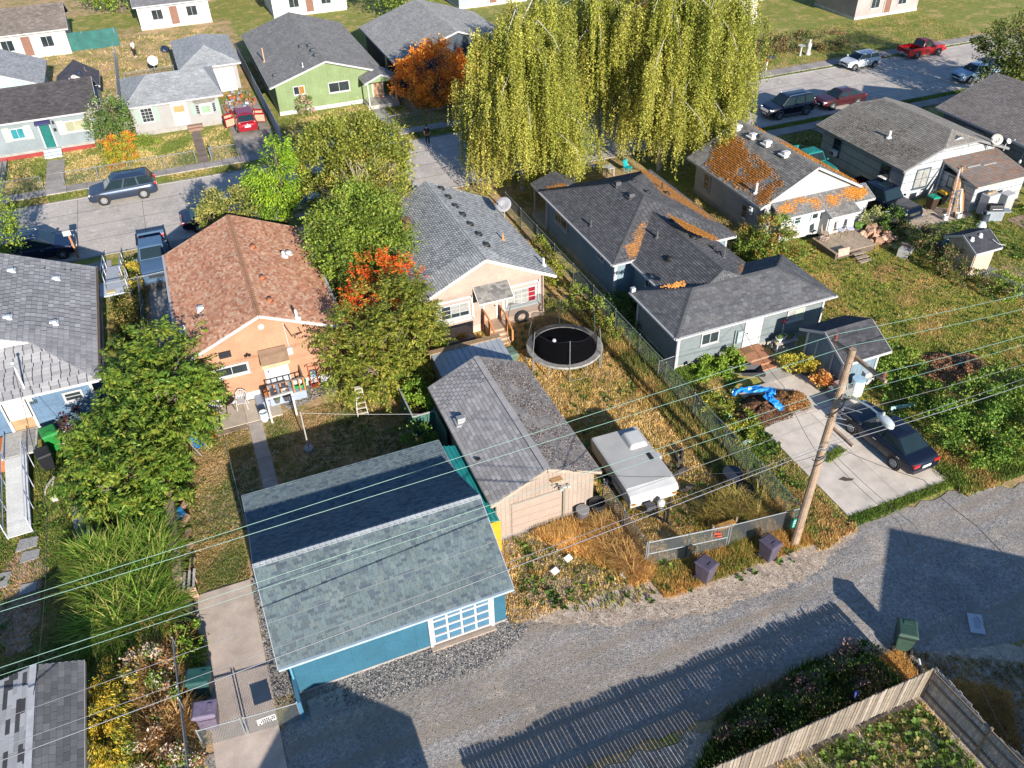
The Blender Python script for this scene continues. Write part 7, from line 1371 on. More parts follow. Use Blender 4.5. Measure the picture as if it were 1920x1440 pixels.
board_fence('plank fence in the gap between the salmon and grey roofed houses', (5.6, 45), (8.2, 45), 1.6, .15, [(.2, .14, .1), (.24, .18, .12)], jit=.02)
t = thing('fabric_fence', 'dark teal fabric screen fence across the far back lawn at the top left', 'fence', (-20, 110, 0))
b = B()
for i in range(16):
    b.par((-22+i*1.08, 109+.12*math.sin(i*1.7), .05), (1.08, .12*math.sin((i+1)*1.7)-.12*math.sin(i*1.7), 0), (0, .05, 0), (0, .25, 1.9))
b.build('fabric', M('teal_fabric', (.015, .10, .09), .7, .25, 1.5), t)
for i in range(6): B().lathe([(.04, 0), (.04, 2.0)], 7, (-22+i*3.4, 109.3, 0)).build('fence_post', STEEL, t)
# ------------------------------------------------------------------ yard objects
def bin_(label, loc, rot, col, lidcol=None, s=1.0, group=None, open_=False, tilt=0):
    t = thing('wheeled_bin', label, 'bin', loc, rot, group); m = M('bin_%02d%02d%02d' % tuple(int(c*255) for c in col), col, .5, .18, 5, fine=.08); lm = M('bin_%02d%02d%02d' % tuple(int(c*255) for c in (lidcol or col)), lidcol or col, .5, .18, 5, fine=.08)
    q = lambda w_, d, z: [(-d*s, -w_*s, z*s), (d*s, -w_*s, z*s), (d*s, w_*s, z*s), (-d*s, w_*s, z*s)]
    b = B(); v = q(.23, .27, .06)+q(.29, .33, .62)+q(.31, .36, .98); b.add(v, [(3, 2, 1, 0)]+[(i+j, i+(j+1) % 4, i+4+(j+1) % 4, i+4+j) for i in (0, 4) for j in range(4)]+[(8, 9, 10, 11)]); b.build('body', m, t, world=False, bevel=.04*s)
    b = B(); v = q(.34, .40, .98)+q(.34, .40, 1.03)+q(.28, .33, 1.09); b.add(v, [(3, 2, 1, 0)]+[(i+j, i+(j+1) % 4, i+4+(j+1) % 4, i+4+j) for i in (0, 4) for j in range(4)]+[(8, 9, 10, 11)]); l_ = b.build('lid', lm, t, world=False, bevel=.03*s)
    B().box(.12*s, .26*s, -.13*s, .13*s, 1.085*s, 1.115*s).build('lid_plate', lm, l_, world=False)
    b = B(); b.tube([(-.40*s, -.27*s, .95*s), (-.47*s, -.27*s, 1.0*s), (-.47*s, .27*s, 1.0*s), (-.40*s, .27*s, .95*s)], .02*s, 6); b.build('handle', BLACK, t, world=False)
    for y in (-.3, .3): B().lathe([(.06*s, -.04*s), (.13*s, -.04*s), (.14*s, 0), (.13*s, .04*s), (.06*s, .04*s)], 14, (-.26*s, y*s, .14*s), 'y').build('wheel', RUBBER, t, world=False)
    return t
PUR = (.085, .07, .10)
bin_('dusty purple wheeled bin standing before the chain-link alley gates', (15.15, 17.65, .05), -1.2, PUR)
bin_('dusty purple wheeled bin nearest the utility pole and green sign', (18.2, 17.55, .05), -1.35, PUR)
bin_('purple wheeled bin at the foot of the concrete drive, bottom left', (-4.55, 18.95, .08), -.2, (.16, .13, .19), s=1.05)
bin_('dark green wheeled bin above the purple one on the concrete drive', (-4.62, 20.35, .08), -.25, (.02, .075, .065), s=1.1)
bin_('green wheeled bin alone on the alley corner at the bottom right', (20.3, 12.0, .05), .9, (.035, .075, .055), s=1.08)
_b = bin_('bright green wheeled bin beside the ramp by the pale blue house', (-10.1, 37.3, .05), -1.3, (.015, .19, .035), s=1.12)
bin_('black wheeled bin with a purple bag on top beside the ramp', (-10.35, 35.9, .05), -1.3, (.012, .013, .017), s=1.0)
bin_('grey-green wheeled bin between the trampoline and the metal-roofed shed', (13.25, 34.3, .05), -1.5, (.10, .16, .12), s=1.05)
bin_('green-topped bin beside the black pickup and the lean-to', (48.0, 39.6, .05), -1.6, (.05, .03, .02), (.01, .25, .16), s=.95)
bin_('yellow-topped bin beside the leaning lumber', (49.2, 39.9, .05), -1.6, (.02, .02, .02), (.5, .3, .02), s=.9)
def barrel(label, loc, r, h, col, top=None, name='barrel', cat='barrel', taper=.92, handle=False, group=None):
    t = thing(name, label, cat, loc, 0, group); m = M('brl_%02d%02d%02d' % tuple(int(c*255) for c in col), col, .5, .15, 5)
    B().lathe([(r*taper, 0), (r*.98, h*.33), (r*.95, h*.36), (r, h*.66), (r*.97, h*.69), (r*.98, h), (r*.9, h), (r*.85, h*.75), (0, h*.74)], 18).build('body', m, t, world=False)
    if top: B().lathe([(r*1.02, h), (r*1.02, h+.04), (0, h+.06)], 18).build('lid', M('brl_%02d%02d%02d' % tuple(int(c*255) for c in top), top, .5, .15, 5), t, world=False)
    if handle: B().tube([(r*math.cos(a), 0, h+.22*math.sin(a)*1.0) for a in [math.pi*i/8 for i in range(9)]], .012, 5).build('handle', STEEL, t, world=False)
    return t
barrel('white barrel with a pale blue lid beside the slate blue shed', (29.0, 24.9, .05), .34, .95, (.7, .7, .72), (.35, .5, .62))
barrel('white bucket beside the porch frame of the peach house', (-.05, 35.2, .09), .22, .55, (.55, .62, .64), name='bucket', cat='bucket', taper=.75)
barrel('orange bucket at the edge of the patio', (-2.7, 34.95, .09), .18, .26, (.75, .10, .02), name='bucket', cat='bucket', taper=.8, handle=True)
barrel('white bucket below the leaning lumber', (47.7, 37.9, .05), .17, .36, (.66, .66, .66), name='bucket', cat='bucket', taper=.85, handle=True)
barrel('white bucket below the aluminium ladder beside the lean-to', (48.7, 37.7, .05), .2, .38, (.6, .6, .6), name='bucket', cat='bucket', taper=.85, handle=True)
barrel('dark grey tub bin by the grill at the right', (49.9, 36.6, .05), .3, .6, (.05, .06, .08), name='tub', cat='tub')
barrel('black barrel under the eave corner of the beige garage', (12.75, 22.7, .05), .38, .75, (.02, .02, .02))
barrel('dark grey can with a pale top beside the black barrel', (12.0, 22.65, .05), .3, .6, (.10, .10, .11), (.22, .22, .22), name='rubbish_can', cat='can')
barrel('black drum in the dry grass inside the camper lot fence', (19.3, 21.9, .05), .45, .7, (.02, .022, .03), (.03, .035, .05))
barrel('second black drum lower in the dry grass, nearer the gates', (19.4, 21.0, .05), .38, .55, (.015, .016, .02))
t = thing('recycling_tub', 'green tub overflowing with bags against the peach house wall', 'tub', (2.1, 36.8, .08)); B().lathe([(.3, 0), (.4, .7), (.42, .72), (.36, .72), (.33, .6), (0, .55)], 16).build('tub', M('tub_green', (.015, .3, .1), .5), t, world=False)
for i in range(6): B().blob((random.uniform(-.2, .2), random.uniform(-.2, .2), .72+random.uniform(0, .1)), .17, .15, .12, 8, 5, .15).build('bag', M('bag_%d' % (i % 3), [(.6, .6, .6), (.35, .3, .3), (.5, .52, .55)][i % 3], .5), t, world=False)
# chairs and tables
def plastic_chair(label, loc, rot, group=None):
    t = thing('plastic_chair', label, 'chair', loc, rot, group); m = WHITE
    B().box(-.23, .22, -.23, .23, .40, .43).build('seat', m, t, world=False, bevel=.02)
    pts = [(-.24-.08*(z), z) for z in (0, .2, .4)]
    bk = B()
    for i in range(5): y = -.16+i*.08; bk.beam((-.22, y, .43), (-.34, y*1.15, .84), .035, .02)
    bk.tube([(-.22, -.24, .42), (-.32, -.26, .75), (-.36, -.12, .9), (-.37, 0, .92), (-.36, .12, .9), (-.32, .26, .75), (-.22, .24, .42)], .028, 6); bk.build('backrest', m, t, world=False)
    for s_ in (1, -1):
        B().tube([(.2, s_*.26, .62), (-.3, s_*.27, .66)], .03, 6).build('armrest', m, t, world=False)
        for x in (.22, -.24): B().tube([(x, s_*.24, .62 if x > 0 else .42), (x*1.15, s_*.27, 0)], .025, 6).build('leg', m, t, world=False)
    return t
plastic_chair('white plastic garden chair left of the round patio table', (-2.35, 36.35, .09), -1.2); plastic_chair('white plastic garden chair right of the round patio table', (-.95, 36.75, .09), -1.75)
_y = [o for o in COL.objects if o.get('label', '').startswith('white plastic garden chair left')][0]
t = thing('towel', 'yellow cloth lying on the left white plastic chair', 'cloth', (-2.35, 36.2, .53)); B().blob((0, 0, .02), .16, .12, .05, 8, 5, .2).build('cloth', M('yellow_cloth', (.65, .42, .02), .9), t, world=False)
t = thing('patio_table', 'round mosaic patio table between the two white plastic chairs', 'table', (-1.65, 36.7, .09)); B().lathe([(0, .68), (.36, .68), (.37, .7), (.36, .72), (0, .72)], 20).build('tabletop', M('mosaic', (.36, .24, .14), .5, .5, 9), t, world=False)
B().lathe([(.36, .71), (.385, .71), (.385, .735), (.36, .735)], 20).build('rim', BLACK, t, world=False)
for k in range(3): B().tube([(.1*math.cos(k*2.1), .1*math.sin(k*2.1), .68), (.3*math.cos(k*2.1), .3*math.sin(k*2.1), 0)], .015, 5).build('leg', BLACK, t, world=False)
t = thing('folding_chair', 'blue folding lawn chair under the cherry tree by the patio', 'chair', (-3.35, 34.2, .05), -.9); BL = M('blue_vinyl', (.02, .2, .48), .5)
B().par((-.25, -.26, .4), (.5, 0, .03), (0, .52, 0), (0, 0, .05)).build('seat', BL, t, world=False, bevel=.015); B().par((-.3, -.26, .48), (-.12, 0, .42), (0, .52, 0), (.04, 0, .01)).build('backrest', BL, t, world=False, bevel=.015)
b = B()
for s_ in (1, -1): b.tube([(-.45, s_*.28, .95), (-.2, s_*.28, .42), (.3, s_*.28, .02), (-.25, s_*.28, .02)], .016, 5); b.tube([(.26, s_*.28, .44), (-.3, s_*.28, .02)], .016, 5); b.tube([(-.28, s_*.29, .66), (.25, s_*.29, .62)], .02, 5)
b.build('frame', ALU, t, world=False)
t = thing('folding_chair', 'blue chair tipped over beside the weathered log wall', 'chair', (-4.75, 30.0, .06), .4); B().par((-.25, -.3, .12), (.5, 0, .05), (0, .6, .05), (0, 0, .05)).build('seat', BL, t, world=False, bevel=.015); B().par((-.3, -.3, .15), (-.12, 0, .34), (0, .5, 0), (.04, 0, 0)).build('backrest', BL, t, world=False, bevel=.015)
b = B(); b.tube([(.2, .3, .1), (-.3, .32, .5)], .016, 5); b.tube([(.2, -.3, .1), (-.3, -.32, .5)], .016, 5); b.build('frame', ALU, t, world=False)
# porch pipe frame, clothesline, ladders
t = thing('porch_frame', 'white post-and-beam frame before the peach house porch steps', 'frame', (1.0, 35.6, 0))
p1, p2 = G(511, 793), G(557, 779); ph = 1.55
for p in (p1, p2): B().beam((p.x, p.y, 0), (p.x, p.y, ph), .1, .1).build('post', WHITE, t)
B().beam((p1.x-.05, p1.y, ph+.05), (p2.x+.05, p2.y, ph+.05), .1, .1).build('beam', WHITE, t)
for i, (px, py, c) in enumerate(((535, 738, (.5, .5, .48)), (520, 752, (.12, .12, .12)), (537, 748, (.07, .07, .08)), (497, 740, (.28, .12, .06)))):
    q = G(px, py, .7); t = thing('flower_pot', ['grey flower pot on the peach house porch', 'dark pot with a green plant on the peach house porch', 'black pot on the peach house porch steps', 'brown pot at the end of the porch frame beam'][i], 'pot', (q.x, q.y, .62)); B().lathe([(.12, 0), (.17, .28), (.19, .28), (.19, .32), (.15, .32), (.14, .26), (0, .25)], 12).build('pot', M('pot_%d' % i, c, .7), t, world=False)
    if i == 1: B().blob((0, 0, .38), .16, .16, .12, 8, 5, .35).build('plant', M('plant_g', (.08, .15, .02), .7, .4, 8), t, world=False)
t = thing('clothes_post', 'white clothesline post in a round concrete foot on the dry lawn', 'post', (1.6, 32.15, .05)); B().lathe([(.24, 0), (.24, .1), (.2, .14), (0, .14)], 14).build('foot', M('foot_conc', (.34, .33, .31), .9, .2, 6), t, world=False); B().lathe([(.035, .1), (.035, 2.35), (.05, 2.4), (0, 2.45)], 8).build('post', DIRTYW, t, world=False)
b = B(); b.tube([V3((1.6, 32.15, 2.4)), V3((3.8, 31.4, 2.15)), V3((6.9, 30.0, 2.2))], .012, 5); o = b.build('clothesline', DIRTYW); tag(o, 'white clothesline stretched from the post to the teal garage side', 'line')
b = B(); b.tube([G(420, 820, .3), G(440, 900, 1.0), G(455, 960, 1.6), G(468, 1010, 2.2)], .014, 5); o = b.build('cable', M('cable_green', (.2, .32, .28), .6)); tag(o, 'thin cable running from the patio to the teal garage eave', 'cable')
def stepladder(label, loc, rot, h, mat, w_=.55, spread=.5, n=5, cat='ladder'):
    t = thing('stepladder', label, cat, loc, rot)
    for s_ in (1, -1): B().beam((0, s_*w_/2, 0), (-spread*.5, s_*w_*.3, h), .07, .03).build('rail', mat, t, world=False); B().beam((-spread, s_*w_/2, 0), (-spread*.5, s_*w_*.32, h), .05, .03).build('rear_rail', mat, t, world=False)
    for i in range(n): f = (i+.8)/(n+.6); B().box(-spread*.5*f-.05, -spread*.5*f+.05, -w_*(.5-.2*f), w_*(.5-.2*f), h*f-.015, h*f+.015).build('rung', mat, t, world=False)
    B().box(-spread*.5-.12, -spread*.5+.12, -w_*.34, w_*.34, h, h+.03).build('top_cap', mat, t, world=False); return t
stepladder('whitish wooden stepladder standing under the cherry tree', (4.7, 33.45, .05), -1.65, 1.75, M('ladder_wood', (.55, .5, .42), .8, .2, 5)); stepladder('aluminium stepladder beside the white panelled lean-to', (48.9, 38.2, .05), -1.5, 1.7, ALU)
t = thing('hand_truck', 'red hand truck with a blue jug against the peach house wall', 'hand truck', (2.95, 37.1, .1), -1.57); RD = M('red_metal', (.42, .06, .02), .5)
for s_ in (1, -1): B().tube([(.05, s_*.2, .1), (-.12, s_*.2, 1.25)], .022, 6).build('rail', RD, t, world=False); B().lathe([(.05, -.04), (.12, -.04), (.12, .04), (.05, .04)], 12, (-.1, s_*.27, .12), 'y').build('wheel', RUBBER, t, world=False)
for i in range(4): B().tube([(.02-.05*i, -.2, .25+.3*i), (.02-.05*i, .2, .25+.3*i)], .018, 6).build('bar', RD, t, world=False)
B().box(.03, .35, -.2, .2, .08, .1).build('toe_plate', RD, t, world=False); B().box(-.06, .12, -.14, .14, .6, .95).build('jug', M('jug_blue', (.25, .42, .6), .4), t, world=False, bevel=.03)
# left yard ramp, slab, hose, timber wall
def ramp(label, a, c, z0, z1, w_, rail=.95, legs=4, boards=12, col=(.52, .52, .5)):
    a, c = V3((*a, z0)), V3((*c, z1)); t = thing('access_ramp', label, 'ramp', (a.x, a.y, 0)); d = (c-a); L = d.length; d.normalize(); sd = d.cross(V3((0, 0, 1))).normalized()
    for i in range(boards): B().par(a+d*(L*i/boards)-sd*w_/2, d*(L/boards-.012), sd*w_, V3((0, 0, .04)), jc(col, .04)).build('ramp_board', PAINTB, t)
    RM = M('rail_lilac', (.5, .52, .62), .4, .05, 5)
    for s_ in (1, -1):
        o = sd*(w_/2*s_*1.02)
        for zz in (rail, rail*.55): B().tube([a+o+V3((0, 0, zz)), c+o+V3((0, 0, zz))], .028, 6).build('rail', RM, t)
        for i in range(legs): p = a+d*(L*(i+.05)/(legs-.9))+o; B().tube([V3((p.x, p.y, 0)), p+V3((0, 0, rail))], .028, 6).build('rail_post', RM, t)
    return t
ramp('long white access ramp with lilac rails to the back door of the pale blue house', (-11.45, 31.6), (-11.6, 36.4), .12, .8, 1.0)
t = thing('landing', 'wooden landing with an orange skirt at the top of the long ramp', 'landing', (-11.4, 37.4, 0)); B().box(-12.3, -10.7, 36.45, 38.4, .75, .85, (.4, .38, .35)).build('deck', WOOD, t); B().box(-12.9, -12.2, 36.5, 38.3, .05, .8, (.5, .14, .04)).build('skirt', WOOD, t); B().box(-11.4, -10.8, 36.9, 38.2, .86, .88, (.25, .24, .23)).build('doormat', WOOD, t)
ramp('short white access ramp beside the street-side corner of the pale blue house', (-6.75, 55.3), (-6.75, 52.0), .12, .75, 1.1, legs=3, boards=8, col=(.62, .63, .64))
t = thing('landing', 'white wooden landing with a yellow mat at the head of the short ramp', 'landing', (-6.8, 51, 0)); B().box(-7.6, -5.9, 50.3, 52.0, .7, .8, (.48, .52, .58)).build('deck', PAINTB, t); B().box(-7.2, -6.7, 50.5, 50.8, .8, .84, (.55, .45, .2)).build('mat', PAINTB, t)
for x in (-7.6, -5.9):
    for y in (50.3, 51.2, 52.0): B().beam((x, y, 0), (x, y, 1.6), .07, .07).build('post', WHITE, t)
    B().beam((x, 50.3, 1.6), (x, 52, 1.6), .07, .07).build('rail', WHITE, t)
t = thing('stone_slab', 'flat grey plank slab lying in the grass under the nearer cherry tree', 'slab', (-8.6, 31.2, 0)); B().par((-9.0, 29.7, .3), (.75, .1, 0), (-.25, 2.5, .1), (0, 0, .06), (.23, .23, .25)).build('slab', PAINTB, t); B().beam((-9.2, 29.5, .3), (-7.9, 29.7, .3), .12, .1, (.4, .34, .26)).build('beam', WOOD, t); B().box(-8.9, -8.2, 29.9, 31.9, .02, .28, (.15, .14, .13)).build('block', PAINTB, t)
for i, (x, y, s_, l_) in enumerate(((-11.15, 31.0, .45, 'pale flagstone at the foot of the long ramp'), (-11.0, 30.2, .4, 'second flagstone below the long ramp'), (-12.3, 29.2, .6, 'large flagstone near the left edge'), (-11.0, 28.3, .35, 'small flagstone in the worn path'))):
    b = B(); b.prism([(x-s_, y-s_*.8, .05), (x+s_*.9, y-s_*.7, .05), (x+s_, y+s_*.6, .05), (x-s_*.7, y+s_*.8, .05)], (0, 0, .04), (.33, .32, .32)); o = b.build('flagstone', PAINTB); tag(o, l_, 'flagstone', 'flagstones of the left yard')
b = B()
for k in range(6): b.tube([(-9.45+(.2+.05*k)*math.cos(a), 37.6+(.16+.04*k)*math.sin(a), .08+.03*k) for a in [i*.5 for i in range(13)]], .022, 5)
o = b.build('garden_hose', M('hose_grey', (.5, .48, .42), .6)); tag(o, 'coiled pale hose beside the bright green bin', 'hose')
b = B(); b.tube([(-10.2, 34.4, .1), (-9.9, 34.3, .7), (-10.2, 33.8, .75), (-10.5, 33.9, .1)], .025, 5); b.tube([(-10.0, 34.6, .5), (-10.4, 33.7, .45)], .025, 5); b.box(-10.15, -9.9, 33.3, 33.55, .05, .35); o = b.build('tangled_frame', DIRTYW); tag(o, 'bent white metal frame lying beside the ramp', 'frame')
t = thing('timber_wall', 'weathered log and plank wall along the left side of the dry lawn', 'wall', (-5.2, 28, 0))
for i in range(4): B().beam((-5.0, 25.6+i*1.65, .45+.05*(i % 2)), (-4.95, 27.2+i*1.65, .45), .36, .85, jc((.27, .2, .14), .15)).build('log', WOOD, t)
for i in range(5): B().tube([(-4.7, 26.6+i*.9, .14), (-4.4, 27.1+i*.9, .16)], .16, 7, jc((.28, .18, .12), .2)).build('log', WOOD, t)
b = B(); b.tube([(-4.75, 31.6, .05), (-4.75, 31.7, .8), (-4.75, 32.3, .8), (-4.75, 32.4, .05)], .03, 6); o = b.build('metal_hoop', BLACK); tag(o, 'black metal hoop beside the cherry trunk', 'hoop')
t = thing('log_chair', 'dark wooden stool beside the metal hoop', 'stool', (-5, 31.3, 0)); B().box(-5.2, -4.6, 31.0, 31.4, .4, .46, (.3, .25, .2)).build('seat', WOOD, t)
for x in (-5.15, -4.65):
    for y in (31.05, 31.35): B().beam((x, y, 0), (x, y, .4), .05, .05, (.25, .2, .16)).build('leg', WOOD, t)
t = thing('wooden_crate', 'broken wooden crate heaped with sticks at the head of the concrete drive', 'crate', (-4.75, 25.3, 0))
for i in range(5): B().beam((-5.05, 25.0+.02*i, .1+.13*i), (-4.4, 25.05, .1+.13*i), .03, .1, jc((.34, .22, .15), .15)).build('slat', WOOD, t)
for i in range(4): B().beam((-5.05+.2*i, 25.0, .7), (-4.9+.2*i, 25.9, .72+.03*i), .1, .03, jc((.3, .28, .26), .2)).build('stick', WOOD, t)
for x in (-5.05, -4.4): B().beam((x, 25.0, 0), (x, 25.0, .72), .06, .06, (.4, .24, .17)).build('post', WOOD, t); B().beam((x, 25.8, 0), (x, 25.8, .72), .06, .06, (.4, .24, .17)).build('post', WOOD, t)
t = thing('rubbish_bag', 'black rubbish bags against the fence below the broken crate', 'bags', (-4.95, 24.4, 0))
for i in range(3): B().blob((random.uniform(-.1, .1), -.4*i+.2, .3), .3, .3, .34, 10, 6, .15).build('bag', M('black_bag', (.015, .03, .03), .3), t, world=False)
b = B(); b.prism([(-12.4, 21.4, .06), (-11.7, 21.6, .06), (-11.75, 22.2, .3), (-12.4, 22.3, .2)], (0, 0, .03), (.05, .3, .65)); o = b.build('tarp', GLOSS); tag(o, 'scrap of blue tarp at the left edge above the old shed', 'tarp')
# green boxed planter behind beige garage
t = thing('planter_box', 'tall dark green boxed planter between the beige garage and the dry lawn', 'planter', (7.2, 32, 0)); GB_ = M('green_board', (.05, .13, .10), .6, .15, 3)
for i in range(6): B().box(6.72, 6.76, 31.0+i*.42, 31.4+i*.42, .05, 1.3).build('board', GB_, t)
for i in range(3): B().box(6.75+i*.36, 7.08+i*.36, 30.96, 31.0, .05, 1.3).build('board', GB_, t)
B().box(6.70, 6.78, 30.95, 33.5, 1.3, 1.34).build('top_rail', DIRTYW, t); B().box(6.78, 7.85, 30.94, 31.02, 1.3, 1.34).build('top_rail', DIRTYW, t); B().box(7.82, 7.86, 29.0, 31, .05, 1.6).build('side_board', GB_, t)
# trampoline
tc = V3((16.35, 33.9, 0)); t = thing('trampoline', 'round trampoline with black net enclosure and worn grey pad', 'trampoline', tuple(tc)); R0 = 2.1; zt = .9
B().lathe([(R0-.34, zt+.02), (R0-.3, zt+.05), (R0, zt+.06), (R0+.04, zt+.0), (R0, zt-.05), (R0-.3, zt-.02), (R0-.34, zt+.02)], 40, cap=False).build('pad', M('pad_grey', (.27, .25, .225), .8, .3, 4, fine=.15), t, world=False)
B().lathe([(0, zt+.005), (R0-.33, zt+.015), (R0-.33, zt-.01), (0, zt-.015)], 40).build('jumping_mat', M('mat_black', (.008, .008, .009), 1.0, .2, 1, spec=.05), t, world=False)
B().tube([(R0*math.cos(a), R0*math.sin(a), zt-.03) for a in [i*2*PI/36 for i in range(37)]], .035, 6).build('frame_ring', STEEL, t, world=False)
for k in range(6):
    a = k*PI/3+.22; c_, s_ = math.cos(a), math.sin(a); a2 = a+.5
    B().tube([(R0*c_, R0*s_, zt-.03), (R0*c_, R0*s_, .04), (R0*math.cos(a2), R0*math.sin(a2), .04), (R0*math.cos(a2), R0*math.sin(a2), zt-.03)], .03, 6).build('leg', STEEL, t, world=False)
    lean = 1.0 if k != 2 else .9
    B().tube([(R0*1.03*c_, R0*1.03*s_, .1), (R0*1.03*c_, R0*1.03*s_, zt+.3), (R0*.96*lean*c_, R0*.96*lean*s_, zt+1.75)], .02, 6).build('net_pole', STEEL, t, world=False)
NET = M('net_black', (.006, .006, .007), 1.0, .1, 3, alpha=.5, spec=.0)
nv = []; nf = []; NS = 48
for i in range(NS):
    a = i*2*PI/NS; ph = ((a-.22) % (PI/3))/(PI/3); sag = .35*math.sin(PI*ph)
    nv += [((R0-.3)*math.cos(a), (R0-.3)*math.sin(a), zt+.03), ((R0-.22-.1*math.sin(PI*ph))*math.cos(a), (R0-.22-.1*math.sin(PI*ph))*math.sin(a), zt+.85-sag*.5), ((R0*.95-.3*math.sin(PI*ph))*math.cos(a), (R0*.95-.3*math.sin(PI*ph))*math.sin(a), zt+1.72-sag)]
for i in range(NS):
    j = (i+1) % NS; nf += [(i*3, j*3, j*3+1, i*3+1), (i*3+1, j*3+1, j*3+2, i*3+2)]
B().add(nv, nf).build('net', NET, t, world=False, smooth=True)
B().tube([nv[i*3+2] for i in range(NS)]+[nv[2]], .012, 4).build('net_hem', BLACK, t, world=False)
b = B(); b.blob((tc.x-.4, tc.y+.5, zt+.15), .12, .12, .12, 12, 8, 0, (.75, .75, .73)); o = b.build('ball', GLOSS, smooth=True); tag(o, 'white ball lying on the black trampoline mat', 'ball')
# wood chip pile with tarp, leaf piles
def heap(name, label, cat, c, rx, ry, h, mat, n, cols, s=.06, seed=1):
    t = thing(name, label, cat, (c[0], c[1], .06)); R_ = np.random.default_rng(seed); b = B(); N, Mr = 28, 7; vs = []; fs = []
    prof = lambda u, a: h*max(0, 1-u*u)*(1+.22*math.sin(3*a+seed)+.12*math.sin(7*a))
    for i in range(Mr+1):
        for j in range(N): u = i/Mr; a = 2*PI*j/N; k = 1+.13*math.sin(2*a+seed)+.08*math.sin(5*a); vs.append((rx*u*k*math.cos(a), ry*u*k*math.sin(a), prof(u, a)+R_.normal(0, h*.04)))
    for i in range(Mr):
        for j in range(N): fs.append((i*N+j, (i+1)*N+j, (i+1)*N+(j+1) % N, i*N+(j+1) % N))
    b.add(vs, fs).build('heap', mat, t, world=False)
    a = R_.uniform(0, 2*PI, n); u = np.sqrt(R_.uniform(0, 1.15, n)); k = 1+.13*np.sin(2*a+seed)+.08*np.sin(5*a); x, y = rx*u*k*np.cos(a), ry*u*k*np.sin(a); z = h*np.maximum(0, 1-u*u)*(1+.22*np.sin(3*a+seed))+.02; th = R_.uniform(0, 6.28, n); cx, cy = np.cos(th)*s, np.sin(th)*s; q = lambda: R_.normal(0, s*.4, n)
    Vt = np.stack([np.c_[x-cx, y-cy, z+q()], np.c_[x+cy*.5, y-cx*.5, z+q()], np.c_[x+cx, y+cy, z+q()], np.c_[x-cy*.5, y+cx*.5, z+q()]], 1).reshape(-1, 3)+np.array([c[0], c[1], .06])
    npmesh('chips', Vt, np.arange(n*4).reshape(-1, 4), np.array(cols)[R_.integers(0, len(cols), n)]*R_.uniform(.6, 1.3, (n, 1)), PIECE, t, True); return t
pc = G(1430, 765)
heap('chip_pile', 'dark brown wood chip pile partly under a crumpled blue tarp', 'pile', (pc.x-.2, pc.y-.2), 1.75, 1.25, .42, g_mulch, 5200, [(.13, .06, .03), (.2, .10, .045), (.08, .04, .022)], .05, 1)
heap('leaf_pile', 'orange-brown dry leaf pile on the right side of the blue tarp', 'pile', (pc.x+1.45, pc.y-.15), .95, 1.0, .3, g_mulch, 3600, [(.36, .17, .05), (.28, .13, .04), (.44, .22, .07)], .06, 2)
heap('leaf_pile', 'brown dry leaf and branch pile on the right lawn beside a dark plank', 'pile', (35.2, 24.7), 1.9, 1.2, .3, g_mulch, 5200, [(.34, .16, .07), (.26, .12, .05), (.42, .24, .12), (.45, .2, .1)], .07, 3)
b = B(); b.beam((35.2, 24.2, .45), (36.1, 24.7, .5), .3, .06, (.06, .045, .035)); o = b.build('plank', WOOD); tag(o, 'dark plank lying on the brown leaf pile', 'plank')
def tarp_strip(pts, w_, seed=1):
    R_ = random.Random(seed); b = B(); vs = []; fs = []; n = len(pts); M_ = 7
    P = [];
    for i in range(n-1):
        for k in range(4): P.append(V3(pts[i]).lerp(V3(pts[i+1]), k/4))
    P.append(V3(pts[-1]))
    for i, p in enumerate(P):
        d = (P[min(i+1, len(P)-1)]-P[max(i-1, 0)]).normalized(); sd = V3((-d.y, d.x, 0)); ww = w_*R_.uniform(.6, 1.15)
        for k in range(M_): f = k/(M_-1)-.5; vs.append(p+sd*f*ww+V3((R_.uniform(-.04, .04), R_.uniform(-.04, .04), R_.uniform(.03, .19)-abs(f)*.12)))
    for i in range(len(P)-1):
        for k in range(M_-1): fs.append((i*M_+k, i*M_+k+1, (i+1)*M_+k+1, (i+1)*M_+k))
    b.add(vs, fs, (.02, .26, .72)); return b
pts = [G(1371, 738, .25), G(1395, 731, .5), G(1425, 730, .6), G(1448, 733, .6), G(1440, 745, .6), G(1455, 758, .55), G(1468, 768, .35)]
b = tarp_strip(pts, .5, 3); o = b.build('tarp', M('blue_tarp', (.02, .25, .68), .35, .15, 6, spec=.6)); tag(o, 'crumpled bright blue tarp draped over the wood chip pile', 'tarp')
# things by the slate blue house
t = thing('wheelbarrow', 'black wheelbarrow lying in the weeds beside the wooden steps', 'wheelbarrow', (24.7, 28.35, 0), -.4)
b = B(); b.add([(-.35, -.25, .3), (.4, -.25, .25), (.4, .25, .25), (-.35, .25, .3), (-.5, -.36, .6), (.7, -.36, .62), (.7, .36, .62), (-.5, .36, .6)], [(0, 1, 2, 3), (0, 4, 5, 1), (1, 5, 6, 2), (2, 6, 7, 3), (3, 7, 4, 0)]); b.build('tray', M('tray_black', (.05, .05, .055), .6), t, world=False)
for s_ in (1, -1): B().tube([(.6, s_*.12, .2), (-.3, s_*.25, .38), (-1.05, s_*.28, .6)], .025, 6).build('handle', BLACK, t, world=False)
B().lathe([(.08, -.05), (.19, -.05), (.2, 0), (.19, .05), (.08, .05)], 14, (.75, 0, .2), 'y').build('wheel', RUBBER, t, world=False)
t = thing('potting_bench', 'white wooden bench covered with plant pots beside the white door', 'bench', (27.9, 29.75, 0))
for i in range(3): B().box(27.3, 28.75, 29.45+i*.2, 29.63+i*.2, .62, .66).build('top_board', DIRTYW, t); B().box(27.35, 28.7, 29.45+i*.2, 29.63+i*.2, .15, .18).build('shelf_board', DIRTYW, t)
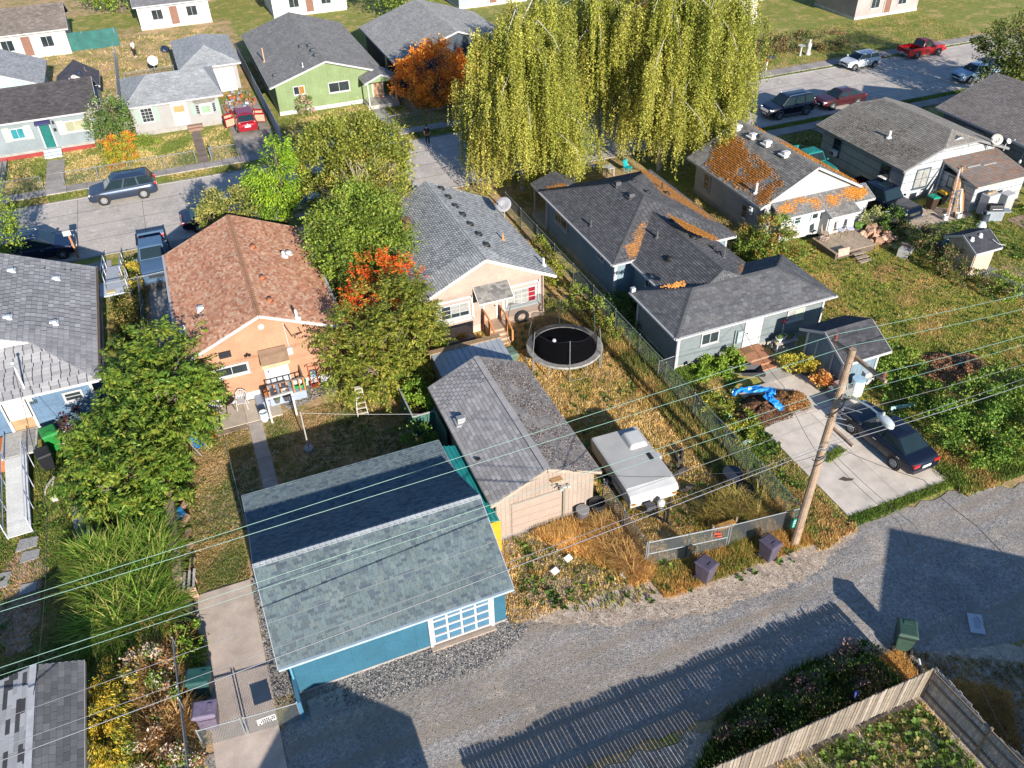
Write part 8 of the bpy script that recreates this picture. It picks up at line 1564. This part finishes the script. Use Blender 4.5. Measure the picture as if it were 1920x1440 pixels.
for x in (27.36, 28.68):
    for y in (29.5, 30.0): B().beam((x, y, .05), (x, y, .62), .08, .08).build('leg', WHITE, t)
for i, (x, y, c, l_) in enumerate(((27.6, 29.75, (.6, .6, .58), 'white pot with green leaves on the left of the potting bench'), (27.95, 29.85, (.62, .62, .6), 'large white bowl pot in the middle of the potting bench'), (28.25, 29.75, (.25, .14, .07), 'small brown pot on the potting bench'), (28.5, 29.8, (.12, .11, .1), 'dark pot at the right end of the potting bench'), (27.35, 29.6, (.5, .35, .28), 'terracotta ornament at the left end of the potting bench'))):
    t = thing('flower_pot', l_, 'pot', (x, y, .665)); r_ = .2 if i < 2 else .13; B().lathe([(r_*.65, 0), (r_, r_*1.3), (r_*1.08, r_*1.3), (r_*.9, r_*1.35), (r_*.8, r_*1.1), (0, r_*1.05)], 14).build('pot', M('bpot_%d' % i, c, .6, .1, 5), t, world=False); B().blob((0, 0, r_*1.25), r_*.75, r_*.75, r_*(.9 if i == 0 else .3), 9, 5, .3).build('plant', M('plant_g'), t, world=False)
t = thing('garden_sign', 'red heart-shaped sign on a stake before the slate blue wall', 'sign', (28.0, 30.05, 0)); B().beam((28.0, 30.05, .6), (28.0, 30.05, 1.55), .03, .03).build('stake', WHITE, t)
hp = [(.15*16*math.sin(a)**3/16, 0, .15*(13*math.cos(a)-5*math.cos(2*a)-2*math.cos(3*a)-math.cos(4*a))/15) for a in [i*2*PI/24 for i in range(24)]]
b = B(); b.prism([(28.0+p[0]*1.15, 30.03, 1.72+p[2]) for p in hp], (0, .03, 0)); hs = b.build('heart', M('red_sign', (.5, .02, .06), .5), t); b = B(); b.prism([(28.0+p[0]*.5, 30.025, 1.73+p[2]*.5) for p in hp], (0, .01, 0)); b.build('inner_heart', M('pink_sign', (.65, .25, .3), .5), hs)
def potted(label, loc, r, col, pcol, ph=.5, seed=1):
    t = thing('potted_plant', label, 'potted plant', loc); B().lathe([(r*.7, 0), (r, r*1.3), (r*1.08, r*1.3), (r*1.08, r*1.4), (r*.9, r*1.4), (0, r*1.2)], 14).build('pot', M('pp_%d' % seed, col, .7), t, world=False)
    R_ = np.random.default_rng(seed); p, nn, cid = lobes_points([((loc[0], loc[1], loc[2]+r*1.3+ph*.45), (r*1.5, r*1.5, ph*.6))], 900, 24, R_, .6, .2); leafmesh('foliage', p, nn+R_.normal(0, .6, (len(p), 3)), .12*R_.uniform(.6, 1.3, len(p)), .35, pal(pcol, len(p), R_, cid), t); return t
potted('yellow-green shrub in a pot left of the slate blue shed', (27.0, 27.9, .05), .3, (.1, .1, .1), [(.3, .28, .03), (.22, .22, .03), (.36, .3, .04)], .5, 91); potted('small yellowish plant in a black pot at the shed corner', (27.7, 27.35, .05), .32, (.05, .055, .06), [(.34, .24, .03), (.25, .24, .035)], .5, 92); potted('orange-brown withered plant in a green pot before the shed', (27.55, 25.95, .08), .26, (.12, .14, .05), [(.42, .2, .05), (.34, .15, .04), (.5, .27, .1)], .7, 93)
t = thing('tool_box', 'grey tool chest with boxes and sticks on top at the shed corner', 'box', (28.0, 25.0, 0)); B().box(27.45, 28.6, 24.75, 25.35, .05, .7).build('chest', M('chest_grey', (.2, .2, .2), .6, .2, 4), t); B().box(27.7, 28.15, 24.9, 25.3, .7, 1.0, (.45, .3, .24)).build('carton', PIECE, t)
for i in range(6): B().beam((27.4+.15*i, 24.7, .75), (28.3+.06*i, 25.3, .82+.02*i), .05, .04, jc((.5, .46, .42), .2)).build('stick', WOOD, t)
t = thing('junk_heap', 'heap of pale scrap, tubs and a table behind the white barrel', 'heap', (29.8, 25.6, 0))
for i in range(9): B().par((29.3+random.uniform(0, 1.4), 24.9+random.uniform(0, .8), .1+random.uniform(0, .5)), (random.uniform(.15, .5), random.uniform(-.1, .1), 0), (0, random.uniform(.15, .4), random.uniform(0, .1)), (0, 0, random.uniform(.05, .3)), random.choice([(.6, .6, .6), (.45, .5, .55), (.5, .42, .38), (.3, .33, .36), (.55, .4, .35)])).build('scrap', PIECE, t)
b = B(); b.par((29.6, 23.0, .15), (1.5, -.25, 0), (0, .06, 0), (0, 0, .22), (.35, .55, .5)); o = b.build('green_board', PIECE); tag(o, 'pale green board lying in the weeds beside the dark sedan', 'board')
for i, (px, py, l_) in enumerate(((1400, 832, 'pale green board lying beside the driveway weeds near the fence'), (1372, 798, 'pale green bent wire stand in the weeds near the fence'))):
    q = G(px, py, .1); b = B()
    if i == 0: b.par((q.x-.35, q.y-.1, .12), (.7, .12, 0), (0, .2, 0), (0, 0, .06), (.5, .62, .55))
    else: b.tube([(q.x-.4, q.y, .05), (q.x, q.y+.3, .6), (q.x+.35, q.y, .1)], .03, 5, (.25, .45, .36)); b.par((q.x, q.y-.1, .1), (.4, .05, 0), (0, .15, 0), (0, 0, .05), (.5, .62, .55))
    o = b.build('scrap_board', PIECE); tag(o, l_, 'board')
# camper lot bits
t = thing('sign', 'small green notice hanging on the chain-link corner by the alley', 'sign', (20.0, 18.3, 0)); B().box(19.75, 20.2, 18.24, 18.27, .45, 1.0).build('panel', M('sign_green', (.01, .3, .2), .5), t)
b = B()
for i in range(3): b.box(19.82, 20.1-.06*i, 18.232, 18.24, .85-.14*i, .9-.14*i)
b.build('lettering', M('sign_pale', (.45, .7, .6), .5), t)
b = B(); b.tube([(16.2, 18.78, 1.2), (16.5, 18.72, 1.15), (16.3, 18.76, 1.0), (16.55, 18.7, .98)], .05, 6); o = b.build('red_strap', M('red_strap', (.5, .06, .02), .6)); tag(o, 'red strap tied on the chain-link alley gate', 'strap')
t = thing('plank_bench', 'rusty orange plank on two stakes behind the alley gates', 'bench', (17.2, 19.4, 0)); B().box(16.7, 17.8, 19.35, 19.6, .45, .6, (.5, .25, .06)).build('plank', WOOD, t)
for x in (16.65, 17.85): B().beam((x, 19.45, 0), (x, 19.45, .85), .08, .08, (.3, .22, .15)).build('stake', WOOD, t)
for i, (x, y, l_) in enumerate(((17.3, 23.5, 'black engine part lying right of the camper trailer'), (18.0, 24.1, 'black tyre scrap farther right of the camper trailer'), (17.6, 22.2, 'dark rusty scrap by the camper front corner'))):
    t = thing('scrap_part', l_, 'scrap', (x, y, .05), i)
    for k in range(5): B().par((random.uniform(-.3, .3), random.uniform(-.3, .3), 0), (random.uniform(.1, .4), .1, 0), (0, random.uniform(.1, .25), .05), (0, 0, random.uniform(.1, .3)), jc((.05, .045, .04), .4)).build('piece', PIECE, t, world=False)
for i, (x, y, c, l_) in enumerate(((12.1, 18.9, (.7, .72, .75), 'white and blue food carton lying in the dry grass by the alley'), (12.75, 18.95, (.75, .72, .68), 'white crumpled paper right of the food carton'), (10.3, 20.6, (.7, .7, .7), 'white paper scrap nearest the beige garage corner'), (9.5, 20.2, (.72, .7, .66), 'pale paper scrap on the dirt before the beige garage'))):
    b = B(); b.par((x, y, .12), (.3, .1, .02), (-.08, .22, .05), (0, 0, .05), c)
    if i == 0: b.par((x+.03, y+.03, .175), (.12, .04, .01), (-.04, .1, .02), (0, 0, .01), (.05, .3, .6))
    o = b.build('litter', GLOSS); tag(o, l_, 'litter', 'paper litter by the alley')
b = B(); b.par((23.2, 11.4, .055), (.55, .75, 0), (.45, -.3, 0), (0, 0, .03), (.5, .52, .55)); b.par((23.5, 11.5, .087), (.3, .4, 0), (.2, -.13, 0), (0, 0, .008), (.35, .38, .42)); o = b.build('metal_plate', GLOSS); tag(o, 'flat pale plate lying on the shaded gravel at the bottom right', 'plate')
b = B(); b.tube([(20.05, 10.6, .1), (20.25, 10.95, .2)], .09, 8, (.03, .03, .03)); b.tube([(20.25, 10.95, .2), (20.4, 11.2, .22)], .05, 8, (.7, .7, .7)); o = b.build('bottle', GLOSS); tag(o, 'black and white bottle leaning at the plank fence corner', 'bottle')
b = B(); b.lathe([(.07, 0), (.07, .3), (.03, .36)], 8, (17.2, 10.9, .2), 'z', (.15, .2, .7)); o = b.build('bottle', GLOSS); tag(o, 'blue bottle in the shaded weeds before the plank fence', 'bottle')
b = B(); b.beam((18.5, 29.5, .08), (19.2, 30.4, .08), .03, .03, (.55, .12, .04)); o = b.build('stick', WOOD); tag(o, 'reddish stick lying on the dry lot beyond the trampoline', 'stick')
bs = B(); bs.prism([(24.0, 20.1, .0), (24.35, 20.15, 0), (24.45, 20.0, 0), (24.7, 19.85, 0), (24.5, 19.8, 0), (24.2, 19.9, 0)], (0, 0, .004), (.09, .07, .05)); bs.v = [(x, y, z+.094) for x, y, z in bs.v]; o = bs.build('oil_stain', PIECE); o['kind'] = 'structure'
# mossy house deck and surroundings
t = thing('wooden_deck', 'weathered wooden deck with steps behind the mossy white house', 'deck', (38.5, 37.6, 0))
for i in range(16): B().box(37.0+i*.205, 37.2+i*.205, 36.45, 38.85, .5, .54, jc((.36, .28, .2), .12)).build('deck_board', WOOD, t)
B().box(37.05, 40.2, 36.5, 38.8, .05, .49, (.12, .09, .07)).build('deck_frame', WOOD, t)
for i in range(3): B().box(38.2, 39.15, 36.35-.32*(i+1), 36.35-.32*i-.03, .36-.12*i, .4-.12*i, jc((.33, .26, .2))).build('step', WOOD, t)
B().par((37.2, 36.4, .3), (.9, 0, 0), (0, .08, .0), (0, .1, .5), (.42, .3, .24)).build('side_board', WOOD, t)
def metal_chair(label, loc, rot, col):
    t = thing('garden_chair', label, 'chair', loc, rot); m = M('gch_%02d' % int(col[0]*99), col, .5)
    B().box(-.22, .22, -.22, .22, .4, .43).build('seat', m, t, world=False); B().par((-.24, -.22, .45), (-.1, 0, .45), (0, .44, 0), (.03, 0, 0)).build('backrest', m, t, world=False)
    for x in (-.2, .2):
        for y in (-.2, .2): B().tube([(x, y, .4), (x*1.25, y*1.2, 0)], .015, 5).build('leg', BLACK, t, world=False)
    return t
metal_chair('grey garden chair on the deck, back towards the mossy house wall', (38.9, 38.4, .54), -1.4, (.42, .44, .5)); metal_chair('pale garden chair on the deck next to the log pile', (39.6, 38.3, .54), -2.0, (.5, .5, .6)); metal_chair('tan garden chair at the left end of the deck', (37.7, 38.5, .54), -.8, (.4, .3, .22))
b = B()
for i in range(12): a = i*.9; b.tube([(37.4+.25*math.cos(a), 38.2+.2*math.sin(a), .6+.02*i), (37.5+.35*math.cos(a+1.5), 38.3+.25*math.sin(a+1.5), .62+.02*i)], .04, 5, jc((.4, .3, .24), .2))
o = b.build('kindling', WOOD); tag(o, 'bundle of tan sticks piled on the left corner of the deck', 'sticks')
t = thing('log_pile', 'heap of cut log rounds beside the deck', 'log pile', (41.5, 38.2, 0)); rr = random.Random(5)
for i in range(34):
    x, y = 41.5+rr.uniform(-1.1, 1.2), 38.0+rr.uniform(-1.1, 1.0); z = .2+.5*max(0, 1-((x-41.5)**2+(y-38)**2)/1.6)*rr.random(); a = rr.uniform(0, 6.28); e = rr.uniform(-.5, .5); r_ = rr.uniform(.14, .26); d = V3((math.cos(a)*math.cos(e), math.sin(a)*math.cos(e), math.sin(e)))*rr.uniform(.18, .28)
    B().tube([V3((x, y, z))-d, V3((x, y, z))+d], r_, 8, jc(rr.choice([(.42, .24, .15), (.34, .2, .13), (.48, .3, .2)]), .12)).build('log', WOOD, t)
t = thing('stone_trough', 'white broken bath block with a dark plank leaning on it beside the hedge', 'trough', (41.8, 35.3, 0), .5)
B().box(-.75, .75, -.35, .35, 0, .35).build('block', DIRTYW, t, world=False, bevel=.03); B().box(-.75, -.05, -.35, .35, .35, .62).build('upper_block', DIRTYW, t, world=False, bevel=.03); B().par((.0, -.3, .4), (-.35, .1, .5), (0, .55, 0), (.05, 0, .05), (.12, .1, .1)).build('plank', WOOD, t, world=False)
for i, (x, y, l_) in enumerate(((45.4, 36.7, 'black tyre lying flat in the dirt near the shrub hedge'), (43.3, 38.2, 'old tyre leaning in the weeds beside the log pile'))):
    t = thing('tyre', l_, 'tyre', (x, y, .06)); b = B()
    if i == 0: b.lathe([(.25, 0), (.44, 0), (.48, .1), (.44, .2), (.25, .2), (.22, .1), (.25, 0)], 20, cap=False)
    else: b.lathe([(.25, -.1), (.44, -.1), (.48, 0), (.44, .1), (.25, .1), (.22, 0), (.25, -.1)], 20, (0, 0, .45), 'y', cap=False)
    b.build('tread', RUBBER, t, world=False)
t = thing('planter_tub', 'dark tub planter with a plant against the mossy house lean-to', 'planter', (40.9, 38.9, 0)); B().lathe([(.35, 0), (.5, .5), (.45, .5), (0, .42)], 14).build('tub', M('tub_dark', (.12, .12, .13), .7), t, world=False); B().blob((0, 0, .6), .45, .4, .25, 9, 5, .3).build('plant', M('plant_g'), t, world=False)
tree('shrub', 'small pale leafy shrub beside the chain-link yard gate', 'shrub', (41.9, 38.9), [((41.9, 38.9, .9), (.6, .5, .7))], 900, .14, [(.14, .17, .05), (.2, .2, .08)], 18, .04, seed=95); tree('shrub', 'dark leafy weeds beside the black pickup front wheel', 'shrub', (43.4, 38.4), [((43.4, 38.6, .7), (.8, .7, .7)), ((42.7, 37.8, .5), (.8, .6, .5))], 2200, .13, [(.05, .09, .016), (.07, .11, .02)], 36, 0, seed=96)
t = thing('rubbish_bag', 'blue plastic bags lying in the shrub hedge', 'bags', (44.4, 35.0, 0))
for i in range(4): B().blob((random.uniform(-.4, .5), random.uniform(-.3, .3), .35), .3, .25, .25, 9, 5, .2).build('bag', M('blue_bag', (.16, .32, .6), .35), t, world=False)
# junk along the white panelled house
t = thing('leaning_lumber', 'long boards and pipes leaning on the white panelled lean-to', 'lumber', (49.2, 39.0, 0))
for i in range(9): B().beam((47.9+.22*i, 38.0+.1*(i % 3), .05), (49.6+.12*i, 39.6+.05*i, 2.3+.2*(i % 3)), .09, .05, jc(random.choice([(.26, .12, .06), (.46, .3, .15), (.16, .3, .28), (.42, .42, .42), (.3, .16, .08)]), .15)).build('board', WOOD, t)
for i, (x, y, l_) in enumerate(((51.0, 38.0-.45, 'white chest freezer with a bin bag on top beside the lean-to'), (52.5, 37.4, 'white upright cabinet right of the chest freezer'))):
    t = thing('freezer' if i == 0 else 'cabinet', l_, 'freezer' if i == 0 else 'cabinet', (x, y, .05), .1); B().box(-.55+.1*i, .55-.1*i, -.35, .35, 0, 1.5 if i == 0 else 1.3).build('body', WHITE, t, world=False, bevel=.03); B().box(-.5+.1*i, .5-.1*i, -.37, -.35, .15, .9).build('panel', DIRTYW, t, world=False)
    if i == 0:
        for k in range(4): B().blob((-.3+.2*k, 0, 1.56), .14, .14, .09, 8, 5, .2, jc((.35, .25, .15), .3)).build('clutter', PIECE, t, world=False)
t = thing('barbecue_grill', 'black barbecue grill on a grey cabinet in the yard at the right', 'grill', (50.6, 36.6, 0), -.4)
B().box(-.6, .6, -.3, .3, .05, .8).build('cabinet', M('grill_grey', (.25, .28, .31), .5, .15, 3), t, world=False); B().box(.6, 1.1, -.28, .28, .72, .78).build('side_shelf', M('grill_grey'), t, world=False)
b = B(); b.prism([(-.5, -.3, .82), (-.5, .3, .82), (-.5, .28, 1.1), (-.5, .1, 1.25), (-.5, -.2, 1.2)], (1.0, 0, 0)); b.build('hood', M('grill_black', (.02, .02, .022), .25), t, world=False, bevel=.04); B().tube([(-.35, -.36, 1.0), (.35, -.36, 1.0)], .02, 6).build('handle', CHROME, t, world=False)
t = thing('motor_scooter', 'dark blue bicycle parts and a mower against the lean-to', 'mower', (48.6, 40.2, 0)); B().blob((0, 0, .4), .45, .3, .3, 10, 6, .1).build('body', M('mower_navy', (.02, .025, .06), .4), t, world=False)
for s_ in (-.3, .35): B().lathe([(.1, -.05), (.22, -.05), (.22, .05), (.1, .05)], 12, (s_, -.25, .22), 'y').build('wheel', RUBBER, t, world=False)
b = B(); b.lathe([(.28, 0), (.28, .04), (.16, .3), (0, .34)], 12, (45.0, 33.0, 2.45), 'z', (.7, .7, .7)); o = b.build('chair_tub', GLOSS); tag(o, 'white tub resting on the ridge of the small beige shed', 'tub')
b = B(); b.tube([(44.5, 31.6, 2.35), (44.6, 31.2, 2.2), (45.2, 31.15, 2.0)], .015, 5, (.7, .7, .7)); o = b.build('white_cord', GLOSS); tag(o, 'white cord hanging over the small beige shed roof', 'cord')
b = B(); b.beam((44.6, 27.6, .15), (46.4, 25.4, .2), .22, .1, (.45, .38, .3)); o = b.build('plank', WOOD); tag(o, 'pale plank lying at the bent rail fence on the right', 'plank')
b = B(); b.beam((43.9, 29.3, .1), (45.2, 27.2, .12), .18, .1, (.42, .34, .26)); o = b.build('plank', WOOD); tag(o, 'second pale plank in the weeds nearer the small beige shed', 'plank')
tree('flower_bed', 'yellow-flowered bed beside the white cabinet at the right', 'bush', (54.6, 36.4), [((54.4, 36.5, .3), (.9, .7, .35))], 1300, .13, [(.3, .28, .02), (.14, .2, .02), (.1, .16, .02)], 20, 0, seed=97)
b = B(); b.box(55.6, 56.3, 35.4, 35.9, .05, .4, (.1, .1, .1)); o = b.build('black_planter', GLOSS); tag(o, 'black planter box on the lawn near the right edge', 'planter')
slabs('stone_patio', 51.5, 53.2, 34.2, 36.2, .45, .5, .05, (.3, .2, .16))
# street-side clutter: playset, mailbox, post sign
t = thing('playset', 'wooden playset with a striped red and blue canopy behind the birches', 'playset', (27.9, 57.2, 0))
pcn = AY(1085, 290, 56.0)
for (x, y) in ((26.6, 55.4), (28.0, 55.4), (26.6, 56.7), (28.0, 56.7)): B().beam((x, y, 0), (x, y, 2.3), .1, .1, (.45, .28, .16)).build('post', WOOD, t)
for i in range(8): B().box(26.6+i*.18, 26.6+i*.18+.16, 55.4, 56.7, 1.1, 1.14, jc((.45, .3, .18))).build('deck_board', WOOD, t)
for i in range(6): B().beam((26.65+i*.26, 55.37, 1.15), (26.65+i*.26, 55.37, 1.8), .05, .03, jc((.5, .32, .2))).build('baluster', WOOD, t)
cols_ = [(.01, .07, .3), (.02, .33, .5), (.01, .07, .3), (.55, .02, .06), (.01, .07, .3), (.02, .33, .5)]
for s_ in range(2):
    for i in range(6): a0, a1 = i/6, (i+1)/6; B().par((26.4+a0*1.8, 56.05, 3.25), (1.8/6, 0, 0), (0, -.95 if s_ == 0 else .95, -.75), (0, 0, .02), cols_[i]).build('canopy_stripe', GLOSS, t)
B().beam((24.0, 55.6, 2.0), (26.6, 55.6, 2.0), .12, .12, (.5, .32, .18)).build('swing_beam', WOOD, t); B().beam((24.0, 55.6, 2.0), (23.7, 54.8, 0), .1, .1, (.45, .3, .18)).build('leg', WOOD, t); B().beam((24.0, 55.6, 2.0), (23.7, 56.4, 0), .1, .1, (.45, .3, .18)).build('leg', WOOD, t)
for x in (24.6, 25.6):
    B().box(x-.2, x+.2, 55.5, 55.7, .5, .56).build('swing_seat', M('swing_blue', (.01, .08, .4), .5), t); B().tube([(x-.18, 55.6, .55), (x-.15, 55.6, 1.95)], .012, 4).build('chain', STEEL, t); B().tube([(x+.18, 55.6, .55), (x+.15, 55.6, 1.95)], .012, 4).build('chain', STEEL, t)
B().par((28.0, 55.6, 1.1), (1.5, .0, -1.0), (0, .55, 0), (0, 0, .04), (.01, .05, .3)).build('slide', GLOSS, t)
t = thing('garden_table', 'white plastic table beside the playset', 'table', (29.7, 54.4, .05)); B().box(-.4, .4, -.4, .4, .66, .7).build('tabletop', WHITE, t, world=False, bevel=.02)
for x in (-.34, .34):
    for y in (-.34, .34): B().beam((x, y, 0), (x*.95, y*.95, .66), .06, .06).build('leg', WHITE, t, world=False)
t = thing('garden_chair', 'teal plastic chair right of the white table', 'chair', (31.4, 54.3, .05), -1.2); TCM = M('teal_chair', (.01, .3, .33), .4); B().box(-.25, .25, -.25, .25, .38, .42).build('seat', TCM, t, world=False); B().par((-.25, -.25, .42), (-.12, 0, .5), (0, .5, 0), (.04, 0, 0)).build('backrest', TCM, t, world=False)
for x in (-.2, .2):
    for y in (-.2, .2): B().beam((x, y, 0), (x, y, .38), .05, .05).build('leg', TCM, t, world=False)
t = thing('sign_post', 'leaning wooden post with a white board beside the dark minivan', 'post', (-8.0, 57.0, 0), 0); p0 = G(148, 484); B().beam((p0.x, p0.y, 0), (p0.x-.1, p0.y+.1, 2.0), .12, .12, (.38, .17, .08)).build('post', WOOD, t); B().box(p0.x-.4, p0.x+.1, p0.y-.02, p0.y+.04, 1.75, 2.1).build('board', WHITE, t)
t = thing('post_box', 'black letter box on a red and white post at the shaded corner', 'letter box', (55.6, 69.9, 0)); B().beam((55.6, 69.9, 0), (55.6, 69.9, 1.1), .1, .1, (.7, .7, .7)).build('post', PIECE, t); B().box(55.5, 55.7, 69.8, 70.0, .9, 1.1, (.5, .05, .04)).build('band', PIECE, t); B().box(55.4, 56.4, 69.75, 70.1, 1.12, 1.4, (.03, .03, .035)).build('box', PIECE, t)
t = thing('statue', 'small white statue among the shaded hedge shrubs', 'statue', (62.5, 72.2, 0)); B().lathe([(.3, 0), (.3, .2), (.2, .3), (.22, .8), (.28, 1.0), (.2, 1.2), (.09, 1.3), (.13, 1.42), (.12, 1.55), (0, 1.62)], 12).build('figure', WHITE, t, world=False, smooth=True)
t = thing('bird_basin', 'white basin on a pedestal beside the small white statue', 'birdbath', (61.6, 72.3, 0)); B().lathe([(.18, 0), (.1, .1), (.09, .9), (.35, 1.0), (.4, 1.08), (0, 1.02)], 14).build('basin', WHITE, t, world=False)
rr = random.Random(11); t = thing('yard_clutter', 'scattered boxes and household junk on the drive behind the red suv', 'junk', (5, 83, 0))
for i in range(60):
    x, y = rr.uniform(3.7, 6.7), rr.uniform(79.8, 87); B().par((x, y, .09), (rr.uniform(.1, .35), rr.uniform(-.15, .15), 0), (rr.uniform(-.1, .1), rr.uniform(.1, .35), 0), (0, 0, rr.uniform(.05, .35)), jc(rr.choice([(.24, .12, .06), (.4, .38, .36), (.2, .18, .16), (.15, .13, .12), (.3, .09, .03), (.2, .23, .3)]), .2)).build('box', PIECE, t)
t = thing('bin_bag', 'dark blue bag on the far dry lawn beside the person in white', 'bag', (.2, 104, 0)); B().blob((-.3, 0, .35), .5, .4, .4, 9, 5, .15).build('bag', M('bag_navy', (.015, .025, .06), .5), t, world=False)
dish_t = thing('satellite_dish', 'white satellite dish on a post in the yard behind the stucco house', 'dish', (-1.6, 94.8, 0)); dish(dish_t, (-1.6, 94.8, 1.2), .5, (.2, -.7, .5), (.75, .75, .75), .6); B().lathe([(.04, 0), (.04, 1.5)], 7, (-1.6, 94.8, 0)).build('post', STEEL, dish_t)
# ------------------------------------------------------------------ utility pole and wires
t = thing('utility_pole', 'tall wooden utility pole with crossarms and street lamp beside the alley', 'utility pole', (19.75, 17.65, 0)); PW = M('pole_wood', (.30, .215, .15), .9, .25, 3, fine=.2, fs=20, bump=.3, bs=12)
B().tube([(19.75, 17.75, -.2), (19.75, 17.7, 5), (19.75, 17.6, 10.5)], [.185, .16, .125], 12).build('pole', PW, t)
B().beam((19.9, 18.75, 10.15), (19.9, 16.0, 10.15), .11, .12, up=(0, 0, 1)).build('crossarm', PW, t); B().beam((19.9, 17.6, 6.75), (19.9, 16.5, 6.75), .1, .1).build('short_arm', PW, t)
for y in (18.62, 17.85, 16.15): B().lathe([(.03, 10.2), (.05, 10.26), (.075, 10.3), (.06, 10.36), (.075, 10.4), (.03, 10.46)], 10, (19.9, y, 0)).build('insulator', M('insulator_brown', (.16, .05, .04), .3), t)
b = B(); b.tube([(19.75, 17.45, 8.45), (19.78, 16.9, 8.75), (19.8, 16.2, 8.9), (19.8, 15.75, 8.92)], .04, 7); la = b.build('lamp_arm', ALU, t)
b = B(); b.blob((19.8, 15.45, 8.9), .17, .42, .13, 12, 7); b.build('lamp_head', M('lamp_grey', (.45, .5, .53), .4, .05), la, smooth=True); b = B(); b.blob((19.8, 15.3, 8.82), .15, .26, .13, 12, 7); b.build('lamp_lens', M('lamp_lens', (.5, .55, .55), .2), la, smooth=True); B().lathe([(.05, 0), (.05, .12), (0, .14)], 8, (19.8, 15.6, 9.0)).build('photocell', WHITE, la)
for k, (z, a) in enumerate(((8.3, 0), (7.9, 1.2), (7.5, 2.2), (5.6, .3), (5.4, 1.6))):
    b = B(); b.tube([(19.75+(.16+.28*s)*math.cos(a+s*3), 17.6-(.1+.35*s)*math.sin(a+s*2.5), z-.5*s*s) for s in [i/8 for i in range(9)]], .018, 5); b.build('cable_loop', BLACK, t)
for z in (8.25, 8.0, 5.75, 5.3): B().lathe([(.165, -.03), (.17, 0), (.165, .03)], 12, (19.75, 17.64, z)).build('band', STEEL, t)
for k in range(5):
    a = k*1.3; b = B(); b.beam((19.75, 17.5, 7.2+.2*k), (20.1+.3*math.cos(a), 17.1+.3*math.sin(a), 7.0+.25*k), .022, .022); b.build('bracket', STEEL, t)
WG = M('wire_aluminium_green', (.16, .30, .25), .5, .05, 2); WGR = M('wire_grey', (.17, .175, .19), .6, .05, 2); WK = M('wire_black', (.03, .03, .032), .7, .05, 2)
def wire(label, pts, r, mat, sag=.25, n=14, name='overhead_wire', group='overhead wires along the alley'):
    P = []
    for a, c in zip(pts, pts[1:]):
        a, c = V3(a), V3(c)
        for i in range(n): t_ = i/n; P.append(a.lerp(c, t_)-V3((0, 0, 4*sag*t_*(1-t_))))
    P.append(V3(pts[-1])); b = B(); b.tube(P, r, 5); o = b.build(name, mat); tag(o, label, 'wire', group); return o
def span(label, pole, lpx, rpx, r, mat, sag=.3, y=None):
    yy = pole[1]; l, rr_ = AY(*lpx, yy), AY(*rpx, yy); l2 = V3(pole).lerp(l, 1.6); r2 = V3(pole).lerp(rr_, 1.6); l2.z = l.z+(l.z-pole[2])*.6; wire(label, [l2, pole, r2], r, mat, sag)
span('topmost green wire, on the far end of the crossarm', (19.9, 18.62, 10.46), (0, 1128), (1920, 547), .009, WG, .12)
span('second green wire, just below the topmost one', (19.9, 17.85, 10.46), (0, 1141), (1920, 575), .009, WG, .12)
span('third green wire, on the near end of the crossarm', (19.9, 16.15, 10.46), (0, 1247), (1920, 626), .009, WG, .1)
span('fourth green wire, close below the third', tuple(AX(1572, 744, 19.75)), (0, 1262), (1920, 643), .008, WG, .1)
span('thin grey wire below the green ones', (19.75, 17.6, 7.4), (0, 1341), (1920, 677), .009, WGR, .2)
span('thick twisted telephone cable, lowest bundle on the pole', (19.75, 17.55, 5.9), (320, 1300), (1920, 716), .018, WGR, .2)
span('thin grey cable just above the thick telephone bundle', (19.75, 17.5, 6.15), (320, 1279), (1920, 704), .01, WGR, .2)
wire('black service cable dropping from the pole to the bottom right corner', [(19.75, 17.4, 5.6), G(1686, 979, 4.2), G(1806, 1215, 3.6), G(1890, 1385, 3.4)], .01, WK, .12, 6)
wire('thin black cable beside the service drop at the bottom right', [(19.75, 17.4, 5.9), G(1715, 985, 4.6), G(1850, 1180, 3.8), G(1990, 1400, 3.4)], .009, WK, .12, 6)
wire('striped cable running from the pole over the driveway to the right edge', [(19.75, 17.3, 6.2), G(1732, 900, 4.8), G(1830, 985, 4.6), G(1960, 1105, 4.4)], .012, WK, .1, 6)
wire('black service cable from the pole to the slate blue house meter', [(19.75, 17.8, 7.6), G(1540, 860, 4.0), G(1470, 725, 3.0), (25.0, 30.2, 2.4)], .01, WK, .25, 6)
wire('black service cable from the pole towards the beige garage', [(19.75, 17.6, 5.5), (15.5, 19.2, 4.6), (11.0, 22.8, 3.4)], .01, WK, .3, 8)
wire('cable from the alley wires down to the peach house wall', [(-9.5, 20.5, 2.9), (-8.9, 28, 4.0), tuple(pm+V3((0, 0, 1.5)))], .012, WK, .3, 8)
for o in list(COL.objects):
    if o.parent is None and o.type == 'MESH' and 'kind' not in o and 'category' not in o: print('UNTAGGED', o.name)
